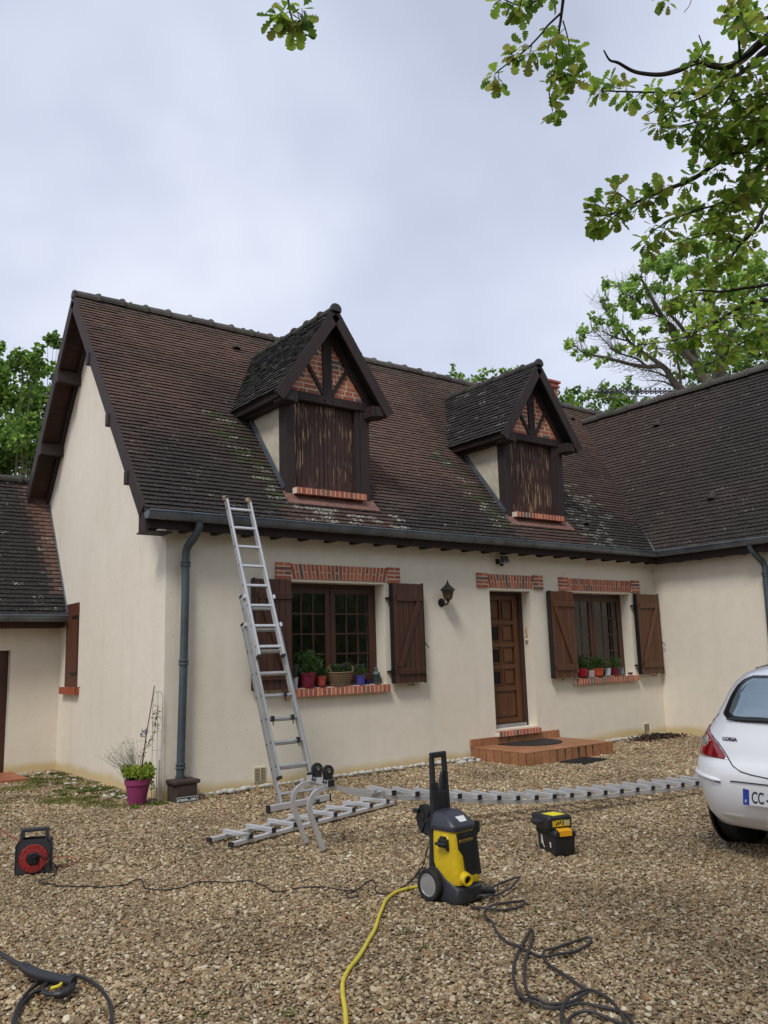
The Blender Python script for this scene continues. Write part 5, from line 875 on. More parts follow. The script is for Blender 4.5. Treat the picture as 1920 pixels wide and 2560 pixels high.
# big magenta pot with climber, trellis
pt = pot('garden_pot', 'large magenta plastic pot overflowing with yellow green plants by the house corner', (-.29, -.02, 0), .128, .085, .27, mat('magenta_plastic', C3(138, 52, 96), .45, 0, [(5, .3, C3(110, 44, 78))]), None, None, True, cat='garden pot', group=None)
m = MB(); rr = random.Random(2)
for i in range(14): a = i*.57; bush(m, (-.29+math.cos(a)*.11, -.02+math.sin(a)*.11, .31+rr.uniform(-.03, .06)), .06, 110, .034, [(.34, .44, .06), (.42, .46, .08), (.22, .34, .05)], rr)
bush(m, (-.18, -.02, .34), .07, 120, .04, G1, rr); bush(m, (-.29, -.12, .24), .03, 40, .03, GY, rr); bush(m, (-.19, -.12, .2), .04, 50, .03, GY, rr)
for i in range(90):    # thin grassy stems fanning to the left
    a = rr.uniform(-.2, .9); l = rr.uniform(.18, .42); b = Vector((-.36+rr.uniform(-.06, .08), 0+rr.uniform(-.06, .06), .28)); t = b+Vector((-math.sin(a)*l, rr.uniform(-.07, .07), math.cos(a)*l)); mid = (b+t)/2+Vector((.02, 0, .02))
    m.tube([b, mid, t], [.0015, .0013, .0008], 3, (.14, .17, .10, 1)); bush(m, t, .02, 5, .012, [(.2, .22, .14), (.14, .2, .08)], rr)
m.build('plant', M_PLANT, pt)
m = MB(); m.tube([(-.27, -.04, .25), (-.215, -.045, .70), (-.135, -.06, 1.24)], [.007, .006, .006], 7); m.tube([(-.285, -.05, .25), (-.23, -.05, .62), (-.21, -.05, .8)], .004, 6); m.build('stake', mat('bamboo_stake', C3(118, 84, 62), .8), pt)
m = MB(); P = smooth_path([(-.28, -.05, .3), (-.27, -.07, .5), (-.20, -.06, .62), (-.13, -.05, .72), (-.11, -.05, .9), (-.09, -.05, 1.0)], 4); m.tube(P, .003, 5, (.12, .1, .06, 1))
for q in P[4:]: bush(m, q, .03, 5, .028, [(.14, .18, .08), (.2, .16, .12)], rr)
bush(m, (-.245, -.06, .74), .03, 26, .03, [(.09, .05, .17), (.13, .08, .22)], rr); bush(m, (-.13, -.05, .82), .022, 14, .03, [(.2, .3, .07)], rr); m.build('climbing_stem', M_PLANT, pt)
tr = MB(); y = -.035
for dx in (-.055, .0, .055): tr.tube([(-.085+dx, y, 0), (-.085+dx, y, 1.12 if dx else 1.17)], .0032, 5)
tr.tube([(-.085+.055*math.cos(t), y, 1.12+.055*math.sin(t)) for t in [math.pi*i/10 for i in range(11)]], .0036, 5); tr.tube([(-.085+.035*math.cos(t), y, .86+.05*math.sin(t)) for t in [math.pi*i/8 for i in range(9)]], .0026, 5)
for z in (.15, .35, .55, .75, .90): tr.tube([(-.14, y, z), (-.03, y, z)], .0026, 5)
tr.tube([(-.085, -.10, 0), (-.085, -.10, .45)], .007, 6)
tag(tr.build('trellis', mat('pale_wire', C3(176, 170, 160), .5, .3), None, loc=(-.085, -.035, 0)), 'slim pale wire trellis with an arched top behind the magenta pot', 'trellis')

# mats
m = MB(); P = [(5.02+.95*0, 0, 0)]; vs = []; n = 40
for i in range(n):
    a = 2*math.pi*i/n; x = 5.52+.50*math.cos(a); y = -.07+(-.62*max(0, -math.sin(a))**.8 if math.sin(a) < 0 else 0); vs.append((x, y, .173))
m.prism(vs, (0, 0, .012)); tag(m.build('door_mat', M_RUB, None, loc=(5.5, -.3, .172)), 'black half round rubber mat on the tiled step', 'door mat')
m = MB(); c = Vector((5.45, -1.28, .006)); R = Matrix.Rotation(math.radians(8), 3, 'Z')
m.box(c, (.62, .40, .012), R)
for i in range(14): m.box(c+R @ Vector((-.28+i*.043, 0, .008)), (.02, .37, .006), R)
for i in range(9): m.box(c+R @ Vector((0, -.16+i*.04, .009)), (.6, .012, .004), R)
tag(m.build('door_mat', M_RUB, None, loc=(5.45, -1.28, 0)), 'black rectangular rubber mat on the gravel against the step', 'door mat')

# ------------------------------------------------------------ leaning three-section ladder
M_ALUMID = mat('worn_aluminium', (.60, .61, .62, 1), .36, .45, [(8, .4, (.46, .46, .47, 1))], (60, .08, .002))
D_ = Vector((0, 1.05, 3.12)).normalized(); NN = Vector((0, -D_.z, D_.y)); B0 = Vector((0, -1.42, 0))
la = tag(empty('leaning_ladder', (.86, -1.42, 0)), 'three section aluminium ladder leaning against the gutter', 'ladder')
def LP(x0, k, s, off): q = B0+D_*s+NN*off; return Vector((x0-k*s, q.y, q.z))
def section(s0, s1, xl, xr, k, off, rungs, m_, nm):
    r = empty(nm, LP((xl+xr)/2, k, s0, off)); r.parent = la; r.location -= la.location
    for xx in (xl, xr):
        m = MB(); a, b = LP(xx, k, s0, off), LP(xx, k, s1, off); m.beam(a, b, .026, .062, up=NN); m.build('rail', m_, r, bevel=.003)
    for s in rungs:
        m = MB(); a, b = LP(xl+.01, k, s, off), LP(xr-.01, k, s, off); m.beam(a, b, .028, .028, up=NN); m.build('rung', m_, r, bevel=.004)
    m = MB()
    for xx in (xl, xr):
        for s in (s0, s1): a = LP(xx, k, s, off); m.box(a, (.031, .066, .03), Matrix.Rotation(-math.atan2(1.05, 3.12), 3, 'X').to_3x3())
        for s in rungs: a = LP(xx+(-.016 if xx == xl else .016), k, s, off); m.box(a, (.004, .014, .014))
    m.build('end_cap', M_RUB, r); return r
section(.03, 1.97, .655, 1.085, .047, 0, [.155+.25*i for i in range(8)], M_ALUOLD, 'ladder_section')
section(.30, 2.27, .67, 1.03, .047, .066, [.415+.245*i for i in range(8)], M_ALUOLD, 'ladder_section')
sec = section(1.56, 3.46, .685, .98, .045, .132, [1.67+.237*i for i in range(8)], M_ALUMID, 'ladder_section')
m = MB()
for xx in (.685, .98):
    for k in range(3): c = LP(xx, .045, 3.45+.012*k, .132); m.lathe([(.0, -.02), (.03, -.014), (.036, 0), (.028, .02), (0, .026)], c+Vector((rnd.uniform(-.01, .01), rnd.uniform(-.01, .01), 0)), 9)
    c = LP(xx, .045, 3.43, .132); m.tube([c+Vector((-.02, -.03, 0)), c+Vector((-.025, -.04, -.05)), c+Vector((-.015, -.04, -.09))], .006, 5)
m.build('rag_padding', mat('old_rag', C3(150, 126, 104), .95, 0, [(20, .5, C3(96, 78, 64))], (40, .8, .01)), la)
m = MB()
for (s, off, xl, xr) in ((2.25, .1, .67, 1.03), (1.95, .03, .655, 1.085)):
    for xx in (xl, xr): m.box(LP(xx, .047, s, off), (.030, .085, .045), Matrix.Rotation(-math.atan2(1.05, 3.12), 3, 'X').to_3x3())
m.build('guide_bracket', M_ALU, la)
m = MB()
for (s, x) in ((.90, .72), (.90, .96), (1.15, .93), (.66, .97)): c = LP(x, .047, s, .09); m.box(c, (.022, .05, .05)); m.tube([c, c+Vector((.005, -.01, -.07))], .006, 6)
m.build('safety_hook', M_BLK, la)
m = MB(); m.beam((.46, -1.51, .045), (1.26, -1.365, .045), .04, .06); m.build('stabiliser_bar', M_ALU, la, bevel=.004)
m = MB(); 
for q in ((.455, -1.511, .045), (1.265, -1.364, .045)): m.box(q, (.022, .045, .066), Matrix.Rotation(.18, 3, 'Z'))
m.build('rubber_foot', M_RUB, la)
# ------------------------------------------------------------ flat roof ladder on the gravel
def flatladder(name, label, A0, A1, B0_, B1, n, t0, t1, zr, zg):
    A0, A1, B0_, B1 = map(Vector, (A0, A1, B0_, B1)); r = tag(empty(name, B0_), label, 'roof ladder')
    for (a, b) in ((A0, A1), (B0_, B1)):
        m = MB(); m.beam(a, b, .045, .032, bev=0); m.build('rail', M_ALU, r, bevel=.004)
        for q in (a, b): m = MB(); m.box(q, (.02, .048, .035), Matrix.Rotation(math.atan2((b-a).y, (b-a).x), 3, 'Z')); m.build('end_cap', M_BLK, r)
    for i in range(n):
        t = t0+(t1-t0)*i/(n-1); a = A0.lerp(A1, t); b = B0_.lerp(B1, t); d = (b-a).normalized(); up = Vector((0, 0, .036))
        m = MB(); m.beam(a-d*.02+up, b+d*.035+up, .036, .036); m.build('rung', M_ALU, r, bevel=.004)
        m = MB(); m.beam(b+d*.035+up, b+d*.047+up, .039, .039); m.build('rung_cap', M_BLK, r)
        m = MB()
        for q in (a, b): m.box(q+Vector((.02, 0, .018)), (.045, .03, .03)); m.lathe([(.008, 0), (.008, .008), (0, .01)], q+Vector((-.01, -.024, .01)), 6, (0, -1, 0))
        m.build('rung_bracket', M_ALUOLD, r)
    return r
fl = flatladder('roof_ladder', 'shorter aluminium roof ladder section lying flat on the gravel', (-.57, -2.35, .035), (1.50, -1.80, .035), (-.52, -2.64, .035), (1.58, -2.07, .035), 8, .085, .93, .09, .02)
m = MB(); q = Vector((-.40, -2.62, .09)); m.lathe([(.012, -.03), (.012, .03), (.02, .03), (.02, .04), (0, .042)], q, 8, (1, -.2, 0)); m.box(q+Vector((.03, -.02, 0)), (.012, .05, .018)); m.build('wing_nut', M_ALUOLD, fl)
# ------------------------------------------------------------ long roof ladder with hooks and wheels
lr = tag(empty('roof_ladder', (-.06, -3.2, 0)), 'long aluminium roof ladder with curved ridge hooks and two black wheels', 'roof ladder')
FR = [(-.045, 0.02), (-.105, .18), (-.15, .30), (-.155, .37), (-.12, .44), (-.05, .475), (.03, .48), (.11, .46), (.20, .425), (.36, .385), (.60, .345), (1.0, .29), (1.5, .215), (1.9, .17), (2.3, .145), (3.0, .115), (3.9, .09), (4.55, .08)]
def fy(x): return -3.27-.1446*(x+.05)
P1 = [(x, fy(x), z) for x, z in FR]; offv = Vector((.045, .325, 0)); P2 = [Vector(p)+offv for p in P1]
def rail(P, nm):
    m = MB(); P = smooth_path(P, 5); n = len(P); vs = []; rw, rh = .0165, .018
    for i, p in enumerate(P):
        t = (P[min(i+1, n-1)]-P[max(i-1, 0)]).normalized(); s = Vector((.143, .99, 0)).normalized(); u = s.cross(t).normalized()
        vs += [p+s*a*rw+u*b*rh for a, b in ((-1, -1), (1, -1), (1, 1), (-1, 1))]
    m.add(vs, [(i*4+j, i*4+(j+1) % 4, (i+1)*4+(j+1) % 4, (i+1)*4+j) for i in range(n-1) for j in range(4)]+[(3, 2, 1, 0), tuple((n-1)*4+j for j in range(4))]); return m.build(nm, M_ALU, lr)
rail(P1, 'rail'); rail(P2, 'rail')
def zat(x): return float(np.interp(x, [q[0] for q in FR[9:]], [q[1] for q in FR[9:]]))
xs_r = [.57, .79]+[1.0+.2035*i for i in range(18)]
for x in xs_r:
    z = zat(x)+.036; a = Vector((x, fy(x), z)); b = a+offv; d = (a-b).normalized(); m = MB(); m.beam(b-d*.03, a+d*.035, .034, .036); m.build('rung', M_ALU, lr, bevel=.004)
    m = MB(); m.beam(a+d*.035, a+d*.048, .037, .039); m.build('rung_cap', M_BLK, lr)
m = MB(); a = Vector((.01, fy(.01)-.03, .515)); b = Vector((.05, fy(.05)+.36, .515)); m.beam(a, b, .05, .045); m.build('axle_bar', M_ALU, lr, bevel=.003)
m = MB(); m.beam(a+(a-b).normalized()*.012, a, .052, .048); m.build('rung_cap', M_BLK, lr)
for t in (.12, .62):
    q = a.lerp(b, t)+Vector((0, 0, .085)); wv = (b-a).normalized(); wh = empty('wheel', q-lr.location); wh.parent = lr
    m = MB(); m.lathe([(.026, -.016), (.046, -.016), (.050, -.008), (.050, .008), (.046, .016), (.026, .016), (.026, -.016)], q, 24, wv); m.build('tyre', M_RUB, wh, smooth=True)
    m = MB(); m.lathe([(0, -.012), (.026, -.012), (.026, .012), (0, .012)], q, 20, wv); m.lathe([(.006, -.03), (.009, -.03), (.009, .03), (0, .032)], q, 8, wv); m.build('rim', M_ALUOLD, wh)
    m = MB()
    for s in (-1, 1):
        c = q+wv*.022*s; u = Vector((0, 0, 1)); f = wv.cross(u)
        m.prism([c-f*.035-u*.085, c+f*.035-u*.085, c+f*.026, c+f*.012+u*.014, c-f*.012+u*.014, c-f*.026], wv*.004)
    m.beam(q-Vector((0, 0, .083))-wv*.03, q-Vector((0, 0, .083))+wv*.03, .08, .008); m.build('wheel_fork', M_BLK, wh)
m = MB(); 
for (x, z) in ((.42, .40), (2.28, .19)): q = Vector((x, fy(x)-.02, z)); m.tube([q+Vector((-.05, 0, 0)), q+Vector((.05, 0, 0))], .012, 7); m.box(q+Vector((.05, -.01, .0)), (.012, .05, .02)); m.box(q+Vector((-.03, 0, .01)), (.03, .05, .03))
m.build('wing_nut', M_ALUOLD, lr)
# ------------------------------------------------------------ cables and hoses
def hose(name, label, cat, paths, r, m_, k=8, n=8, z0=True, group=None):
    m = MB(); P0 = paths[0][0]
    for P in paths:
        Q = smooth_path(P, k); 
        for i, q in enumerate(Q): q.z = max(q.z, r*.9)+.003*noise.noise(q*9)
        m.tube(Q, r, n)
    return tag(m.build(name, m_, None, smooth=True, loc=(P0[0], P0[1], 0)), label, cat, group)
hose('garden_hose', 'yellow garden hose running from the pressure washer across the gravel', 'hose', [YELLOW], .0104, mat('yellow_hose', C3(214, 196, 66), .4, 0, [(20, .2, C3(170, 150, 50))]))
M_HB = mat('black_hose', C3(44, 42, 45), .5, 0, [(12, .5, C3(70, 62, 60))])
for P in BLACKHOSE:
    for i, q in enumerate(P): P[i] = (q[0], q[1], q[2]+.010*(i % 3 == 1))
hose('pressure_hose', 'long dark high pressure hose looping on the gravel right of the washer', 'hose', BLACKHOSE, .0070, M_HB)
reelC = Vector((-1.935, -2.31, .125))
hose('power_cord', 'thin black power cord from the red cable reel to the washer', 'cable', [[tuple(reelC+Vector((-.0, -.06, .012))), tuple(reelC+Vector((.04, -.10, -.0))), (-1.83, -2.42, .06)]+CORD+[(-.28, -4.60, .05), (-.25, -4.72, .16), (-.22, -4.76, .3)]], .0042, mat('cord_black', C3(30, 27, 28), .6), 5, 6)
hose('red_cable', 'thin red extension cable lying around the cable reel', 'cable', RED, .0035, mat('cord_red', C3(150, 52, 48), .6), 5, 6)
# cable reel
cr_ = tag(empty('cable_reel', (-1.94, -2.30, 0), math.radians(-22)), 'black cable reel case with red drum and socket centre', 'cable reel')
m = MB(); T = .135; w2 = .125
def fr(x0, x1, z0, z1, y0=-.05, y1=.05): m.bb(x0, x1, y0, y1, z0, z1)
prof = [(-w2, 0), (w2, 0), (w2, .215), (w2-.022, .245), (-w2+.022, .245), (-w2, .215)]
for yy in (-.052, .040): 
    o_ = [(x, yy, z) for x, z in prof]; hole = [(.105*math.cos(t), yy, .11+.098*math.sin(t)) for t in [2*math.pi*i/24 for i in range(24)]]
    # ring plate between the outline and the round window
    outer = []
    for t in [2*math.pi*i/24 for i in range(24)]:
        dx, dz = math.cos(t), math.sin(t); best = 9
        for i in range(6):
            (ax, az), (bx, bz) = prof[i], prof[(i+1) % 6]; den = dx*(bz-az)-dz*(bx-ax)
            if abs(den) < 1e-9: continue
            s = ((ax)*(bz-az)-(az-.11)*(bx-ax))/den; u_2 = ((ax)*dz-(az-.11)*dx)/den
            if s > 0 and -1e-6 <= u_2 <= 1+1e-6: best = min(best, s)
        outer.append((dx*best, yy, .11+dz*best))
    for (off) in (0, .012):
        a = [Vector(q)+Vector((0, off, 0)) for q in outer]; b = [Vector(q)+Vector((0, off, 0)) for q in hole]; m.add(a+b, [(i, (i+1) % 24, 24+(i+1) % 24, 24+i) for i in range(24)])
    a = [Vector(q) for q in hole]; b = [q+Vector((0, .012, 0)) for q in a]; m.add(a+b, [(i, (i+1) % 24, 24+(i+1) % 24, 24+i) for i in range(24)])
m.bb(-w2, w2, -.052, .052, 0, .012); m.bb(-w2-.0, -w2+.012, -.052, .052, .012, .20); m.bb(w2-.012, w2, -.052, .052, .012, .20)
m.bb(-w2+.03, -w2+.05, -.052, .052, .243, .30); m.bb(w2-.05, w2-.03, -.052, .052, .243, .30); m.box((0, 0, .305), (.19, .045, .026), bev=.008)
for s in (-1, 1): m.beam((s*(w2-.006), 0, .195), (s*(w2-.036), 0, .25), .104, .012)
m.build('case', M_GRY, cr_, world=False)
m = MB(); m.lathe([(.046, .057), (.050, .062), (.096, .060), (.100, .054), (.096, .044), (.046, .044)], (0, 0, .11), 36, (0, -1, 0)); m.lathe([(.035, -.045), (.096, -.045), (.096, -.03), (.05, -.03), (.05, .044)], (0, 0, .11), 36, (0, -1, 0))
for i in range(16): a = 2*math.pi*i/16; m.box((.083*math.cos(a), -.0625, .11+.083*math.sin(a)), (.012, .004, .004), Matrix.Rotation(-a, 3, 'Y'))
m.build('drum', M_RED, cr_, world=False, smooth=True)
m = MB(); m.lathe([(0, .066), (.04, .066), (.046, .060), (.046, .05)], (0, 0, .11), 24, (0, -1, 0))
for i in range(4): a = math.pi/4+i*math.pi/2; m.lathe([(.013, .072), (.016, .072), (.016, .064), (.013, .064), (0, .0665)], (.023*math.cos(a), 0, .11+.023*math.sin(a)), 14, (0, -1, 0))
m.build('socket', M_BLK, cr_, world=False, smooth=True)
m = MB(); m.lathe([(.0, .085), (.008, .085), (.010, .06), (0, .06)], (.06, 0, .055), 10, (0, -1, 0)); m.build('crank_knob', M_RED, cr_, world=False)
m = MB(); m.lathe([(0, .10), (.010, .10), (.014, .075), (.014, .066)], (.012, 0, .128), 10, (0, -1, 0)); m.build('plug', M_BLK, cr_, world=False)
# spray gun
gn = tag(empty('spray_gun', (-2.5, -4.6, 0)), 'black pressure washer spray gun with lance and yellow trigger on the gravel', 'spray gun')
m = MB(); m.tube(GUN['lance'], .011, 10); m.build('lance', M_GREYL if False else M_BLK, gn, smooth=True)
m = MB(); B_ = smooth_path(GUN['body'], 4); nB = len(B_); m.tube(B_, [.020 if i < 2 else (.026 if i < nB-6 else .023) for i in range(nB)], 12); m.build('gun_body', M_BLK, gn, smooth=True)
m = MB(); m.tube(smooth_path(GUN['grip'], 4), .019, 10); m.tube(smooth_path([GUN['grip'][-1]]+GUN['g2'][1:]+[GUN['body'][2]], 4), .010, 8); m.build('grip', M_BLK, gn, smooth=True)
m = MB(); m.tube(smooth_path(GUN['trig'], 4), .008, 8); m.build('trigger', mat('yellow_trigger', C3(226, 206, 60), .4), gn, smooth=True)
hose('pressure_hose', 'thick black hose arcing round the spray gun in the lower left corner', 'hose', GUNHOSE, .0086, mat('black_hose_glossy', C3(30, 31, 35), .38, 0, [(12, .3, C3(58, 52, 50))]), 8, 10)
# ------------------------------------------------------------ pressure washer (local x = front, y = to its left)
pw = tag(empty('pressure_washer', (-.135, -4.90, 0), math.radians(-85)), 'yellow and black upright pressure washer on wheels', 'pressure washer')
def loft(m, secs, n=6, cap=True):
    """secs: (z, x0, x1, y0, y1, corner)"""
    rows = []
    for (z, x0, x1, y0, y1, c) in secs:
        row = []
        for (cx_, cy_, a0) in ((x1-c, y1-c, 0), (x0+c, y1-c, 90), (x0+c, y0+c, 180), (x1-c, y0+c, 270)):
            for k in range(n+1): a = math.radians(a0+90*k/n); row.append((cx_+c*math.cos(a), cy_+c*math.sin(a), z))
        rows.append(row)
    q = len(rows[0]); m.add([v for r_ in rows for v in r_], [(i*q+j, i*q+(j+1) % q, (i+1)*q+(j+1) % q, (i+1)*q+j) for i in range(len(rows)-1) for j in range(q)]+([tuple(range(q))[::-1], tuple((len(rows)-1)*q+j for j in range(q))] if cap else []))
def PW(m, nm, mm, **k): return m.build(nm, mm, pw, world=False, **k)
m = MB(); loft(m, [(.125, -.02, .150, -.115, .115, .04), (.15, -.06, .155, -.12, .12, .045), (.25, -.10, .140, -.12, .12, .05), (.40, -.10, .128, -.118, .118, .05), (.47, -.10, .118, -.113, .113, .05)]); PW(m, 'housing', M_YEL, smooth=True)
m = MB(); loft(m, [(.012, -.13, .165, -.125, .125, .045), (.03, -.15, .175, -.13, .13, .05), (.10, -.15, .168, -.128, .128, .05), (.16, -.14, .05, -.126, .126, .04), (.215, -.13, -.02, -.122, .122, .03)]); PW(m, 'base', M_GRY, smooth=True)
m = MB(); loft(m, [(.20, -.135, -.085, -.115, .115, .02), (.48, -.125, -.08, -.11, .11, .02)]); PW(m, 'back_panel', M_BLK, smooth=True)
m = MB(); loft(m, [(.462, -.12, .132, -.122, .122, .055), (.485, -.125, .136, -.125, .125, .06), (.50, -.125, .130, -.122, .122, .06), (.555, -.115, .060, -.10, .10, .05), (.575, -.105, .02, -.08, .08, .045), (.582, -.08, -.01, -.055, .055, .03)]); PW(m, 'cap', mat('cap_grey', C3(46, 48, 58), .4, 0, [(7, .3, C3(60, 60, 66))], (90, .08, .002)), smooth=True)
# black mesh front panel
m = MB(); pl = [(-.085, .450), (.112, .450), (.114, .17), (.03, .155), (-.02, .18), (-.035, .225), (-.045, .30), (-.085, .35)]
fx = lambda z: .150-(z-.15)*.105+.004
m.add([(fx(z), y, z) for y, z in pl]+[(fx(z)-.02, y, z) for y, z in pl], [tuple(range(8)), tuple(range(8, 16))[::-1]]+[(i, 8+i, 8+(i+1) % 8, (i+1) % 8) for i in range(8)])
for i in range(16): z = .21+i*.0145; m.box((fx(z)+.002, .01, z), (.004, .15 if z > .33 else .125, .005))
PW(m, 'grille_panel', M_BLK)
m = MB(); m.lathe([(.052, -.05), (.046, .0), (.040, .05), (.036, .053), (.026, .052), (.025, .0)], (.145, -.055, .165), 24, (1, -.25, -.05)); PW(m, 'nozzle_tube', M_YEL, smooth=True)
m = MB(); m.lathe([(0, .03), (.025, .03)], (.145, -.055, .165), 20, (1, -.25, -.05)); PW(m, 'tube_hole', M_BLK)
# accessory holder on the side
m = MB(); m.box((.035, -.128, .385), (.085, .03, .055), bev=.006); 
for k in range(4): m.lathe([(.012, 0), (.012, .03), (.007, .034), (0, .034)], (.005+k*.021, -.14, .385), 10, (0, -1, 0))
m.box((.035, -.132, .42), (.05, .02, .02), bev=.004); m.box((.07, -.125, .355), (.02, .02, .03)); PW(m, 'accessory_holder', M_BLK)
m = MB(); m.lathe([(.045, 0), (.04, .006), (0, .006)], (.035, -.116, .395), 20, (0, -1, 0)); PW(m, 'holder_boss', M_YEL, smooth=True)
m = MB(); m.box((.08, .135, .435), (.04, .045, .06), bev=.006); m.lathe([(.022, -.02), (.022, .05), (.015, .05), (.015, -.0)], (.09, .155, .445), 14, (0, 0, 1)); PW(m, 'lance_holder', M_BLK)
# handle
m = MB()
for s in (-1, 1):
    m.prism([(-.125, s*.068-.014, .56), (-.085, s*.068-.014, .56), (-.100, s*.062-.014, .93), (-.128, s*.062-.014, .93)], (0, .028, 0))
m.bb(-.128, -.098, -.077, .077, .925, .965, bev=.01); m.bb(-.128, -.092, -.085, .085, .50, .70, bev=.006); m.bb(-.125, -.098, -.085, -.02, .695, .76, bev=.004); m.prism([(-.124, .0, .70), (-.124, .075, .70), (-.124, .075, .83), (-.124, .035, .83), (-.124, .02, .80)], (.024, 0, 0)); PW(m, 'handle', M_BLK)
# hose reel on the back
m = MB()
for yy in (-.075, .06): m.lathe([(.03, 0), (.102, 0), (.108, .006), (.102, .014), (.03, .014)], (-.178, yy, .505), 36, (0, 1, 0))
for k in range(6):
    a = k*math.pi/3; m.box((-.178+.065*math.cos(a), -.080, .505+.065*math.sin(a)), (.085, .008, .012), Matrix.Rotation(-a, 3, 'Y'))
m.lathe([(.05, -.07), (.05, .07)], (-.178, 0, .505), 24, (0, 1, 0)); m.lathe([(.085, -.058), (.085, .058)], (-.178, 0, .505), 24, (0, 1, 0)); m.box((-.16, 0, .505), (.09, .05, .05)); m.box((-.26, -.09, .56), (.05, .03, .03), bev=.006); PW(m, 'hose_reel', M_BLK, smooth=True)
for s in (-1, 1):
    wh = empty('wheel', (-.085, s*.15, .105)); wh.parent = pw
    m = MB(); m.lathe([(.078, -.028), (.098, -.028), (.105, -.018), (.105, .018), (.098, .028), (.078, .028), (.078, -.028)], (0, 0, 0), 40, (0, 1, 0)); o = m.build('tyre', M_RUB, None, smooth=True); o.parent = wh
    m = MB(); m.lathe([(.078, .022), (.070, .027), (.064, .02), (.060, .012)], (0, 0, 0), 36, (0, s, 0)); o = m.build('rim', M_GREYL, None, smooth=True, angle=25); o.parent = wh; m = MB(); m.lathe([(.060, .004), (.060, .008), (0, .008)], (0, 0, 0), 30, (0, s, 0)); o = m.build('hub_recess', M_BLK, None); o.parent = wh
    m = MB(); m.lathe([(.054, .008), (.049, .018), (0, .020)], (0, 0, 0), 6, (0, s, 0)); o = m.build('hub', mat('hub_grey', C3(128, 126, 124), .5, .2), None, smooth=True, angle=25); o.parent = wh
m = MB(); m.lathe([(.022, 0), (.020, .05), (.026, .055), (.024, .10), (.012, .12)], (.15, .08, .07), 14, (.5, .85, -.2)); PW(m, 'hose_connector', M_BLK, smooth=True)
m = MB(); c0 = Vector((.092, 0, .5295)); sl2 = math.atan2(.055, .07); Rl = Matrix.Rotation(sl2, 3, 'Y')
m.add([c0+Rl @ Vector(q) for q in ((-.028, -.042, .003), (-.028, .042, .003), (.022, .034, .003), (.022, -.034, .003))], [(0, 1, 2, 3)]); PW(m, 'badge', M_WHT)
text_mesh('badge_lettering', 'KÄRCHER', .013, M_YEL if False else mat('badge_ink', C3(90, 84, 60), .6), pw, tuple(c0+Rl @ Vector((.004, -.034, .0035))), (0, sl2, math.pi/2), depth=.0004, bold=True)

pw.scale = (.90, .90, .905)
# ------------------------------------------------------------ tool boxes
tb = tag(empty('tool_box', (1.235, -4.515, 0), math.radians(-112)), 'black tool box with yellow latch and torn white stickers on the gravel', 'tool box')
# local x = towards the camera end, length .46, width .21
m = MB(); loft(m, [(0, -.21, .21, -.085, .085, .015), (.02, -.22, .22, -.095, .095, .02), (.15, -.228, .228, -.103, .103, .02)]); m.build('body', M_BLK, tb, world=False, smooth=True)
m = MB(); loft(m, [(.15, -.235, .235, -.11, .11, .02), (.172, -.235, .235, -.11, .11, .02), (.19, -.225, .225, -.098, .098, .02), (.195, -.2, .2, -.085, .085, .02)])
for i in range(9): m.box((-.19+i*.047, -.112, .152), (.02, .008, .03))
m.build('lid', M_BLK, tb, world=False, smooth=True)
m = MB(); m.box((.205, 0, .192), (.085, .135, .012), Matrix.Rotation(.12, 3, 'Y'), bev=.004); m.box((.243, 0, .172), (.008, .12, .04)); m.build('latch', mat('amber_plastic', C3(224, 160, 24), .4), tb, world=False)
m = MB(); m.add([(-.02+a, -.1045, b) for a, b in ((-.10, .13), (-.06, .125), (-.05, .08), (-.03, .05), (-.01, .04), (-.03, .035), (-.07, .06), (-.095, .065))], [tuple(range(8))]); m.add([(.085+a, -.1042, b) for a, b in ((0, .095), (.035, .095), (.037, .055), (.01, .055))], [(0, 1, 2, 3)]); m.build('sticker', M_WHT, tb, world=False); tb.scale = (.70, .80, .95)
tc_ = tag(empty('organiser_case', (1.225, -4.49, .186), math.radians(-108)), 'small black organiser case with yellow labels lying on the tool box', 'tool case')
m = MB(); loft(m, [(0, -.15, .15, -.105, .105, .014), (.01, -.155, .155, -.11, .11, .018), (.075, -.155, .155, -.11, .11, .018), (.088, -.145, .145, -.10, .10, .016)]); m.build('body', M_BLK, tc_, world=False, smooth=True)
m = MB(); m.box((-.02, -.118, .045), (.10, .018, .025), bev=.004); m.tube([(-.09, -.11, .045), (-.09, -.14, .045), (.04, -.14, .045), (.04, -.11, .045)], .009, 8); m.build('handle', M_GRY, tc_, world=False)
m = MB(); m.box((.02, .01, .0885), (.15, .13, .002), Matrix.Rotation(.2, 3, 'Z')); m.build('label', mat('lemon_label', C3(228, 214, 40), .5), tc_, world=False)
m = MB(); m.bb(.1555, .1575, -.075, .085, .018, .062); m.build('label', mat('ochre_label', C3(196, 168, 40), .5), tc_, world=False)
m = MB()
for (a, b, c, d) in ((-.045, -.035, .024, .045), (-.028, -.012, .03, .052), (-.005, .006, .036, .056), (.018, .028, .022, .06)): m.bb(.1575, .1582, a, b, c, d)
m.build('label_print', mat('label_ink', C3(50, 44, 30), .6), tc_, world=False)
m = MB(); m.bb(.1575, .1581, .032, .078, .024, .056); m.build('label_print', mat('label_pale', C3(176, 172, 140), .6), tc_, world=False)
m = MB()
for yy in (-.06, .06): m.box((.158, yy+.0, .075), (.008, .03, .02), bev=.003)
m.build('clip', M_BLK, tc_, world=False); tc_.scale = (.85, .92, 1.0)
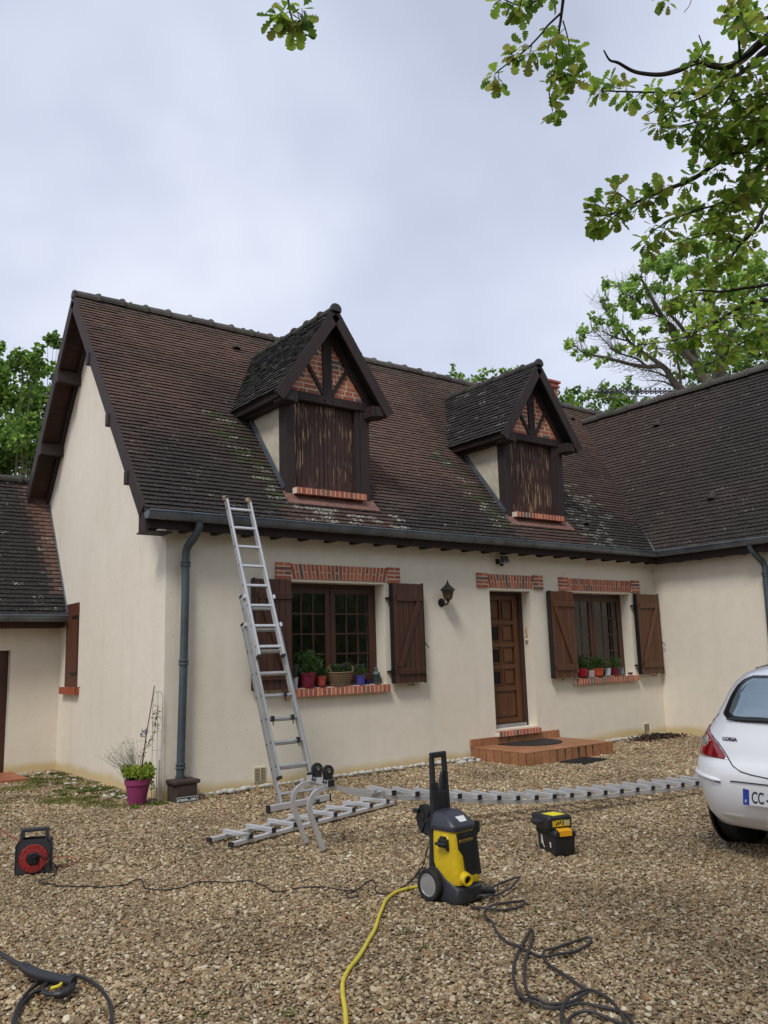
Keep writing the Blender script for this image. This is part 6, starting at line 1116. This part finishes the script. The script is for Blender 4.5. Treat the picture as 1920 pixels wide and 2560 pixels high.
# ------------------------------------------------------------ parked car, seen from behind
car = tag(empty('parked_car', (3.9, -6.07, 0)), 'white hatchback parked at the right edge, rear end visible', 'car')
LV = [(.22, 1.98, .79, .28), (.30, 1.91, .82, .30), (.42, 1.85, .84, .33), (.55, 1.82, .86, .35), (.64, 1.83, .865, .36), (.70, 1.86, .86, .37), (.80, 1.88, .84, .38), (.88, 1.91, .80, .38), (.96, 1.94, .755, .38), (1.05, 1.98, .71, .37), (1.15, 2.03, .665, .35), (1.23, 2.09, .62, .33), (1.28, 2.15, .575, .31), (1.32, 2.25, .51, .28), (1.35, 2.42, .42, .24), (1.365, 2.62, .30, .18)]
LA = np.array(LV); CY = -6.07
XF = ([.22, .42, .64, .72, .8, .88, .96, 1.05, 1.15, 1.23, 1.28, 1.35, 1.365], [5.75, 5.85, 5.88, 5.8, 5.62, 5.2, 4.75, 4.55, 4.3, 4.08, 3.9, 3.55, 3.3])
def surf(s, z, off=0.0):
    z = min(max(z, .22), 1.365); xr, hw, rc = (float(np.interp(z, LA[:, 0], LA[:, i])) for i in (1, 2, 3)); sg = 1 if s >= 0 else -1; s = abs(s); f = hw-rc
    if s < f: p, n = Vector((xr+.05*(s/hw)**2, s, z)), Vector((-1, .1*s/hw**2, .15))
    else:
        a = (s-f)/rc; x0 = xr+.05*(f/hw)**2
        if a < math.pi/2: p, n = Vector((x0+rc*(1-math.cos(a)), f+rc*math.sin(a), z)), Vector((-math.cos(a), math.sin(a), .15))
        else: p, n = Vector((x0+rc+(a-math.pi/2)*rc, hw, z)), Vector((0, 1, .1))
    n.normalize(); p += n*off; return Vector((p.x, CY+sg*p.y, p.z))
M_PAINT = mat('white_paint', C3(240, 241, 244), .28, 0, None, None, coat=.8)
M_CGL = mat('car_glass', C3(140, 156, 166), .06, .0, spec=1.0)
M_CGL.node_tree.nodes['Principled BSDF'].inputs['Metallic'].default_value = .6
m = MB(); rows = []; zl = sorted(set([q[0] for q in LV]+[.26, .36, .48, .6, .67, .75, .84, .92, 1.0, 1.1, 1.19]))
for z in zl:
    xr, hw, rc = (float(np.interp(z, LA[:, 0], LA[:, i])) for i in (1, 2, 3)); xf = float(np.interp(z, *XF)); row = []
    f = hw-rc; ss = [f*i/5 for i in range(5)]+[f+rc*math.pi/2*i/10 for i in range(11)]
    half = [surf(s, z) for s in ss]; xs0 = half[-1].x; rf2 = min(.45, hw*.7)
    for i in range(1, 7): half.append(Vector((xs0+(xf-rf2-xs0)*i/6, CY+hw, z)))
    for i in range(1, 7): a = math.pi/2*i/6; half.append(Vector((xf-rf2+rf2*math.sin(a), CY+hw-rf2+rf2*math.cos(a), z)))
    for i in range(1, 4): half.append(Vector((xf+.03*i/3, CY+(hw-rf2)*(1-i/3), z)))
    full = half+[Vector((q.x, 2*CY-q.y, q.z)) for q in half[-2:0:-1]]; rows.append(full)
q = len(rows[0]); m.add([v for r_ in rows for v in r_], [(i*q+j, i*q+(j+1) % q, (i+1)*q+(j+1) % q, (i+1)*q+j) for i in range(len(rows)-1) for j in range(q)]+[tuple(range(q))[::-1], tuple((len(rows)-1)*q+j for j in range(q))])
m.build('body', M_PAINT, car, smooth=True, angle=60)
def patch(rowsd, off, m_, nm, par=car, ns=14, nz_=14, smooth=True, th=.0):
    """rowsd: list of (z, s_left, s_right) control rows on the body surface"""
    R = np.array(rowsd); m = MB(); vs = []
    for i in range(nz_+1):
        z = R[0, 0]+(R[-1, 0]-R[0, 0])*i/nz_; a = float(np.interp(z, R[:, 0], R[:, 1])); b = float(np.interp(z, R[:, 0], R[:, 2]))
        for j in range(ns+1):
            edge = min(i, nz_-i, j, ns-j); vs.append(surf(a+(b-a)*j/ns, z, off if edge > 0 else -.002))
    m.add(vs, [(i*(ns+1)+j, i*(ns+1)+j+1, (i+1)*(ns+1)+j+1, (i+1)*(ns+1)+j) for i in range(nz_) for j in range(ns)]); return m.build(nm, m_, par, smooth=smooth)
M_CBLK = mat('car_black_trim', C3(20, 20, 23), .3)
patch([(.945, -.40, .40), (.965, -.52, .52), (1.0, -.60, .60), (1.1, -.575, .575), (1.2, -.53, .53), (1.245, -.47, .47), (1.275, -.38, .38)], .006, M_CBLK, 'rear_window_frame', ns=40, nz_=22)
rw = patch([(.975, -.40, .40), (.99, -.46, .46), (1.01, -.525, .525), (1.1, -.51, .51), (1.2, -.47, .47), (1.235, -.42, .42), (1.26, -.34, .34)], .009, M_CGL, 'rear_window', ns=40, nz_=20)
m = MB(); m.tube([surf(s, .965+.012*(.5-abs(s))*0, .016) for s in [.50-.06*i for i in range(12)]], [.006+.0012*i for i in range(12)], 8); m.tube([surf(-.05, .93, .01), surf(-.05, .965, .03)], .018, 10); m.build('wiper', M_CBLK, car, smooth=True)
M_TL = mat('tail_light_red', C3(150, 12, 22), .12, 0, [(6, .5, C3(96, 6, 12))], None, coat=1)
for sg in (1, -1):
    rowsT = [(.692, .47, .60), (.705, .478, .84), (.725, .492, 1.06), (.76, .52, 1.14), (.80, .56, 1.14), (.84, .64, 1.10), (.875, .74, 1.04), (.915, .87, .96)]
    tl = patch([(z, sg*a, sg*b) for z, a, b in rowsT], .010, M_TL, 'tail_light', ns=20, nz_=20)
    mm = MB(); nn = Vector((-.88, sg*.40, .12)).normalized(); c = surf(sg*.69, .806, .006)+nn*.008; mm.lathe([(.042, 0), (.042, .006), (.035, .006), (.035, 0), (.042, 0)], c, 24, nn); mm.build('lamp_ring', mat('chrome', (.8, .8, .8, 1), .15, 1), tl, smooth=True)
    mm = MB(); mm.lathe([(.034, .001), (.02, .008), (0, .010)], c, 24, nn); mm.build('reverse_lamp', mat('clear_lens', C3(170, 164, 160), .15, .3), tl, smooth=True)
    # hatch seam, bumper mouldings
    mm = MB(); mm.tube([surf(sg*s, z, .001) for s, z in ((.66, .99), (.80, .935), (.86, .915), (.73, .875), (.63, .84), (.55, .80), (.51, .76), (.47, .71), (.45, .685), (.42, .655), (.36, .625), (.28, .61), (.15, .597), (0, .593))], .0042, 6); mm.build('hatch_seam', M_CBLK, car)
    mm = MB(); P = [surf(sg*(.52+.05*i), .548+.005*i, .004) for i in range(14)]; mm.tube(P, [.004]+[.014]*13, 8); mm.build('bumper_moulding', M_PAINT, car, smooth=True)
    mm = MB(); mm.tube([surf(sg*(.52+.05*i), .535+.005*i, .006) for i in range(14)], .0035, 6); mm.build('moulding_shadow_gap', M_CBLK, car)
    patch([(.245, sg*.28, sg*.50), (.28, sg*.24, sg*.60), (.325, sg*.22, sg*.62)], .003, mat('bumper_lens', C3(216, 214, 208), .35), 'bumper_lens', ns=10, nz_=6)
mm = MB(); mm.tube([surf(.44-.04*i, .555-.002*(i == 0), .003) for i in range(23)], .0045, 6); mm.build('plate_recess_lip', M_CBLK, car)
for i in range(2): mm = MB(); mm.bb(0, 0, 0, 0, 0, 0) if False else None
mm = MB(); mm.tube([surf(.09-.03*i, .665, .008) for i in range(7)], .018, 8); mm.build('hatch_handle', M_PAINT, car, smooth=True)
# number plate: flat plate on the bumper
a = surf(.355, .46, .012); b = surf(-.165, .46, .012); plt = empty('number_plate', a-car.location); plt.parent = car; dv = (b-a).normalized(); plt.rotation_euler = (math.radians(-8), 0, math.atan2(dv.y, dv.x))
# local x runs from the left end to the right, local -y points outwards
def PL(m, nm, mm): return m.build(nm, mm, plt, world=False)
m = MB(); m.bb(0, .52, -.006, .0, -.055, .055); PL(m, 'plate_base', mat('plate_white', C3(196, 198, 200), .35))
m = MB(); m.bb(.0, .045, -.0075, -.0061, -.055, .055); m.bb(.475, .52, -.0075, -.0061, -.055, .055); PL(m, 'plate_blue_band', mat('plate_blue', C3(20, 44, 140), .4))
M_INK = mat('plate_ink', C3(22, 22, 26), .5)
text_mesh('plate_lettering', 'CC', .105, M_INK, plt, (.062, -.0065, -.037), (math.pi/2, 0, 0), bold=True, sx=.62)
text_mesh('plate_lettering', '-', .105, M_INK, plt, (.168, -.0065, -.037), (math.pi/2, 0, 0), bold=True, sx=.6)
text_mesh('plate_lettering', 'F', .026, M_WHT, plt, (.015, -.0078, -.040), (math.pi/2, 0, 0), bold=True)
# name badge
a = surf(.515, .822, .006); b = surf(.39, .822, .006); dv = (b-a).normalized()
t_ = text_mesh('badge_lettering', 'CORSA', .034, M_CBLK, car, tuple(a-car.location), (math.pi/2, 0, math.atan2(dv.y, dv.x)), bold=True, depth=.002, sx=1.05)
m = MB(); c = surf(.0, .80, .01); m.lathe([(.046, 0), (.054, .004), (.046, .008)], c, 28, (-1, 0, .1)); m.beam(c+Vector((-.006, .07, .0)), c+Vector((-.006, -.07, .0)), .006, .012); m.build('emblem', mat('badge_chrome', (.7, .7, .72, 1), .2, 1), car, smooth=True)
m = MB(); m.tube([surf(.50, 1.315, .003), surf(.46, 1.335, .004), surf(.44, 1.35, .003), (2.75, CY+.28, 1.368), (3.2, CY+.24, 1.369)], .006, 6); m.build('roof_trim', M_CBLK, car)
for (x, y) in ((2.52, -5.305), (2.52, -6.835), (5.05, -5.305), (5.05, -6.835)):
    wh = empty('wheel', Vector((x, y, .295))-car.location); wh.parent = car; s = 1 if y > CY else -1
    m = MB(); m.lathe([(.20, -.09), (.27, -.095), (.295, -.07), (.298, 0), (.295, .07), (.27, .095), (.20, .09), (.20, -.09)], (x, y, .295), 40, (0, 1, 0)); m.build('tyre', M_RUB, wh, smooth=True)
    m = MB(); m.lathe([(0, .07), (.06, .08), (.17, .06), (.20, .085)], (x, y, .295), 30, (0, s, 0)); m.build('rim', M_GREYL, wh, smooth=True)
    m = MB(); m.lathe([(.24, 0), (.33, .004), (.335, -.02), (.24, -.02), (.24, 0)], (x, CY+s*.864, .305), 40, (0, s, 0)); m.build('wheel_arch', M_CBLK, car, smooth=True)
m = MB(); m.bb(2.15, 5.6, CY-.62, CY+.62, .18, .24); m.build('underbody', M_BLK, car)
for sg in (1, -1):
    m = MB(); m.add([Vector((x, CY+sg*(float(np.interp(z, LA[:, 0], LA[:, 2]))+.004), z)) for x, z in ((2.75, .98), (4.35, .98), (4.05, 1.18), (2.85, 1.2))], [(0, 1, 2, 3)]); m.build('side_window', M_CGL, car)

# ------------------------------------------------------------ leaves of the overhanging oak
OL = []   # oak leaf outline: (along, half width)
for t, w_ in ((0, .02), (.10, .05), (.20, .13), (.27, .22), (.33, .13), (.40, .17), (.48, .32), (.55, .18), (.62, .24), (.70, .36), (.77, .22), (.84, .27), (.91, .24), (.97, .13), (1, .03)): OL.append((t, w_))
def oak_leaf(mb, p, d, side, up, ln, col, rr):
    vs = []; bend = rr.uniform(-.25, .35)
    for t, w_ in OL:
        for s in (-1, 0, 1):
            q = t*ln; z = -bend*ln*t*t+abs(s)*w_*ln*.22
            vs.append(p+d*q+side*(s*w_*ln*(1+.12*rr.uniform(-1, 1)))+up*z)
    n = len(OL); mb.add(vs, [(i*3+k, i*3+k+1, (i+1)*3+k+1, (i+1)*3+k) for i in range(n-1) for k in range(2)], col)
OC = [(.24, .38, .045), (.32, .46, .06), (.15, .28, .035), (.42, .52, .08), (.10, .19, .03), (.32, .33, .07)]
def rosette(mb, p, d, rr, n=7, ln=.10):
    d = Vector(d).normalized()
    for i in range(n):
        a = 6.283*i/n+rr.uniform(-.4, .4); o = d.orthogonal().normalized(); o = Matrix.Rotation(a, 3, d) @ o
        dd_ = (d*rr.uniform(.1, .9)+o*rr.uniform(.6, 1)+Vector((0, 0, -.25))).normalized(); sd_ = dd_.cross(Vector((rr.uniform(-.5, .5), rr.uniform(-.5, .5), 1))).normalized(); up = sd_.cross(dd_)
        oak_leaf(mb, p+dd_*.012, dd_, sd_, up, ln*rr.uniform(.6, 1.15), vary(rr.choice(OC), .25, rr), rr)
oak = tag(empty('oak_tree', (2.6, -10.4, 0)), 'oak tree whose leafy branches hang into the upper right of the view', 'tree')
wood = MB(); lf = MB(); rr = random.Random(21)
wood.tube(smooth_path([(2.6, -10.4, -.1), (2.55, -10.35, 1.5), (2.65, -10.3, 3.2), (2.5, -10.1, 5.2), (2.6, -10.2, 7.5), (2.5, -10.1, 10)], 4), [.30-.012*i for i in range(21)], 14)
nodes = []
for bi, b in enumerate(OAK):
    P = [Vector(q) for q in b['p']]; Q = smooth_path(P, 6); n = len(Q)
    for i, q in enumerate(Q): q += Vector((noise.noise(q*3), noise.noise(q*3+Vector((5, 0, 0))), noise.noise(q*3+Vector((0, 9, 0)))))*.012
    r0, r1 = b['r']; wood.tube(Q, [r0+(r1-r0)*(i/(n-1))**.7 for i in range(n)], 7)
    if r0 >= .011:   # carry the limb on to the trunk, outside the frame
        a = Q[0]; tz = min(8.5, max(2.6, a.z*1.05-.3)); T_ = Vector((2.58, -10.25, tz)); mid = (a+T_)/2+Vector((0, 0, .25)); d0 = (Q[0]-Q[2]).normalized()
        W_ = smooth_path([tuple(a), tuple(a+d0*.5), tuple(mid), tuple(T_)], 6); wood.tube(W_, [r0+(.07-r0)*i/(len(W_)-1) for i in range(len(W_))], 8)
    nodes += Q
    l0, l1 = b['leaf']; L_ = sum((Q[i+1]-Q[i]).length for i in range(n-1)); 
    if l0 < 1.5:
        cnt = max(2, int(L_*(l1-l0)/.040))
        for k in range(cnt):
            t = l0+(l1-l0)*(k+rr.random())/cnt; i = min(n-2, int(t*(n-1))); p = Q[i].lerp(Q[i+1], t*(n-1)-i); tg = (Q[i+1]-Q[i]).normalized()
            o = Matrix.Rotation(rr.uniform(0, 6.28), 3, tg) @ tg.orthogonal().normalized(); e_ = p+(tg*.5+o).normalized()*rr.uniform(.012, .055)
            wood.tube([p, e_], .0018, 4); rosette(lf, e_, (tg*.6+o), rr, rr.randint(4, 6), .071)
        if l1 >= 1: rosette(lf, Q[-1], (Q[-1]-Q[-2]), rr, 6, .078)
for c in [q for i, q in enumerate(OAKFILL) if i % 4 == 0]:
    c = Vector(c); p = min(nodes, key=lambda q: (q-c).length_squared); 
    if (p-c).length > .55: c = p+(c-p).normalized()*.55
    mid = (p+c)/2+Vector((rr.uniform(-.03, .03), rr.uniform(-.03, .03), rr.uniform(-.02, .04))); Q = smooth_path([tuple(p), tuple(mid), tuple(c)], 4); wood.tube(Q, [.004-.0003*i for i in range(len(Q))], 5)
    for i in (3, 5, 7, 8): 
        q = Q[min(i, len(Q)-1)]; rosette(lf, q, (c-p)+Vector((rr.uniform(-.2, .2), rr.uniform(-.2, .2), 0)), rr, rr.randint(5, 7), .076)
# the rest of the crown, above and behind the camera, shades the near gravel
for k in range(34):
    c = Vector((rr.uniform(-6.5, 1.5), rr.uniform(-14.5, -9.6), rr.uniform(5.2, 9)))
    if (c-Vector((-3.7758, -9.0634, 1.5))).dot(f_) > 1.2: continue
    wood.tube(smooth_path([(2.55, -10.2, 5.5+rr.random()*2), tuple((c+Vector((2.55, -10.2, 6.5)))/2+Vector((0, 0, .5))), tuple(c)], 4), [.07-.007*i for i in range(9)], 6)
    for _ in range(110):
        q = c+Vector((rr.gauss(0, .6), rr.gauss(0, .6), rr.gauss(0, .35)))
        if (q-Vector((-3.7758, -9.0634, 1.5))).dot(f_) < 1.5: leaf_quad(lf, q, (rr.uniform(-1, 1), rr.uniform(-1, 1), rr.uniform(-.4, .3)), .22, .15, vary(rr.choice(OC), .25, rr), rr)
wood.build('branches', M_TWIG, oak, smooth=True); lf.build('foliage', M_LEAF, oak)

# ------------------------------------------------------------ background trees
def crown(mb, blobs, dens, ls, cols, rr, hang=0):
    for (c, r) in blobs:
        c = Vector(c); n = int(dens*r*r*12)+8; sub = [(Vector((rr.gauss(0, .5), rr.gauss(0, .5), rr.gauss(0, .5)))*r, rr.uniform(.2, .42)*r, rr.uniform(.65, 1.3)) for _ in range(max(4, int(r*16)))]
        for _ in range(n):
            s, sr, tone = rr.choice(sub); v = Vector((rr.gauss(0, 1), rr.gauss(0, 1), rr.gauss(0, 1))).normalized()*sr*(rr.random()**.4)
            p = c+s+v; d = v.normalized()+Vector((rr.uniform(-.6, .6), rr.uniform(-.6, .6), rr.uniform(-.5, .3)-hang)); cl = rr.choice(cols); cl = tuple(k*tone for k in cl)
            leaf_quad(mb, p, d, ls*rr.uniform(.7, 1.3), ls*.75, vary(cl, .2, rr), rr)
def back_tree(name, label, blobs, base, trunkr, dens, ls, cols, seed, limbs=None, hang=.2, bark=M_BARK2, group='trees behind the house'):
    rr = random.Random(seed); t = tag(empty(name, (base[0], base[1], 0)), label, 'tree', group); wd = MB(); b0 = Vector((base[0], base[1], -.1)); top = Vector((0, 0, 0))
    for c, r in blobs: top += Vector(c)
    top /= len(blobs); fork = b0.lerp(top, .55); fork.x, fork.y = b0.x*.7+top.x*.3, b0.y*.7+top.y*.3
    wd.tube(smooth_path([tuple(b0), tuple(b0.lerp(fork, .5)+Vector((.1, 0, 0))), tuple(fork)], 4), [trunkr*(1-.05*i) for i in range(9)], 10)
    if limbs:
        for l in limbs:
            Q = smooth_path(l['p'], 5); r0, r1 = l['r']
            for q in Q: q += Vector((noise.noise(q*1.2), noise.noise(q*1.2+Vector((3, 0, 0))), noise.noise(q*1.2+Vector((0, 7, 0)))))*.10
            wd.tube(Q, [r0+(r1-r0)*(i/(len(Q)-1))**.6 for i in range(len(Q))], 6)
            for i in range(3, len(Q)-1):      # bare twigs
                for _ in range(3):
                    d = (Q[i+1]-Q[i]).normalized(); o = Matrix.Rotation(rr.uniform(0, 6.28), 3, d) @ d.orthogonal(); e1 = Q[i]+(d*.9+o*.7)*rr.uniform(.12, .32); e2 = e1+(d*.6+o*.5+Vector((0, 0, .5)))*rr.uniform(.1, .28)
                    wd.tube([Q[i], e1, e2], [.006, .004, .002], 4)
                    if rr.random() < .5: wd.tube([e1, e1+(d*.5-o*.6)*rr.uniform(.15, .4)], [.004, .002], 4)
        for c, r in blobs:
            c = Vector(c); best = None
            for l in limbs:
                for q in l['p']:
                    q = Vector(q); dd_ = (q-c).length+abs(q.z-c.z)*.2
                    if best is None or dd_ < best[0]: best = (dd_, q)
            q = best[1]; m_ = (q+c)/2+Vector((rr.uniform(-.1, .1), rr.uniform(-.1, .1), rr.uniform(-.1, .1))); wd.tube(smooth_path([tuple(q), tuple(m_), tuple(c)], 3), [.018-.002*i for i in range(7)], 5)
            for _ in range(2): wd.tube([c+Vector((rr.uniform(-1, 1), rr.uniform(-1, 1), rr.uniform(-1, 1)))*r*.2, c+Vector((rr.uniform(-1, 1), rr.uniform(-1, 1), rr.uniform(-.4, 1)))*r], [.008, .004], 4)
    else:
        for c, r in blobs: c = Vector(c); m_ = fork.lerp(c, .5)+Vector((0, 0, -.2)); wd.tube(smooth_path([tuple(fork), tuple(m_), tuple(c)], 4), [trunkr*.16*(1-.1*i) for i in range(9)], 6)
    wd.build('trunk', bark, t, smooth=True); lf = MB(); crown(lf, blobs, dens, ls, cols, rr, hang); lf.build('crown', M_LEAF2, t); return t
GM = [(.30, .48, .11), (.38, .58, .13), (.22, .38, .08), (.46, .64, .16)]
GD = [(.12, .22, .05), (.18, .30, .06), (.08, .16, .04), (.24, .36, .08)]
GL = [(.13, .25, .045), (.20, .35, .06), (.08, .17, .035), (.32, .46, .09)]
GB = [(.20, .34, .06), (.26, .40, .08), (.15, .27, .05)]
mx0 = Vector(MAPLE[0]['p'][0]); back_tree('maple_tree', 'tall airy maple with bare grey limbs behind the wing roof', MAPLEC, (mx0.x, mx0.y), .22, 240, .10, GM, 4, MAPLE, .5)
def cen(B): return (sum(b[0][0] for b in B)/len(B), sum(b[0][1] for b in B)/len(B))
back_tree('dense_tree', 'dense dark green tree right behind the wing ridge', DARKC, cen(DARKC), .2, 90, .13, GD, 5)
back_tree('bushy_tree', 'light green treetop left of the television aerial', BUSHA, cen(BUSHA), .15, 160, .10, GB, 6)
back_tree('bushy_tree', 'light green treetop behind the television aerial', BUSHB, cen(BUSHB), .15, 160, .10, GB, 7)
back_tree('bushy_tree', 'green treetop peeking over the ridge between the two dormers', BUSHC, cen(BUSHC), .15, 160, .10, GB, 8)
back_tree('broadleaf_tree', 'large dense green tree beyond the gable at the left edge', LEFTC, cen(LEFTC), .22, 170, .11, GL, 9)
back_tree('slender_tree', 'thin treetop just left of the gable ridge', TIPC, cen(TIPC), .1, 120, .12, GD, 10)
# trees across the drive behind the photographer, mirrored in the panes and the car glass
rr = random.Random(77)
def simple_blobs(cx_, cy_, h, r, n): return [((cx_+rr.gauss(0, r*.45), cy_+rr.gauss(0, r*.35), h*.62+rr.gauss(0, h*.17)), r*rr.uniform(.32, .55)) for _ in range(n)]
for i, (x, y, h) in enumerate(((-14, -21, 9), (-7, -24, 10.5), (0.5, -22, 9.5), (8, -24, 11), (15, -20, 9))):
    B = simple_blobs(x, y, h, 3.6, 16); back_tree('garden_tree', ['broad green garden tree far left behind the camera', 'taller garden tree left behind the camera', 'round garden tree straight behind the camera', 'tallest garden tree behind the camera to the right', 'garden tree far right behind the camera'][i], B, (x, y), .3, 7, .42, GL, 30+i, group='trees behind the camera', bark=M_BARK)

# tall hedge put in out of view to darken reflections in the lower panes
rr = random.Random(90); hg = tag(empty('added_hedge', (0, -17, 0)), 'tall dark clipped hedge put in behind the camera to darken the pane reflections', 'added_hedge'); m = MB()
for _ in range(15000):
    x = rr.uniform(-20, 22); z = rr.uniform(0, 4.3)+.5*noise.noise(Vector((x*.5, 0, 0))); y = -16.5+rr.uniform(-.5, .3); leaf_quad(m, (x, y, z), (rr.uniform(-.5, .5), rr.uniform(.2, 1), rr.uniform(-.4, .6)), .34, .3, vary(rr.choice(GL), .3, rr), rr)
m.build('foliage', M_LEAF2, hg); m = MB(); m.bb(-20, 22, -17.6, -17.0, 0, 3.9); m.build('inner_growth', mat('hedge_core', C3(26, 32, 20), .95), hg)
# ------------------------------------------------------------ aerial
ae = tag(empty('tv_aerial', ANT[2]), 'long television aerial with many cross elements above the wing ridge', 'aerial')
CP = Vector((-3.7758, -9.0634, 1.5)); A, B_, bot, joint, s0, s1, tip = [CP+(Vector(q)-CP)*1.12 for q in ANT]; ae.location = bot-Vector((0, 0, 1.2)); d = (B_-A).normalized(); m = MB(); m.tube([A, B_], .018, 6); up = Vector((0, 0, 1)); sd_ = d.cross(up).normalized(); m.build('boom', M_ALUOLD, ae)
m = MB()
for i in range(19):
    p = A.lerp(B_, .07+.90*i/18); m.tube([p-sd_*.09-up*.015, p, p+sd_*.09-up*.015], .015, 5); m.tube([p-up*.06, p+up*.06], .015, 5); m.tube([p+up*.06-sd_*.05, p+up*.06+sd_*.02], .015, 5); m.tube([p-up*.06+sd_*.05, p-up*.06-sd_*.02], .015, 5)
m.build('elements', M_BLK, ae)
m = MB(); q = bot+(0, 0, -1.2) if False else bot-Vector((0, 0, 1.2)); m.tube([q, joint+Vector((0, 0, .03))], .026, 8); m.build('mast', M_ALUOLD, ae)
m = MB(); m.tube(smooth_path([tuple(joint.lerp(bot, .3)), tuple(s0), tuple(s0+up*.12)], 3), .01, 6); m.tube(smooth_path([tuple(joint.lerp(bot, .3)), tuple(s1), tuple(s1+up*.10)], 3), .01, 6); m.build('strut', M_ALUOLD, ae)
m = MB()
for s in (-1, 1):
    m.tube([A+d*.03, tip+sd_*(s*.05)], .010, 4)
m.build('reflector', M_ALUOLD, ae)

# ------------------------------------------------------------ low growth and litter
m = MB(); rr = random.Random(12)
def tuft(x, y, n, r, ls, cols):
    for _ in range(n):
        a = rr.uniform(0, 6.28); q = r*rr.random()**.6; leaf_quad(m, (x+math.cos(a)*q, y+math.sin(a)*q, .004), (rr.uniform(-.7, .7), rr.uniform(-.7, .7), 1), ls*rr.uniform(.5, 1.3), ls*.4, vary(rr.choice(cols), .3, rr), rr)
WE = [(.07, .11, .02), (.11, .15, .03), (.05, .08, .02), (.16, .18, .04)]
for i in range(70):
    t = rr.random(); tuft(-.12-rr.random()**1.5*.55, .25+t*3.2, 26, .07, .028, WE)
for i in range(60): tuft(-1.0+rr.gauss(0, .5), 1.2+rr.gauss(0, .8), 22, .09, .018, WE+[(.14, .12, .05)])
for (x, y, r_) in ((-.68, .83, .28), (-.15, 1.39, .16), (-.86, .95, .22), (-.56, 2.78, .25), (-.25, 2.43, .2), (-.14, 2.0, .14), (-.6, .35, .2), (-.13, .85, .1), (-.5, .05, .14), (-.45, 1.6, .25), (-.9, 2.3, .25)): tuft(x, y, int(2600*r_*r_*6), r_, .016, [(.14, .17, .03), (.20, .21, .045), (.10, .14, .025), (.24, .23, .06)])
for i in range(16): tuft(-.42+rr.random()*.4, -.22+rr.random()*.12, 22, .04, .03, GY+WE)
for (x, y) in ((-.3, -5.25), (.0, -5.4), (-.75, -5.2), (-.85, -5.45), (-.2, -5.9), (.25, -5.15), (-1.9, -5.3), (-1.75, -5.35), (-.5, -3.6), (-1.8, -5.7), (-2.1, -5.45), (-.25, -3.1), (.5, -4.2), (-.1, -5.75)): tuft(x, y, 26, .05, .016, WE)
wd_ = m.build('ground_weeds', M_PLANT, None); tag(wd_, kind='stuff'); wd_['label'] = 'low green weeds and moss growing in the gravel'
m = MB()
for i in range(900):
    x = 8.45+rr.gauss(0, .33); y = -.32+rr.gauss(0, .13)
    if y > -.04 or x > 9.15: continue
    leaf_quad(m, (x, y, rr.random()*.06*max(0, 1-abs(x-8.5))), (rr.uniform(-1, 1), rr.uniform(-1, 1), rr.uniform(-.2, .5)), .05, .03, vary(rr.choice([(.08, .05, .035), (.12, .07, .045), (.05, .035, .03)]), .3, rr), rr)
ll = m.build('leaf_litter', M_PLANT, None); tag(ll, kind='stuff'); ll['label'] = 'heap of dry brown leaves in the inner corner by the wing'
